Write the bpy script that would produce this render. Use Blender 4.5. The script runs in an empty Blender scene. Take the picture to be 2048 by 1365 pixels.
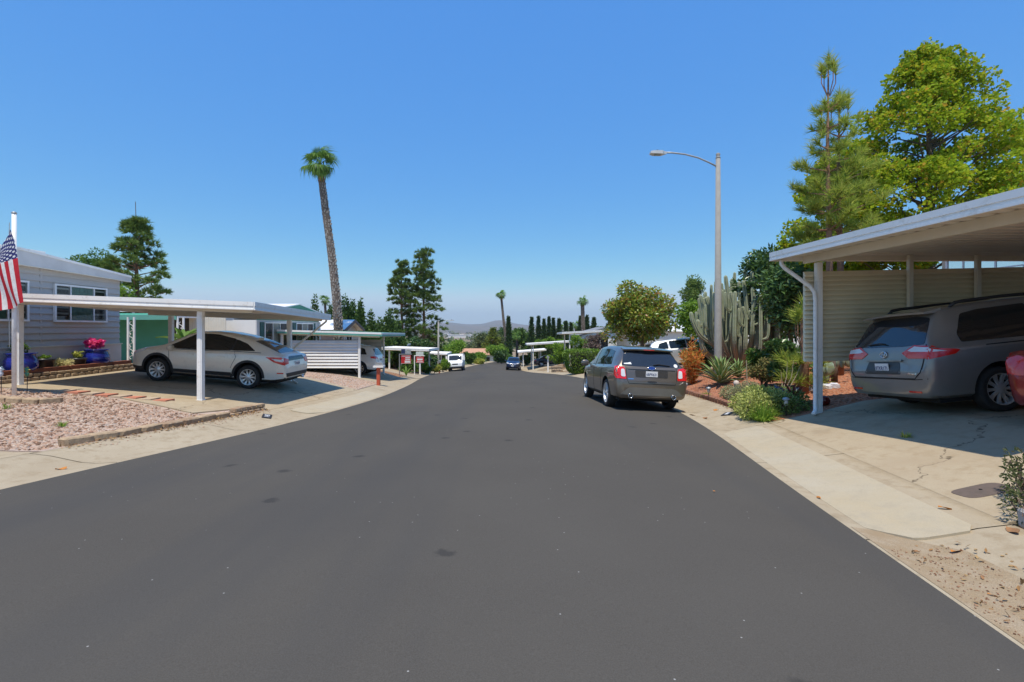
import bpy, bmesh, math, random
import numpy as np
from mathutils import Vector, Matrix
from mathutils.bvhtree import BVHTree

scene = bpy.context.scene
C = scene.collection

# ------------------------------------------------------------------ camera
CAM_Z = 1.65
cam_data = bpy.data.cameras.new('camera')
cam = bpy.data.objects.new('camera', cam_data)
C.objects.link(cam)
cam.location = (0, 0, CAM_Z)
cam.rotation_euler = (math.radians(90), 0, 0)
cam_data.sensor_width = 36.0
cam_data.lens = 36.0 * 1000.0 / 2048.0
cam_data.shift_y = -25.5 / 2048.0
cam_data.clip_start = 0.05
cam_data.clip_end = 40000
scene.camera = cam

# ------------------------------------------------------------------ world, sun, exposure
SUN_DIR = Vector((-0.07, -0.34, 1.0)).normalized()      # towards the sun
world = bpy.data.worlds.new('World')
scene.world = world
world.use_nodes = True
wn, wl = world.node_tree.nodes, world.node_tree.links
wn.clear()
w_out = wn.new('ShaderNodeOutputWorld')
w_bg = wn.new('ShaderNodeBackground')
w_sky = wn.new('ShaderNodeTexSky')
w_sky.sky_type = 'NISHITA'
w_sky.sun_disc = False
w_sky.sun_elevation = math.asin(SUN_DIR.z)
w_sky.sun_rotation = math.atan2(SUN_DIR.x, SUN_DIR.y)
w_sky.altitude = 150
w_sky.air_density = 1.0
w_sky.dust_density = 0.3
w_sky.ozone_density = 1.6
w_bg.inputs['Strength'].default_value = 0.15
# the photograph's deep, clear blue: one even grade of the whole sky (more saturated, flatter in brightness)
w_sep = wn.new('ShaderNodeSeparateColor'); wl.new(w_sky.outputs[0], w_sep.inputs[0])
w_cmb = wn.new('ShaderNodeCombineColor')
w_lum = wn.new('ShaderNodeMath'); w_lum.operation = 'POWER'; w_lum.inputs[1].default_value = .2; wl.new(w_sep.outputs[2], w_lum.inputs[0])
w_l2 = wn.new('ShaderNodeMath'); w_l2.operation = 'MULTIPLY'; w_l2.inputs[1].default_value = 3.1; wl.new(w_lum.outputs[0], w_l2.inputs[0])
for ch, pw, mx in ((0, 2.05, .64), (1, 1.62, .84)):
    dv = wn.new('ShaderNodeMath'); dv.operation = 'DIVIDE'; wl.new(w_sep.outputs[ch], dv.inputs[0]); wl.new(w_sep.outputs[2], dv.inputs[1])
    po = wn.new('ShaderNodeMath'); po.operation = 'POWER'; po.inputs[1].default_value = pw; wl.new(dv.outputs[0], po.inputs[0])
    mn = wn.new('ShaderNodeMath'); mn.operation = 'SMOOTH_MIN'; mn.inputs[1].default_value = mx; mn.inputs[2].default_value = .25; wl.new(po.outputs[0], mn.inputs[0])
    mu = wn.new('ShaderNodeMath'); mu.operation = 'MULTIPLY'; wl.new(mn.outputs[0], mu.inputs[0]); wl.new(w_l2.outputs[0], mu.inputs[1])
    wl.new(mu.outputs[0], w_cmb.inputs[ch])
wl.new(w_l2.outputs[0], w_cmb.inputs[2])
wl.new(w_cmb.outputs[0], w_bg.inputs['Color'])
wl.new(w_bg.outputs[0], w_out.inputs['Surface'])

sun_data = bpy.data.lights.new('sun', 'SUN')
sun_data.energy = 3.6
sun_data.angle = math.radians(0.53)
sun_data.color = (1.0, 0.93, 0.81)
sun = bpy.data.objects.new('sun', sun_data)
C.objects.link(sun)
sun.location = (0, 0, 60)
sun.rotation_euler = (-SUN_DIR).to_track_quat('-Z', 'Y').to_euler()

scene.view_settings.view_transform = 'Standard'
scene.view_settings.look = 'None'
scene.view_settings.exposure = 0.42
scene.view_settings.gamma = 1.0
scene.view_settings.use_curve_mapping = False
scene.render.engine = 'CYCLES'
scene.cycles.max_bounces = 8
scene.cycles.transparent_max_bounces = 12
scene.cycles.volume_bounces = 0
scene.cycles.caustics_reflective = False
scene.cycles.caustics_refractive = False

rng = np.random.default_rng(7)
random.seed(7)

# ------------------------------------------------------------------ mesh helpers
def new_mesh(name, V, F, mats, fm=None, smooth=False):
    """V: (n,3) array, F: list of index tuples or (m,k) int array."""
    me = bpy.data.meshes.new(name)
    V = np.asarray(V, dtype=np.float32)
    if isinstance(F, np.ndarray):
        m, k = F.shape
        loops = F.astype(np.int32).ravel()
        tot = np.full(m, k, dtype=np.int32)
    else:
        m = len(F)
        tot = np.array([len(f) for f in F], dtype=np.int32)
        loops = np.fromiter((i for f in F for i in f), dtype=np.int32)
    start = np.concatenate(([0], np.cumsum(tot)[:-1])).astype(np.int32) if m else np.zeros(0, np.int32)
    me.vertices.add(len(V)); me.vertices.foreach_set('co', V.ravel())
    me.loops.add(len(loops)); me.loops.foreach_set('vertex_index', loops)
    me.polygons.add(m)
    me.polygons.foreach_set('loop_start', start)
    me.polygons.foreach_set('loop_total', tot)
    for mt in (mats if isinstance(mats, (list, tuple)) else [mats]):
        me.materials.append(mt)
    if fm is not None:
        me.polygons.foreach_set('material_index', np.asarray(fm, dtype=np.int32))
    me.polygons.foreach_set('use_smooth', np.full(m, bool(smooth)))
    me.update(calc_edges=True)
    me.validate()
    return me

def link(name, me, parent=None, world_space=True):
    o = bpy.data.objects.new(name, me)
    C.objects.link(o)
    if parent is not None:
        o.parent = parent
        if world_space and parent.parent is None:
            o.matrix_parent_inverse = parent.matrix_basis.inverted()
    return o

def tag(o, label=None, cat=None, group=None, kind=None):
    if label: o['label'] = label
    if cat: o['category'] = cat
    if group: o['group'] = group
    if kind: o['kind'] = kind
    return o

def thing(name, label, cat, loc=(0, 0, 0), rotz=0.0, group=None, rot=None):
    o = bpy.data.objects.new(name, None)
    C.objects.link(o)
    o.empty_display_size = 0.2
    o.location = loc
    o.rotation_euler = rot if rot else (0, 0, rotz)
    M = Matrix.Translation(Vector(loc)) @ o.rotation_euler.to_matrix().to_4x4()
    o.matrix_basis = M
    return tag(o, label, cat, group)

def copy_tree(o, parent=None):
    c = o.copy(); C.objects.link(c)
    if parent is not None:
        c.parent = parent
    for ch in list(o.children):
        copy_tree(ch, c)
    return c

class MB:
    """collects shapes, builds ONE mesh object"""
    def __init__(s):
        s.v = []; s.f = []; s.m = []
    def add(s, V, F, mi=0):
        b = len(s.v)
        s.v.extend([tuple(p) for p in V])
        for f in F:
            s.f.append(tuple(i + b for i in f)); s.m.append(mi)
        return s
    def box(s, a, b, mi=0, M=None):
        x0, y0, z0 = a; x1, y1, z1 = b
        V = [(x0,y0,z0),(x1,y0,z0),(x1,y1,z0),(x0,y1,z0),(x0,y0,z1),(x1,y0,z1),(x1,y1,z1),(x0,y1,z1)]
        if M is not None: V = [tuple(M @ Vector(p)) for p in V]
        return s.add(V, [(0,3,2,1),(4,5,6,7),(0,1,5,4),(1,2,6,5),(2,3,7,6),(3,0,4,7)], mi)
    def hexa(s, V, mi=0):
        return s.add(V, [(0,3,2,1),(4,5,6,7),(0,1,5,4),(1,2,6,5),(2,3,7,6),(3,0,4,7)], mi)
    def bar(s, p, q, w, h=None, mi=0, up=(0,0,1)):
        p = Vector(p); q = Vector(q); d = (q - p)
        L = d.length; d.normalize(); u = Vector(up)
        if abs(d.dot(u)) > .98: u = Vector((0,1,0))
        x = d.cross(u).normalized(); z = x.cross(d)
        h = w if h is None else h
        V = []
        for t in (p, q):
            for a, b in ((-1,-1),(1,-1),(1,1),(-1,1)):
                V.append(t + x*(a*w/2) + z*(b*h/2))
        return s.add(V, [(3,2,1,0),(4,5,6,7),(0,1,5,4),(1,2,6,5),(2,3,7,6),(3,0,4,7)], mi)
    def tube(s, pts, r, n=8, mi=0, cap=True):
        pts = [Vector(p) for p in pts]
        rs = r if isinstance(r, (list, tuple, np.ndarray)) else [r]*len(pts)
        V = []; F = []
        prev = None
        for i, p in enumerate(pts):
            d = (pts[min(i+1, len(pts)-1)] - pts[max(i-1, 0)])
            if d.length < 1e-9: d = Vector((0,0,1))
            d.normalize()
            if prev is None:
                a = Vector((1,0,0)) if abs(d.x) < .9 else Vector((0,1,0))
                x = d.cross(a).normalized()
            else:
                x = (prev - d*prev.dot(d)).normalized()
            prev = x; y = d.cross(x)
            for k in range(n):
                t = 2*math.pi*k/n
                V.append(p + (x*math.cos(t) + y*math.sin(t))*rs[i])
        for i in range(len(pts)-1):
            for k in range(n):
                a = i*n+k; b = i*n+(k+1) % n
                F.append((a, b, b+n, a+n))
        if cap:
            F.append(tuple(range(n-1, -1, -1))); F.append(tuple((len(pts)-1)*n+k for k in range(n)))
        return s.add(V, F, mi)
    def lathe(s, prof, n=16, M=None, mi=0, cap=True):
        """prof: [(r,z)...] about Z"""
        V = []; F = []
        for r_, z in prof:
            for k in range(n):
                t = 2*math.pi*k/n
                p = Vector((r_*math.cos(t), r_*math.sin(t), z))
                V.append(M @ p if M is not None else p)
        for i in range(len(prof)-1):
            for k in range(n):
                a = i*n+k; b = i*n+(k+1) % n
                F.append((a, b, b+n, a+n))
        if cap:
            F.append(tuple(range(n-1, -1, -1))); F.append(tuple((len(prof)-1)*n+k for k in range(n)))
        return s.add(V, F, mi)
    def prism(s, poly, z0, z1, mi=0, M=None):
        n = len(poly)
        V = [Vector((x, y, z0)) for x, y in poly] + [Vector((x, y, z1)) for x, y in poly]
        if M is not None: V = [M @ p for p in V]
        F = [tuple(range(n-1, -1, -1)), tuple(range(n, 2*n))]
        F += [(i, (i+1) % n, n+(i+1) % n, n+i) for i in range(n)]
        return s.add(V, F, mi)
    def build(s, name, mats, parent=None, smooth=False, world_space=True, angle=None):
        me = new_mesh(name, np.array([tuple(p) for p in s.v]) if s.v else np.zeros((0,3)), s.f, mats, s.m, smooth or angle is not None)
        if angle is not None:
            me.set_sharp_from_angle(angle=math.radians(angle))
        return link(name, me, parent, world_space)
    def mesh(s, name, mats, smooth=False):
        return new_mesh(name, np.array([tuple(p) for p in s.v]), s.f, mats, s.m, smooth)

def px(x, y, d):
    """point seen at photo pixel (x,y) at depth d"""
    return Vector(((x-1024)/1000*d, d, CAM_Z-(y-657)/1000*d))

# ------------------------------------------------------------------ materials
_mats = {}
def nt(name):
    m = bpy.data.materials.new(name); m.use_nodes = True
    n, l = m.node_tree.nodes, m.node_tree.links
    return m, n, l, n['Principled BSDF']

def noise(n, l, scale, detail=4, rough=.6, coord='Object', vec=None):
    t = n.new('ShaderNodeTexNoise'); t.inputs['Scale'].default_value = scale
    t.inputs['Detail'].default_value = detail; t.inputs['Roughness'].default_value = rough
    if vec is None:
        c = n.new('ShaderNodeTexCoord'); vec = c.outputs[coord]
    l.new(vec, t.inputs['Vector'])
    return t

def mixc(n, l, fac, a, b, mode='MIX'):
    m = n.new('ShaderNodeMix'); m.data_type = 'RGBA'; m.blend_type = mode
    for s, v in ((0, fac), (6, a), (7, b)):
        if hasattr(v, 'links'): l.new(v, m.inputs[s])
        elif s == 0: m.inputs[0].default_value = v
        else: m.inputs[s].default_value = (*v, 1)
    return m.outputs[2]

def ramp(n, l, src, lo, hi, a=(0,0,0), b=(1,1,1)):
    r = n.new('ShaderNodeValToRGB'); r.color_ramp.elements[0].position = lo; r.color_ramp.elements[1].position = hi
    r.color_ramp.elements[0].color = (*a, 1); r.color_ramp.elements[1].color = (*b, 1)
    l.new(src, r.inputs[0])
    return r.outputs[0]

def mat(name, col, rough=.6, metal=0., col2=None, vs=2.0, lo=.4, hi=.65, bump=0., bs=60., coat=0., spec=.5, island=0., dirt=None, grain=0.):
    """plain procedural material: colour mottled towards col2 by noise, per-island value jitter, fine bump"""
    if name in _mats: return _mats[name]
    m, n, l, p = nt(name)
    p.inputs['Roughness'].default_value = rough
    p.inputs['Metallic'].default_value = metal
    p.inputs['Specular IOR Level'].default_value = spec
    if coat: p.inputs['Coat Weight'].default_value = coat; p.inputs['Coat Roughness'].default_value = .04
    c = None
    if col2 is None: col2 = tuple(x*.86 for x in col)
    nz = noise(n, l, vs)
    c = mixc(n, l, ramp(n, l, nz.outputs[0], lo, hi), col, col2)
    if grain:
        g = noise(n, l, 180, 2)
        c = mixc(n, l, ramp(n, l, g.outputs[0], .35, .7), c, tuple(x*(1-grain) for x in col))
    if dirt:
        d = noise(n, l, 6, 6, .7)
        c = mixc(n, l, ramp(n, l, d.outputs[0], .55, .72), c, dirt)
    if island:
        g = n.new('ShaderNodeNewGeometry'); h = n.new('ShaderNodeHueSaturation')
        mr = n.new('ShaderNodeMapRange'); mr.inputs[3].default_value = 1-island; mr.inputs[4].default_value = 1+island
        l.new(g.outputs['Random Per Island'], mr.inputs[0]); l.new(mr.outputs[0], h.inputs['Value'])
        l.new(c, h.inputs['Color']); c = h.outputs[0]
    l.new(c, p.inputs['Base Color'])
    if bump:
        b = n.new('ShaderNodeBump'); b.inputs['Strength'].default_value = bump; b.inputs['Distance'].default_value = .02
        nb = noise(n, l, bs, 3); l.new(nb.outputs[0], b.inputs['Height']); l.new(b.outputs[0], p.inputs['Normal'])
    _mats[name] = m
    return m

def leafmat(name, cols, rough=.5, transl=.3, spec=.12, gain=1.75):
    """foliage: colour picked per leaf from a ramp, some light passes through"""
    if name in _mats: return _mats[name]
    m, n, l, p = nt(name)
    g = n.new('ShaderNodeNewGeometry'); r = n.new('ShaderNodeValToRGB')
    r.color_ramp.interpolation = 'LINEAR'
    els = r.color_ramp.elements
    while len(els) < len(cols): els.new(.5)
    for i, c in enumerate(cols):
        els[i].position = i/(len(cols)-1); els[i].color = (*[min(.9, q*gain) for q in c], 1)
    l.new(g.outputs['Random Per Island'], r.inputs[0])
    l.new(r.outputs[0], p.inputs['Base Color'])
    p.inputs['Roughness'].default_value = rough
    p.inputs['Specular IOR Level'].default_value = spec
    t = n.new('ShaderNodeBsdfTranslucent'); l.new(r.outputs[0], t.inputs[0])
    mx = n.new('ShaderNodeMixShader'); mx.inputs[0].default_value = transl
    l.new(p.outputs[0], mx.inputs[1]); l.new(t.outputs[0], mx.inputs[2])
    l.new(mx.outputs[0], n['Material Output'].inputs['Surface'])
    _mats[name] = m
    return m

def glassmat(name, tint=(.75,.85,.85), refl=.12):
    """window pane: mostly see-through, reflecting more at grazing angles"""
    if name in _mats: return _mats[name]
    m, n, l, p = nt(name)
    tr = n.new('ShaderNodeBsdfTransparent'); tr.inputs[0].default_value = (*tint, 1)
    gl = n.new('ShaderNodeBsdfGlossy'); gl.inputs['Roughness'].default_value = .02
    fr = n.new('ShaderNodeFresnel'); fr.inputs[0].default_value = 1.5
    ad = n.new('ShaderNodeMath'); ad.operation = 'ADD'; ad.inputs[1].default_value = refl; l.new(fr.outputs[0], ad.inputs[0])
    mx = n.new('ShaderNodeMixShader'); l.new(ad.outputs[0], mx.inputs[0])
    l.new(tr.outputs[0], mx.inputs[1]); l.new(gl.outputs[0], mx.inputs[2])
    l.new(mx.outputs[0], n['Material Output'].inputs['Surface'])
    _mats[name] = m
    return m

def asphalt_mat():
    m, n, l, p = nt('asphalt')
    c = n.new('ShaderNodeTexCoord'); v = c.outputs['Object']
    fine = noise(n, l, 130, 4, .75, vec=v)
    big = noise(n, l, .35, 5, .6, vec=v)
    base = mixc(n, l, ramp(n, l, big.outputs[0], .32, .70), (.060,.054,.046), (.079,.072,.061))
    base = mixc(n, l, ramp(n, l, fine.outputs[0], .30, .75), base, (.108,.099,.086))
    # rolled lanes run along the street: faint long streaks
    mp = n.new('ShaderNodeMapping'); mp.inputs['Scale'].default_value = (.5, .05, 1); l.new(v, mp.inputs[0])
    st = noise(n, l, 1.0, 4, .6, vec=mp.outputs[0])
    base = mixc(n, l, ramp(n, l, st.outputs[0], .5, .85), base, (.063,.062,.061))
    # oil spots
    mp2 = n.new('ShaderNodeMapping'); mp2.inputs['Rotation'].default_value = (0,0,.6); l.new(v, mp2.inputs[0])
    wob = noise(n, l, 9, 3, .6, vec=v)
    ad = n.new('ShaderNodeVectorMath'); ad.operation = 'MULTIPLY_ADD'
    l.new(wob.outputs[1], ad.inputs[0]); ad.inputs[1].default_value = (.16,.16,0); l.new(mp2.outputs[0], ad.inputs[2])
    vo = n.new('ShaderNodeTexVoronoi'); vo.voronoi_dimensions = '2D'; vo.inputs['Scale'].default_value = .9; l.new(ad.outputs[0], vo.inputs['Vector'])
    spot = ramp(n, l, vo.outputs['Distance'], .045, .085, (1,1,1), (0,0,0))
    rare = n.new('ShaderNodeSeparateColor'); l.new(vo.outputs['Color'], rare.inputs[0])
    gate = ramp(n, l, rare.outputs[0], .70, .74)
    mu = n.new('ShaderNodeMath'); mu.operation = 'MULTIPLY'; l.new(spot, mu.inputs[0]); l.new(gate, mu.inputs[1])
    mu2 = n.new('ShaderNodeMath'); mu2.operation = 'MULTIPLY'; l.new(mu.outputs[0], mu2.inputs[0]); mu2.inputs[1].default_value = .6
    base = mixc(n, l, mu2.outputs[0], base, (.035,.034,.034))
    # pale chips of stone
    vo2 = n.new('ShaderNodeTexVoronoi'); vo2.voronoi_dimensions = '2D'; vo2.inputs['Scale'].default_value = 5.5; l.new(v, vo2.inputs['Vector'])
    chip = ramp(n, l, vo2.outputs['Distance'], .02, .035, (1,1,1), (0,0,0))
    s2 = n.new('ShaderNodeSeparateColor'); l.new(vo2.outputs['Color'], s2.inputs[0])
    g2 = ramp(n, l, s2.outputs[1], .9, .92)
    m3 = n.new('ShaderNodeMath'); m3.operation = 'MULTIPLY'; l.new(chip, m3.inputs[0]); l.new(g2, m3.inputs[1])
    base = mixc(n, l, m3.outputs[0], base, (.34,.33,.31))
    l.new(base, p.inputs['Base Color'])
    p.inputs['Roughness'].default_value = .92; p.inputs['Specular IOR Level'].default_value = .08
    b = n.new('ShaderNodeBump'); b.inputs['Strength'].default_value = .45; b.inputs['Distance'].default_value = .006
    l.new(fine.outputs[0], b.inputs['Height']); l.new(b.outputs[0], p.inputs['Normal'])
    return m

def concrete_mat(name, col, stain, dark, crack=True):
    m, n, l, p = nt(name)
    c = n.new('ShaderNodeTexCoord'); v = c.outputs['Object']
    big = noise(n, l, .9, 6, .65, vec=v); med = noise(n, l, 5, 5, .7, vec=v); fine = noise(n, l, 150, 2, .6, vec=v)
    b = mixc(n, l, ramp(n, l, big.outputs[0], .38, .66), col, stain)
    b = mixc(n, l, ramp(n, l, med.outputs[0], .50, .72), b, dark)
    sp = noise(n, l, .5, 7, .75, vec=v)
    b = mixc(n, l, ramp(n, l, sp.outputs[0], .54, .74), b, tuple(x*.72 for x in dark))
    b = mixc(n, l, ramp(n, l, fine.outputs[0], .45, .8), b, tuple(x*.72 for x in col))
    if crack:
        wob = noise(n, l, 1.3, 4, .65, vec=v)
        ad = n.new('ShaderNodeVectorMath'); ad.operation = 'MULTIPLY_ADD'
        l.new(wob.outputs[1], ad.inputs[0]); ad.inputs[1].default_value = (1.2,1.2,0); l.new(v, ad.inputs[2])
        vo = n.new('ShaderNodeTexVoronoi'); vo.feature = 'DISTANCE_TO_EDGE'; vo.inputs['Scale'].default_value = .23
        l.new(ad.outputs[0], vo.inputs['Vector'])
        cr = ramp(n, l, vo.outputs['Distance'], .0015, .0035, (1,1,1), (0,0,0))
        b = mixc(n, l, cr, b, tuple(x*.35 for x in dark))
    l.new(b, p.inputs['Base Color'])
    p.inputs['Roughness'].default_value = .9; p.inputs['Specular IOR Level'].default_value = .25
    bp = n.new('ShaderNodeBump'); bp.inputs['Strength'].default_value = .3; bp.inputs['Distance'].default_value = .006
    l.new(fine.outputs[0], bp.inputs['Height']); l.new(bp.outputs[0], p.inputs['Normal'])
    _mats[name] = m
    return m

M_asphalt = asphalt_mat()
M_conc = concrete_mat('concrete', (.43,.35,.235), (.39,.305,.20), (.34,.255,.155))
M_gutter = concrete_mat('gutter_concrete', (.43,.355,.245), (.37,.295,.195), (.30,.225,.135), crack=False)
M_apron = concrete_mat('apron_concrete', (.45,.39,.285), (.44,.36,.235), (.39,.33,.235), crack=False)
M_dirt = mat('dirt', (.33,.22,.13), .95, col2=(.24,.155,.09), vs=3, bump=.6, bs=30)
M_white = mat('white_metal_paint', (.86,.84,.80), .45, dirt=(.66,.62,.55), col2=(.80,.78,.73), vs=1.2, lo=.45, hi=.75)
M_whitewall = mat('white_wall_paint', (.78,.77,.73), .7, col2=(.72,.70,.66), vs=.8, bump=.1)
M_beam = mat('cream_metal_paint', (.74,.69,.58), .45, col2=(.69,.64,.53), vs=1.5)
M_black = mat('black_rubber', (.012,.012,.013), .75)
M_dark = mat('dark_trim', (.02,.02,.022), .5)
M_chrome = mat('bright_metal', (.75,.75,.76), .18, 1.0)
M_steel = mat('galvanised_steel', (.42,.42,.41), .5, .6, vs=4)

# ------------------------------------------------------------------ the lie of the land
def pchip(xs, ys):
    """smooth monotone-ish interpolation, linear beyond the ends"""
    xs = np.array(xs, float); ys = np.array(ys, float)
    h = np.diff(xs); d = np.diff(ys)/h
    m = np.zeros_like(xs)
    m[1:-1] = (d[:-1]*h[1:] + d[1:]*h[:-1])/(h[:-1]+h[1:])
    m[0] = d[0]; m[-1] = d[-1]
    def f(x):
        x = np.asarray(x, float)
        i = np.clip(np.searchsorted(xs, x)-1, 0, len(xs)-2)
        t = (x-xs[i])/h[i]
        r = ((2*t**3-3*t**2+1)*ys[i] + (t**3-2*t**2+t)*h[i]*m[i] + (-2*t**3+3*t**2)*ys[i+1] + (t**3-t**2)*h[i]*m[i+1])
        r = np.where(x < xs[0], ys[0]+m[0]*(x-xs[0]), r)
        r = np.where(x > xs[-1], ys[-1]+m[-1]*(x-xs[-1]), r)
        return r
    return f

XL = pchip([-16,0,5.8,11,14.3,18,22,35,50,60,75,95,130,200], [-9.9,-7.05,-5.98,-4.98,-4.68,-4.65,-4.9,-6.3,-7.6,-7.9,-6.9,-4.6,1,14])
XR = pchip([-16,0,2.8,5.17,11,13.3,20,29.8,42,55.7,65,75,95,130,200], [0.0,2.40,2.82,3.19,4.14,4.42,4.9,5.0,4.4,2.8,1.3,.3,2.2,9,24])
PZ = pchip([-16,0,13,20,30,45,60,75,90,120,200,400,800,1500,9000], [.64,0,-.54,-.9,-1.5,-2.5,-3.6,-4.2,-4.75,-6.0,-9,-14,-19,-24,-28])
QL = pchip([-16,0,5,10,13,20,23.5,26,33,36,45,60,75,100,200,9000], [.5,.15,-.02,-.18,-.25,-.3,-.55,-.85,-1.0,-1.35,-2.0,-3.2,-3.9,-5.0,-9,-30])
QR = pchip([-16,0,5,8,10,13,17,21,30,45,60,75,100,200,9000], [1.1,.6,.38,.26,.15,0.0,-.15,-.25,-.9,-1.9,-3.0,-3.8,-4.8,-9,-30])

def sstep(a, b, x):
    t = np.clip((x-a)/(b-a), 0, 1)
    return t*t*(3-2*t)

GT = np.array([0,.30,.50,.95,1.25]); GZ = np.array([0,-.012,0.0,.095,.13])
def side_z(side, y, t):
    y = np.asarray(y, float); t = np.asarray(t, float)
    P = PZ(y)
    gut = P + np.interp(t, GT, GZ)
    Q = (QL if side < 0 else QR)(y)
    tc = np.minimum(t, 9.0)
    lot = Q + (.085 if side < 0 else .10)*(tc-3)*np.clip(1.4-y/60, .25, 1)
    w = np.clip((t-1.25)/1.95, 0, 1); w = w*(1.35-.35*w)
    z = np.where(t <= 1.25, gut, (P+.13)*(1-w) + lot*w)
    far = sstep(25, 220, t)
    return z*(1-far) + (PZ(y)-3.0)*far
CROWN = .14
def H(x, y):
    x = np.asarray(x, float); y = np.asarray(y, float)
    l, r = XL(y), XR(y)
    u = (2*x-l-r)/(r-l)
    road = PZ(y) + CROWN*(1-u*u)
    z = np.where(x < l, side_z(-1, y, l-x), np.where(x > r, side_z(1, y, x-r), road))
    return z
def hz(x, y): return float(H(x, y))

def strip(name, ys, us, xf, zf, m, parent=None):
    ys = np.asarray(ys, float); us = np.asarray(us, float)
    Y, U = np.meshgrid(ys, us, indexing='ij')
    X = xf(Y, U); Z = zf(Y, U)
    V = np.stack([X, Y, Z], -1).reshape(-1, 3)
    nr, nc = Y.shape
    i = (np.arange(nr-1)[:, None]*nc + np.arange(nc-1)[None, :]).ravel()
    F = np.stack([i, i+1, i+nc+1, i+nc], -1)
    me = new_mesh(name, V, F, m, smooth=True)
    if me.polygons[0].normal.z < 0: me.flip_normals()
    return link(name, me, parent)

ROWS = np.concatenate([np.arange(-16, 30, .5), np.arange(30, 80, 1), np.arange(80, 131, 2.5)])
FROWS = np.concatenate([ROWS, [140,155,175,200,240,300,380,480,600,800,1100,1500,2200,3200,5000,9000]])
TS = np.array([1.25,1.5,1.8,2.2,2.7,3.2,4,5,6,7,8,9,10,12,15,20,30,45,70,110,170,260,400,700,1200,2200,4500,9000])

# one ground sheet: left lots | under the road | right lots
def build_ground():
    cols = []
    Y = FROWS
    for t in TS[::-1]: cols.append(np.stack([XL(Y)-t, Y, side_z(-1, Y, t)-.04], -1))
    for t in (.9, .45, 0): cols.append(np.stack([XL(Y)-t, Y, side_z(-1, Y, t)-.08], -1))
    for k in (.25, .5, .75): cols.append(np.stack([XL(Y)*(1-k)+XR(Y)*k, Y, PZ(Y)-.08], -1))
    for t in (0, .45, .9): cols.append(np.stack([XR(Y)+t, Y, side_z(1, Y, t)-.08], -1))
    for t in TS: cols.append(np.stack([XR(Y)+t, Y, side_z(1, Y, t)-.04], -1))
    V = np.stack(cols, 1); nr, nc = V.shape[:2]
    i = (np.arange(nr-1)[:, None]*nc + np.arange(nc-1)[None, :]).ravel()
    F = np.stack([i, i+1, i+nc+1, i+nc], -1)
    m, n, l, p = nt('ground_earth')
    c = n.new('ShaderNodeTexCoord'); v = c.outputs['Object']
    a = noise(n, l, 1.6, 6, .7, vec=v); b = noise(n, l, .02, 5, .6, vec=v); f = noise(n, l, 60, 3, .6, vec=v)
    col = mixc(n, l, ramp(n, l, a.outputs[0], .4, .65), (.36,.25,.15), (.27,.18,.11))
    col = mixc(n, l, ramp(n, l, b.outputs[0], .42, .6), col, (.24,.20,.115))
    col = mixc(n, l, ramp(n, l, f.outputs[0], .4, .75), col, (.20,.13,.08))
    l.new(col, p.inputs['Base Color']); p.inputs['Roughness'].default_value = .95
    bp = n.new('ShaderNodeBump'); bp.inputs['Strength'].default_value = .6; bp.inputs['Distance'].default_value = .03
    l.new(f.outputs[0], bp.inputs['Height']); l.new(bp.outputs[0], p.inputs['Normal'])
    o = link('ground', new_mesh('ground', V.reshape(-1, 3), F, m, smooth=True))
    tag(o, kind='structure')
build_ground()

tag(strip('road', ROWS, np.linspace(-1, 1, 13), lambda Y, U: (XL(Y)+XR(Y))/2 + U*(XR(Y)-XL(Y))/2,
          lambda Y, U: PZ(Y)+CROWN*(1-U*U), M_asphalt), kind='structure')
for side, nm, e in ((-1, 'gutter_left', XL), (1, 'gutter_right', XR)):
    us = [-.06,0,.15,.30,.40,.50,.65,.80,.95,1.10,1.25,1.27]
    xf = lambda Y, U: e(Y)+side*U
    zf = lambda Y, U: np.where(U < 0, PZ(Y)-.03, np.where(U > 1.26, side_z(side, Y, 1.25)-.08, side_z(side, Y, np.clip(U, 0, 1.25))+.004))
    o = tag(strip(nm, ROWS[ROWS >= 33.5], us, xf, zf, M_gutter), kind='structure')
    y0 = -16.0
    while y0 < 33.4:                       # near the camera: separate slabs with open joints
        y1 = 33.5 if y0 > 30.4 else y0+2.9
        strip('slab', np.linspace(y0+.008, y1-.008, 8), us, xf, zf, M_gutter, o)
        y0 = y1

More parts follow.
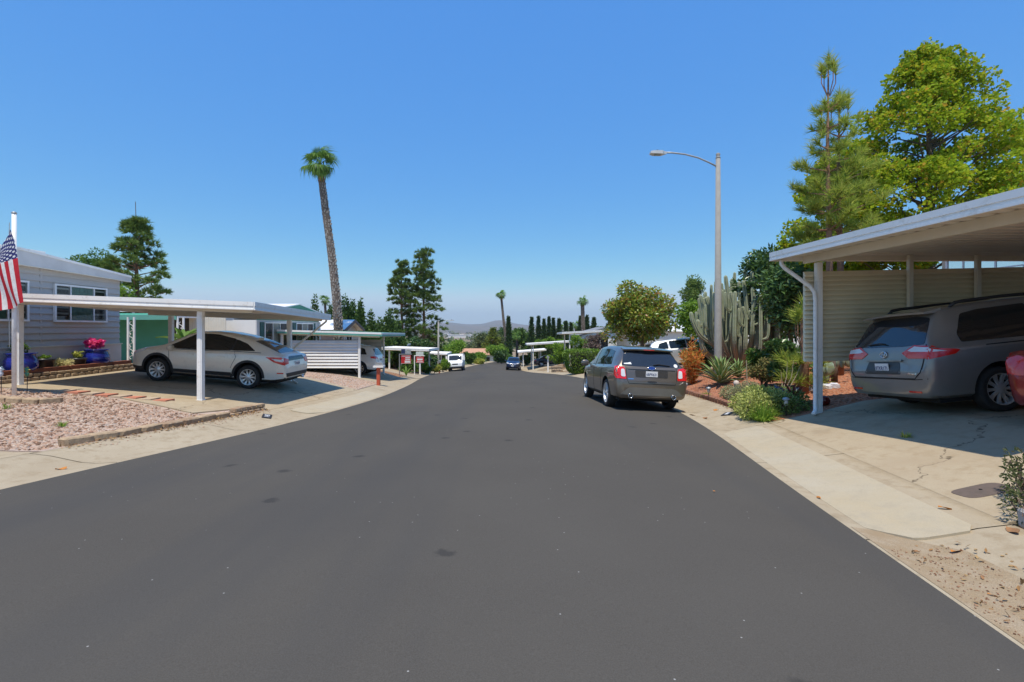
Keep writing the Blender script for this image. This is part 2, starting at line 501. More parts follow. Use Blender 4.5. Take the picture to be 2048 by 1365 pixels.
def sheet(name, side, poly, eps, m, step=.4, thick=.08, kind='structure', parent=None, zextra=None):
    """convex polygon given as (t,y): t metres out from the road edge; draped on the lot"""
    poly = [(float(a), float(b)) for a, b in poly]
    area = sum(poly[i][0]*poly[(i+1) % len(poly)][1]-poly[(i+1) % len(poly)][0]*poly[i][1] for i in range(len(poly)))
    if area < 0: poly = poly[::-1]
    a = np.array(poly); lo = a.min(0); hi = a.max(0)
    nx = max(1, int(math.ceil((hi[0]-lo[0])/step))); ny = max(1, int(math.ceil((hi[1]-lo[1])/step)))
    bm = bmesh.new()
    vs = [[bm.verts.new((lo[0]+(hi[0]-lo[0])*i/nx, lo[1]+(hi[1]-lo[1])*j/ny, 0)) for i in range(nx+1)] for j in range(ny+1)]
    for j in range(ny):
        for i in range(nx):
            bm.faces.new((vs[j][i], vs[j][i+1], vs[j+1][i+1], vs[j+1][i]))
    for i in range(len(poly)):
        p, q = Vector((*poly[i], 0)), Vector((*poly[(i+1) % len(poly)], 0))
        d = q-p
        bmesh.ops.bisect_plane(bm, geom=bm.verts[:]+bm.edges[:]+bm.faces[:], plane_co=p, plane_no=Vector((d.y, -d.x, 0)), clear_outer=True, dist=1e-5)
    bmesh.ops.triangulate(bm, faces=bm.faces[:])
    bnd = [e for e in bm.edges if len(e.link_faces) == 1]
    r = bmesh.ops.extrude_edge_only(bm, edges=bnd)
    low = set(v for v in r['geom'] if isinstance(v, bmesh.types.BMVert))
    edge = XL if side < 0 else XR
    for v in bm.verts:
        t, y = v.co.x, v.co.y
        z = float(side_z(side, y, t)) + eps + (zextra(t, y) if zextra else 0)
        v.co = Vector((float(edge(y))+side*t, y, z-(thick if v in low else 0)))
    bmesh.ops.recalc_face_normals(bm, faces=bm.faces[:])
    me = bpy.data.meshes.new(name); bm.to_mesh(me); bm.free()
    up = sum(p.normal.z*p.area for p in me.polygons)
    if up < 0: me.flip_normals()
    me.materials.append(m)
    o = link(name, me, parent)
    if kind: tag(o, kind=kind)
    return o
def tl(x, y): return float(XL(y))-x       # t of a world x on the left / right
def tr(x, y): return x-float(XR(y))

# ================================================================== lots: driveways, beds, gravel
M_mulch = mat('red_bark_mulch', (.42,.17,.085), .95, col2=(.30,.12,.065), vs=4, bump=.8, bs=45)
M_pinkbed = mat('pink_gravel_bed', (.50,.38,.30), .95, col2=(.40,.29,.22), vs=5, bump=.8, bs=50)
M_brownbed = mat('brown_bed', (.36,.19,.11), .95, col2=(.27,.14,.08), vs=3, bump=.8, bs=40)
M_grass = mat('lawn', (.10,.16,.04), .95, col2=(.16,.18,.05), vs=3, bump=.8, bs=60)

sheet('driveway_left', -1, [(1.25,12.5),(1.25,19.4),(9.3,19.4),(9.3,12.5)], .006, M_conc)
sheet('gravel_bed_left', -1, [(1.28,7.4),(1.28,12.42),(9.3,12.42),(9.3,8.6)], .0, M_pinkbed)
sheet('driveway_left_near', -1, [(1.25,-3),(1.25,7.3),(9.3,8.5),(9.3,-3)], .006, M_conc)
sheet('walk_slab', -1, [(2.3,11.35),(1.9,12.46),(5.2,12.46),(4.2,12.05)], .03, M_conc)
sheet('gravel_strip_left', -1, [(1.3,19.45),(1.3,24.3),(9.3,24.3),(9.3,19.45)], .0, M_pinkbed)
sheet('driveway_left_second', -1, [(1.25,24.35),(1.25,32.2),(10,32.2),(10,24.35)], .006, M_conc)
sheet('flower_bed_left', -1, [(1.3,32.3),(1.3,36.2),(9,36.2),(9,32.3)], .0, M_brownbed)
sheet('driveway_left_third', -1, [(1.25,36.3),(1.25,43),(10,43),(10,36.3)], .006, M_conc)
sheet('flower_bed_left_far', -1, [(1.3,43.1),(1.3,66),(9,66),(9,43.1)], .0, M_brownbed)
sheet('lawn_left_far', -1, [(1.3,66.2),(1.3,128),(14,128),(14,66.2)], .0, M_grass, step=2)

sheet('driveway_right', 1, [(1.25,4.35),(1.25,10.3),(9.6,10.3),(9.6,3.6)], .006, M_conc)
sheet('flower_bed_right_near', 1, [(1.3,-4),(1.3,4.3),(9,3.5),(9,-4)], .0, M_brownbed)
sheet('mulch_bed_right', 1, [(1.3,10.35),(1.3,23.8),(9.6,23.8),(9.6,10.35)], .0, M_mulch)
sheet('driveway_right_second', 1, [(1.25,23.9),(1.25,31.5),(11,31.5),(11,23.9)], .006, M_conc)
sheet('gravel_bed_right_far', 1, [(1.3,31.6),(1.3,43.2),(9,43.2),(9,31.6)], .0, M_pinkbed)
sheet('driveway_right_third', 1, [(1.25,50),(1.25,58),(10,58),(10,50)], .006, M_conc)
sheet('driveway_right_fourth', 1, [(1.25,62),(1.25,71),(10,71),(10,62)], .006, M_conc)

# paler, newer concrete filled into the gutter in front of the driveways
def apron(name, side, y0, y1, t0=.12, t1=.9):
    pl = [(t0,y0+.35),(t0+.25,y0+.05),(t1-.1,y0),(t1,y0+.12),(t1,y1-.12),(t1-.1,y1),(t0+.25,y1-.05),(t0,y1-.35)]
    return sheet(name, side, pl, .0, M_apron, step=.12, thick=.03, zextra=lambda t, y: .02*min(1, max(0, min((t-t0)/.2, (t1-t)/.05+.4))) + .006)
apron('driveway_apron', -1, 12.7, 19.2)
apron('driveway_apron', -1, 1.5, 6.0)
apron('driveway_apron', 1, 4.25, 10.0, .14, .95)

# sandy dirt washed into the gutter at the near right
o = sheet('washed_dirt', 1, [(.02,1.2),(.02,4.6),(.25,4.5),(.62,4.0),(.75,1.2)], .008,
          mat('sandy_dirt', (.36,.26,.15), .95, col2=(.44,.35,.24), vs=6, bump=.6, bs=70, grain=.3), step=.15, thick=.012)

OCT = np.array([(1,0,0),(-1,0,0),(0,1,0),(0,-1,0),(0,0,1),(0,0,-1)], float)
OCF = np.array([(0,2,4),(2,1,4),(1,3,4),(3,0,4),(2,0,5),(1,2,5),(3,1,5),(0,3,5)])
def pebbles(name, side, t0, t1, y0, y1, n, r, m, parent=None, inside=None, eps=0., flat=.6):
    T = rng.uniform(t0, t1, n); Y = rng.uniform(y0, y1, n)
    if inside is not None:
        k = np.array([inside(a, b) for a, b in zip(T, Y)]); T, Y = T[k], Y[k]
    n = len(T)
    X = (XL(Y)-T) if side < 0 else (XR(Y)+T)
    Z = side_z(side, Y, T)+eps
    S = r*rng.uniform(.55, 1.35, (n,1,1))*rng.uniform(.6, 1.2, (n,6,1))
    a = rng.uniform(0, 6.28, n); ca, sa = np.cos(a)[:,None], np.sin(a)[:,None]
    B = OCT[None]*S*np.array([1.15,.85,flat])
    B = np.stack([B[...,0]*ca-B[...,1]*sa, B[...,0]*sa+B[...,1]*ca, B[...,2]], -1)
    V = (B + np.stack([X, Y, Z], -1)[:,None]).reshape(-1,3)
    F = (OCF[None] + (np.arange(n)*6)[:,None,None]).reshape(-1,3)
    o = link(name, new_mesh(name, V, F, m), parent)
    return tag(o, kind='stuff')

def pebmat(name, cols):
    return leafmat(name, cols, rough=.9, transl=0.0, spec=.2, gain=.84)
M_pinkpeb = pebmat('pink_gravel', [(.22,.13,.085),(.46,.31,.215),(.58,.43,.32),(.50,.28,.18),(.62,.50,.39),(.34,.28,.24),(.55,.35,.235)])
M_redpeb = pebmat('red_bark_chips', [(.16,.06,.035),(.40,.15,.07),(.52,.22,.11),(.33,.13,.07),(.46,.27,.17),(.24,.10,.06)])
M_brnpeb = pebmat('brown_chips', [(.14,.07,.04),(.36,.18,.09),(.42,.28,.18),(.30,.13,.07)])
slab = lambda t, y: not (y > 11.35 and 1.9 < t < 5.2 and y > 11.35+abs(t-2.3)*.33-.05)
pebbles('gravel', -1, 1.45, 9.2, 7.5, 12.4, 26000, .03, M_pinkpeb, inside=lambda t, y: slab(t, y) and y > 7.35+.15*(t-1.28)+.08)
pebbles('gravel', -1, 1.45, 9.2, 7.5, 12.4, 2200, .036, pebmat('brown_gravel', [(.13,.075,.05),(.36,.22,.14),(.26,.15,.10),(.48,.33,.24)]), inside=lambda t, y: slab(t, y) and y > 7.35+.15*(t-1.28)+.08, eps=.012)
pebbles('gravel', -1, .9, 1.3, 7.6, 12.4, 150, .016, M_pinkpeb, eps=.008)
pebbles('gravel', -1, 1.35, 8, 19.5, 24.2, 9000, .034, M_pinkpeb)
pebbles('bark_chips', 1, 1.5, 9.4, 10.4, 23.7, 26000, .036, M_redpeb, flat=.4)
pebbles('bark_chips', 1, 1.35, 5, 1.0, 4.2, 3000, .03, M_brnpeb, flat=.4)
pebbles('bark_chips', -1, 1.35, 7, 32.4, 36.1, 5000, .04, M_brnpeb, flat=.4)
pebbles('grit', 1, .05, .6, 1.2, 4.1, 800, .008, M_brnpeb, eps=.012)

# ------------------------------------------------------------------ stones
def rough_block(seed, sx, sy, sz, jit=.16, bevel=.14):
    r = random.Random(seed)
    bm = bmesh.new()
    bmesh.ops.create_cube(bm, size=1)
    for v in bm.verts:
        v.co += Vector((r.uniform(-jit, jit), r.uniform(-jit, jit), r.uniform(-jit, jit)))*.5
    bmesh.ops.bevel(bm, geom=bm.edges[:], offset=bevel, segments=1, affect='EDGES')
    for v in bm.verts:
        v.co.x *= sx; v.co.y *= sy; v.co.z *= sz
        v.co += Vector((r.uniform(-1,1)*.02*sx, r.uniform(-1,1)*.04*sy, r.uniform(-1,1)*.03*sz))
    me = bpy.data.meshes.new('stone'); bm.to_mesh(me); bm.free()
    return me

M_tanstone = mat('tan_block', (.46,.33,.20), .9, col2=(.33,.23,.14), vs=9, bump=.7, bs=40)
M_brownstone = mat('brown_block', (.30,.19,.11), .9, col2=(.42,.31,.20), vs=8, bump=.8, bs=35)
M_timber = mat('red_timber', (.27,.085,.04), .8, col2=(.19,.06,.03), vs=5, bump=.3)

def block_row(parent, pts, name, mats, size, seed0, gap=.01, zoff=0.):
    """blocks laid along a polyline of world points"""
    pts = [Vector(p) for p in pts]
    meshes = []
    for k in range(5):
        me = rough_block(seed0+k, *size); me.materials.append(mats[k % len(mats)]); meshes.append(me)
    k = 0
    for a, b in zip(pts[:-1], pts[1:]):
        L = (b-a).length; n = max(1, int(round(L/(size[0]+gap))))
        for i in range(n):
            c = a.lerp(b, (i+.5)/n)
            o = bpy.data.objects.new(name, meshes[(k*7+i*3) % 5]); C.objects.link(o); k += 1
            o.parent = parent
            d = b-a
            M = Matrix.Translation(c+Vector((0,0,zoff+size[2]/2))) @ Matrix.Rotation(math.atan2(d.y, d.x)+random.uniform(-.05,.05), 4, 'Z') @ Matrix.Rotation(-math.atan2(d.z, Vector((d.x,d.y)).length), 4, 'Y')
            o.matrix_parent_inverse = parent.matrix_basis.inverted()
            o.matrix_basis = M @ Matrix.Diagonal((L/n/(size[0]+gap)*.985, random.uniform(.9,1.1), random.uniform(.88,1.08), 1))

def Lp(t, y, dz=0.): return Vector((float(XL(y))-t, y, float(side_z(-1, y, t))+dz))
def Rp(t, y, dz=0.): return Vector((float(XR(y))+t, y, float(side_z(1, y, t))+dz))

w = thing('garden_wall', 'low tan concrete-block edging between pink gravel and the left gutter', 'garden wall', Lp(1.42, 7.6))
block_row(w, [Lp(1.42, y, -.03) for y in np.arange(7.75, 11.2, .85)], 'block', [M_tanstone, M_brownstone], (.40,.20,.15), 10)
block_row(w, [Lp(1.42, y, -.04) for y in np.arange(11.15, 12.6, .46)], 'block', [M_brownstone], (.22,.16,.10), 20)
block_row(w, [Lp(1.45, y, .06) for y in np.arange(11.4, 12.6, .38)], 'block', [M_brownstone, M_tanstone], (.22,.16,.10), 30)

w = thing('garden_edging', 'curved row of tan blocks ringing the flagpole in the gravel', 'edging', px(40, 806, 11.0))
cur = [(-12.6,10.95),(-11.7,10.85),(-10.9,10.8),(-10.35,10.95),(-10.15,11.3)]
block_row(w, [Vector((x, y, hz(x, y)-.02)) for x, y in cur], 'block', [M_tanstone], (.34,.18,.14), 40)

w = thing('stepping_stones', 'row of pink and tan square pavers along the driveway edge', 'pavers', Lp(5, 12.55))
M_redpav = mat('red_paver', (.52,.20,.12), .85, col2=(.45,.17,.10), vs=6, bump=.2)
M_tanpav = mat('tan_paver', (.47,.36,.25), .9, col2=(.42,.32,.22), vs=6, bump=.2)
for k in range(8):
    x = -11.25+k*.37; y = 12.56-.02*k
    b = MB().box((-.17,-.17,-.02),(.17,.17,.035))
    o = b.build('paver', M_redpav if k % 2 else M_tanpav, w)
    o.matrix_basis = Matrix.Translation((x, y, hz(x, y)+.012)) @ Matrix.Rotation(random.uniform(-.08,.08)-.06, 4, 'Z')

w = thing('garden_wall', 'brown stacked stone wall with red timber cap under the grey house', 'garden wall', (-13.2, 15.2, hz(-13.2, 15.2)))
zc = lambda y: hz(-13.25, y)
for c in range(2):
    block_row(w, [Vector((-13.2-.03*c, y+.1*c, zc(y)+.10*c)) for y in np.arange(12.4, 17.7, 1.0)], 'stone', [M_brownstone, M_tanstone, M_brownstone], (.24,.16,.095), 50+10*c)
for y0, y1 in ((12.4,14.95),(14.97,17.35)):
    MB().hexa([(-13.36,y0,zc(y0)+.20),(-13.2,y0,zc(y0)+.20),(-13.2,y1,zc(y1)+.20),(-13.36,y1,zc(y1)+.20),
               (-13.36,y0,zc(y0)+.31),(-13.2,y0,zc(y0)+.31),(-13.2,y1,zc(y1)+.31),(-13.36,y1,zc(y1)+.31)]).build('timber', M_timber, w)
MB().hexa([(-13.98,12.4,zc(12.4)),(-13.3,12.4,zc(12.4)),(-13.3,17.4,zc(17.4)),(-13.98,17.4,zc(17.4)),
           (-13.98,12.4,zc(12.4)+.22),(-13.3,12.4,zc(12.4)+.22),(-13.3,17.4,zc(17.4)+.22),(-13.98,17.4,zc(17.4)+.22)]).build('soil', M_dirt, w)

w = thing('garden_edging', 'dark red stone edging along the mulch bed on the right', 'edging', Rp(1.38, 14))
block_row(w, [Rp(1.38, y, -.05) for y in np.arange(11.6, 19.5, 1.0)], 'stone', [mat('lava_stone', (.24,.10,.06), .95, col2=(.33,.17,.10), vs=9, bump=.8, bs=40)], (.26,.16,.16), 70)

# ================================================================== carports
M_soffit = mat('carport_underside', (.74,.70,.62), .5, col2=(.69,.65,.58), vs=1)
def carport(name, label, corners, posts, fascia_h=.16, fmat=None, rib_axis='x', rib=.26, beams=(), postw=.10, group=None, post_mat=None, stripe=None, thick=.06, edges=(0,1,2,3), gutters=True):
    """corners: 4 top points, counter-clockwise seen from above. posts: [(base, top)], beams: [(p,q,w,h)]"""
    fmat = fmat or M_white
    c = [Vector(p) for p in corners]
    t = thing(name, label, 'carport', (sum(c, Vector())/4) if not posts else posts[0][0], group=group)
    # ribbed roof pan
    n = max(4, int(((c[1]-c[0]).length if rib_axis == 'y' else (c[3]-c[0]).length)/rib))
    m = MB(); prof = [(0,0),(.25,0),(.38,.05),(.62,.05),(.75,0)]
    V = []; 
    for i in range(n):
        for u, h in prof:
            s = (i+u)/n
            if rib_axis == 'y': a, b = c[0].lerp(c[1], s), c[3].lerp(c[2], s)
            else: a, b = c[0].lerp(c[3], s), c[1].lerp(c[2], s)
            V += [a+Vector((0,0,h-.075)), b+Vector((0,0,h-.075))]
    a, b = (c[1], c[2]) if rib_axis == 'y' else (c[3], c[2])
    V += [a+Vector((0,0,-.075)), b+Vector((0,0,-.075))]
    k = len(V)//2
    top = [p+Vector((0,0,.012)) for p in V]
    F = [(2*i, 2*i+1, 2*i+3, 2*i+2) for i in range(k-1)]
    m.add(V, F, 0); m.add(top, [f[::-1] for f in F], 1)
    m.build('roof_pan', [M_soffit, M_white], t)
    cen = sum(c, Vector())/4
    for e in edges:
        p, q = c[e], c[(e+1) % 4]
        d = (q-p).normalized(); out = Vector((d.y, -d.x, 0))
        if out.dot((p+q)/2-cen) < 0: out = -out
        out.normalize()
        lo, hi = Vector((0,0,-fascia_h)), Vector((0,0,.02))
        ext = d*.024 if e % 2 == 0 else -d*.002
        P, Q = p-ext, q+ext
        b = MB(); wd = .022
        b.hexa([P+lo, P+out*wd+lo, Q+out*wd+lo, Q+lo, P+hi, P+out*wd+hi, Q+out*wd+hi, Q+hi])
        # rolled lips top and bottom
        b.hexa([P+lo+out*wd, P+out*(wd+.018)+lo, Q+out*(wd+.018)+lo, Q+lo+out*wd] + [v+Vector((0,0,.03)) for v in (P+lo+out*wd, P+out*(wd+.018)+lo, Q+out*(wd+.018)+lo, Q+lo+out*wd)])
        mid = Vector((0,0,-fascia_h*.45))
        b.hexa([P+mid+out*wd, P+out*(wd+.014)+mid, Q+out*(wd+.014)+mid, Q+mid+out*wd] + [v+(hi-mid) for v in (P+mid+out*wd, P+out*(wd+.014)+mid, Q+out*(wd+.014)+mid, Q+mid+out*wd)], 1)
        b.build('fascia', [fmat if stripe is None or e in (3,) and False else stripe, fmat if stripe is None else M_white][::1] if stripe is not None else [fmat, fmat], t)
    for p, q, bw, bh in beams:
        MB().bar(p, q, bw, bh).build('beam', M_beam, t)
    for base, topp in posts:
        base = Vector(base); topp = Vector(topp)
        b = MB(); w2 = postw/2
        b.box((base.x-w2, base.y-w2, base.z-.03), (base.x+w2, base.y+w2, topp.z))
        b.box((base.x-w2*.45, base.y-w2-.008, base.z-.03), (base.x+w2*.45, base.y-w2, topp.z))
        b.box((base.x-w2-.015, base.y-w2-.015, base.z-.03), (base.x+w2+.015, base.y+w2+.015, base.z+.02))
        b.build('post', post_mat or M_white, t)
    return t

# left carport in front of the grey house
za = lambda x, y: 2.30 + (-6.6-x)*.037 - (y-12.7)*.032
cs = [(-6.55,12.7),(-6.55,18.0),(-12.95,18.0),(-12.95,12.7)]
cs = [Vector((x, y, za(x, y))) for x, y in cs]
pl = [(-8.09,13.0),(-12.82,13.0),(-7.9,17.75),(-12.1,17.75)]
carport('carport', 'long flat white carport over the parked cream crossover', cs,
        [((x, y, hz(x, y)), (x, y, za(x, y)-.26)) for x, y in pl],
        fascia_h=.19, rib_axis='y', postw=.13,
        beams=[((-12.9,y,za(-12.9,y)-.17),(-6.75,y,za(-6.75,y)-.17),.06,.16) for y in (13.0,17.75)])
cp = bpy.data.objects['carport']
b = MB()
e0 = Vector((-6.62,17.85,za(-6.62,17.85)-.15)); b0 = Vector((-7.78,17.72,.95))
b.tube([e0, e0+Vector((-.02,0,-.1)), e0+Vector((-.12,0,-.18)), b0+Vector((.12,0,.06)), b0+Vector((.03,0,-.06)), Vector((-7.78,17.72,hz(-7.8,17.7)+.12)), Vector((-7.70,17.6,hz(-7.8,17.7)+.05)), Vector((-7.5,17.45,hz(-7.5,17.5)+.045))], .036, 8)
b.build('downspout', M_beam, cp, smooth=True)

# right carport over the grey minivan
RZ = lambda y: 3.13+(y-5.34)*.0175
cs = [Vector((x, y, RZ(y))) for x, y in ((5.47,4.85),(11.15,4.85),(11.15,10.55),(5.47,10.55))]
rp = [(6.25,10.2),(6.25,5.1),(10.75,10.2)]
carport('carport', 'tall white carport with scalloped pan roof sheltering the grey minivan', cs,
        [((x, y, hz(x, y)), (x, y, RZ(y)-.225)) for x, y in rp],
        fascia_h=.155, rib_axis='x', rib=.24, postw=.11,
        beams=[((x,4.9,RZ(4.9)-.152),(x,10.4,RZ(10.4)-.152),.06,.15) for x in (6.08,10.7)])
cp = [o for o in bpy.data.objects if o.name.startswith('carport') and o.get('label','').startswith('tall')][0]
for x in (8.12, 9.5):
    MB().box((x-.04,10.16,hz(x,10.2)-.03),(x+.04,10.24,RZ(10.2)-.07)).build('post', M_beam, cp)
MB().bar((6.3,10.3,RZ(10.3)-.12),(11.1,10.3,RZ(10.3)-.12),.04,.10).build('beam', M_beam, cp)
g0 = hz(6.15,10.1)
b = MB()
b.tube([(5.56,10.32,RZ(10.3)-.14),(5.56,10.32,RZ(10.3)-.24),(5.62,10.3,RZ(10.3)-.33),(6.06,10.16,2.50),(6.13,10.13,2.38),(6.14,10.12,2.2),(6.14,10.12,g0+.18),(6.12,10.08,g0+.08),(6.02,9.98,g0+.04)], .042, 8)
b.build('downspout', M_white, cp, smooth=True)

# slatted screen along the back of that carport
M_tanslat = mat('tan_slat', (.76,.67,.47), .5, col2=(.72,.63,.44), vs=1.5)
t = thing('slat_fence', 'khaki louvred metal screen hanging between carport posts behind the minivan', 'fence', (8.6,10.32,hz(8.6,10.3)))
z0, z1, ns = .98, 2.82, 19
for k in range(ns):
    za_, zb_ = z0+(z1-z0)*k/ns, z0+(z1-z0)*(k+1)/ns
    dz = .006*k*0
    b = MB(); x0, x1 = 6.03, 10.7; s = .022*(x1-x0)
    prof = [(10.36,za_+.001),(10.295,za_-.022),(10.272,za_-.018),(10.268,za_+.006),(10.332,zb_-.002),(10.36,zb_-.001)]
    V = [(x0,y,z) for y, z in prof]+[(x1,y,z+s) for y, z in prof]
    n = len(prof)
    b.add(V, [tuple(range(n)), tuple(range(2*n-1, n-1, -1))]+[(i,(i+1)%n,n+(i+1)%n,n+i) for i in range(n)][::1])
    b.build('slat', M_tanslat, t)

# green-trimmed second carport on the left
M_green = mat('green_trim', (.035,.22,.15), .5, col2=(.03,.18,.12), vs=2)
M_palegreen = mat('pale_green_trim', (.16,.42,.33), .5, col2=(.14,.38,.30), vs=2)
zb2 = lambda x, y: 1.60-(x+13.2)*.030-(y-25.6)*.012
cs = [Vector((x, y, zb2(x, y))) for x, y in ((-6.75,25.85),(-6.75,31.4),(-13.3,31.4),(-13.3,25.85))]
pl = [(-7.96,26.1),(-12.0,26.1),(-7.96,31.0),(-12.0,31.0)]
t2 = carport('carport', 'white carport with green edge stripe beyond the cream crossover', cs,
        [((x, y, hz(x, y)), (x, y, zb2(x, y)-.2)) for x, y in pl], fascia_h=.17, rib_axis='y', postw=.11, stripe=M_palegreen,
        beams=[((-13.2,y,zb2(-13.2,y)-.17),(-6.9,y,zb2(-6.9,y)-.17),.06,.15) for y in (26.1,31.0)])
M_whiteslat = mat('white_slat', (.74,.73,.70), .5, col2=(.70,.68,.65), vs=2)
t = thing('slat_fence', 'white horizontal slat screen on the near side of the green-striped carport', 'fence', (-10,26.2,hz(-10,26.2)))
zz = np.linspace(-.42, 1.02, 10)
for k in range(9):
    b = MB(); prof = [(26.25,zz[k]+.001),(26.16,zz[k]-.03),(26.125,zz[k]-.025),(26.115,zz[k]+.01),(26.20,zz[k+1]-.002),(26.25,zz[k+1]-.001)]
    x0, x1 = -11.75, -8.05; n = 6
    b.add([(x0,y,z) for y, z in prof]+[(x1,y,z) for y, z in prof], [tuple(range(n)), tuple(range(2*n-1,n-1,-1))]+[(i,(i+1)%n,n+(i+1)%n,n+i) for i in range(n)])
    b.build('slat', M_whiteslat, t)
t = thing('slat_fence', 'shaded grey slat screen on the far side of the green-striped carport', 'fence', (-10,30.9,hz(-10,30.9)))
zz = np.linspace(-.3, .95, 7)
for k in range(6):
    MB().hexa([(-11.9,30.85,zz[k]+.01),(-8.05,30.85,zz[k]+.01),(-8.05,30.9,zz[k]+.01),(-11.9,30.9,zz[k]+.01),(-11.9,30.88,zz[k+1]-.008),(-8.05,30.88,zz[k+1]-.008),(-8.05,30.91,zz[k+1]-.008),(-11.9,30.91,zz[k+1]-.008)]).build('slat', M_whiteslat, t)

# far carports, left and right
def far_carport(label, x0, x1, y0, y1, z0, z1, slope=.0, group=None):
    zf = lambda x, y: z0+(z1-z0)*(x-x0)/(x1-x0)-slope*(y-y0)
    cs = [Vector((x, y, zf(x, y))) for x, y in ((x1,y0),(x1,y1),(x0,y1),(x0,y0))]
    pts = [(x0+.8,y0+.4),(x1-.8,y0+.4),(x0+.8,y1-.4),(x1-.8,y1-.4)]
    return carport('carport', label, cs, [((x, y, hz(x, y)), (x, y, zf(x, y)-.2)) for x, y in pts], fascia_h=.18, rib_axis='y', rib=.5, postw=.12,
                   beams=[((x0+.2,y,zf(x0+.2,y)-.17),(x1-.2,y,zf(x1-.2,y)-.17),.06,.15) for y in (y0+.4,y1-.4)])
far_carport('low white carport beside the two red yard signs', -11.2, -7.0, 42, 47.5, .05, -.10, .02)
far_carport('small white carport roof behind the yard-sign carport', -14.5, -11.6, 55, 60, -.05, -.10)
far_carport('slim white carport by the parked delivery truck', -11.6, -8.6, 66, 71, -1.6, -1.7)
far_carport('white carport above the clipped hedge with purple shrub', 5.2, 11.6, 51.6, 57.5, 1.25, 1.55, .02)
far_carport('white carport shading the dark blue parked sedan', 1.9, 7.6, 63.5, 70, -.32, .06, .02)
far_carport('low white carport with curved front edge behind the blue SUV', .9, 5.1, 74.5, 80, -1.85, -1.5, .01)

# ================================================================== houses
M_siding = mat('grey_siding', (.50,.465,.425), .6, col2=(.46,.43,.39), vs=1.2)
M_fasc = mat('grey_gable_board', (.62,.60,.57), .55)
M_skirt = mat('mauve_grey_skirting', (.66,.59,.55), .8, col2=(.60,.54,.50), vs=2, bump=.15)
M_pane = glassmat('window_glass', (.85,.92,.92), .02)
M_inside = mat('dim_interior', (.03,.032,.035), .9)
M_curtain = mat('green_curtain', (.10,.27,.21), .8, col2=(.07,.20,.15), vs=6)
M_curtw = mat('pale_curtain', (.55,.52,.46), .85, col2=(.45,.43,.38), vs=5)

def window(parent, o, u, w, h, nrm, splits=(.28,.75), frame=.05, curtain=None, fmat=None, depth=.07, rails=()):
    """o lower corner on the wall, u horizontal unit vector, nrm outward normal"""
    o, u, nrm = Vector(o), Vector(u), Vector(nrm); up = Vector((0,0,1))
    def bx(b, a0, a1, b0, b1, d0, d1, mi=0):
        P = lambda a, z, d: o+u*a+up*z+nrm*d
        V = [P(a0,b0,d0),P(a1,b0,d0),P(a1,b0,d1),P(a0,b0,d1),P(a0,b1,d0),P(a1,b1,d0),P(a1,b1,d1),P(a0,b1,d1)]
        b.hexa(V, mi)
    fm = fmat or M_white
    win = MB()
    bx(win, .003, w-.003, .003, h-.003, .002, .008)
    wo = win.build('window', M_inside, parent)
    f = MB()
    bx(f, -frame, w+frame, h, h+frame, .0, depth); bx(f, -frame, w+frame, -frame, 0, .0, depth+.015)
    bx(f, -frame, 0, 0, h, .0, depth); bx(f, w, w+frame, 0, h, .0, depth)
    f.build('frame', fm, wo)
    for s in splits:
        b = MB(); bx(b, s*w-.02, s*w+.02, .001, h-.001, .01, depth-.008); b.build('mullion', fm, wo)
    for r in rails:
        b = MB(); bx(b, .001, w-.001, r*h-.015, r*h+.015, .012, depth-.012); b.build('rail', fm, wo)
    ed = [0]+list(splits)+[1]
    for a, c in zip(ed[:-1], ed[1:]):
        b = MB(); P = [o+u*(a*w+.003)+up*.003+nrm*.048, o+u*(c*w-.003)+up*.003+nrm*.048, o+u*(c*w-.003)+up*(h-.003)+nrm*.048, o+u*(a*w+.003)+up*(h-.003)+nrm*.048]
        b.add(P, [(0,1,2,3)]); b.build('pane', M_pane, wo)
    if curtain:
        for a, c, cm in curtain:
            n = max(6, int((c-a)*w/.05)); V = []
            for i in range(n+1):
                s = a+(c-a)*i/n
                d = .016+.012*(.5+.5*math.sin(i*1.9))
                V += [o+u*(s*w)+up*.01+nrm*d, o+u*(s*w)+up*(h-.01)+nrm*d]
            MB().add(V, [(2*i,2*i+2,2*i+3,2*i+1) for i in range(n)]).build('curtain', cm, wo)
    return wo

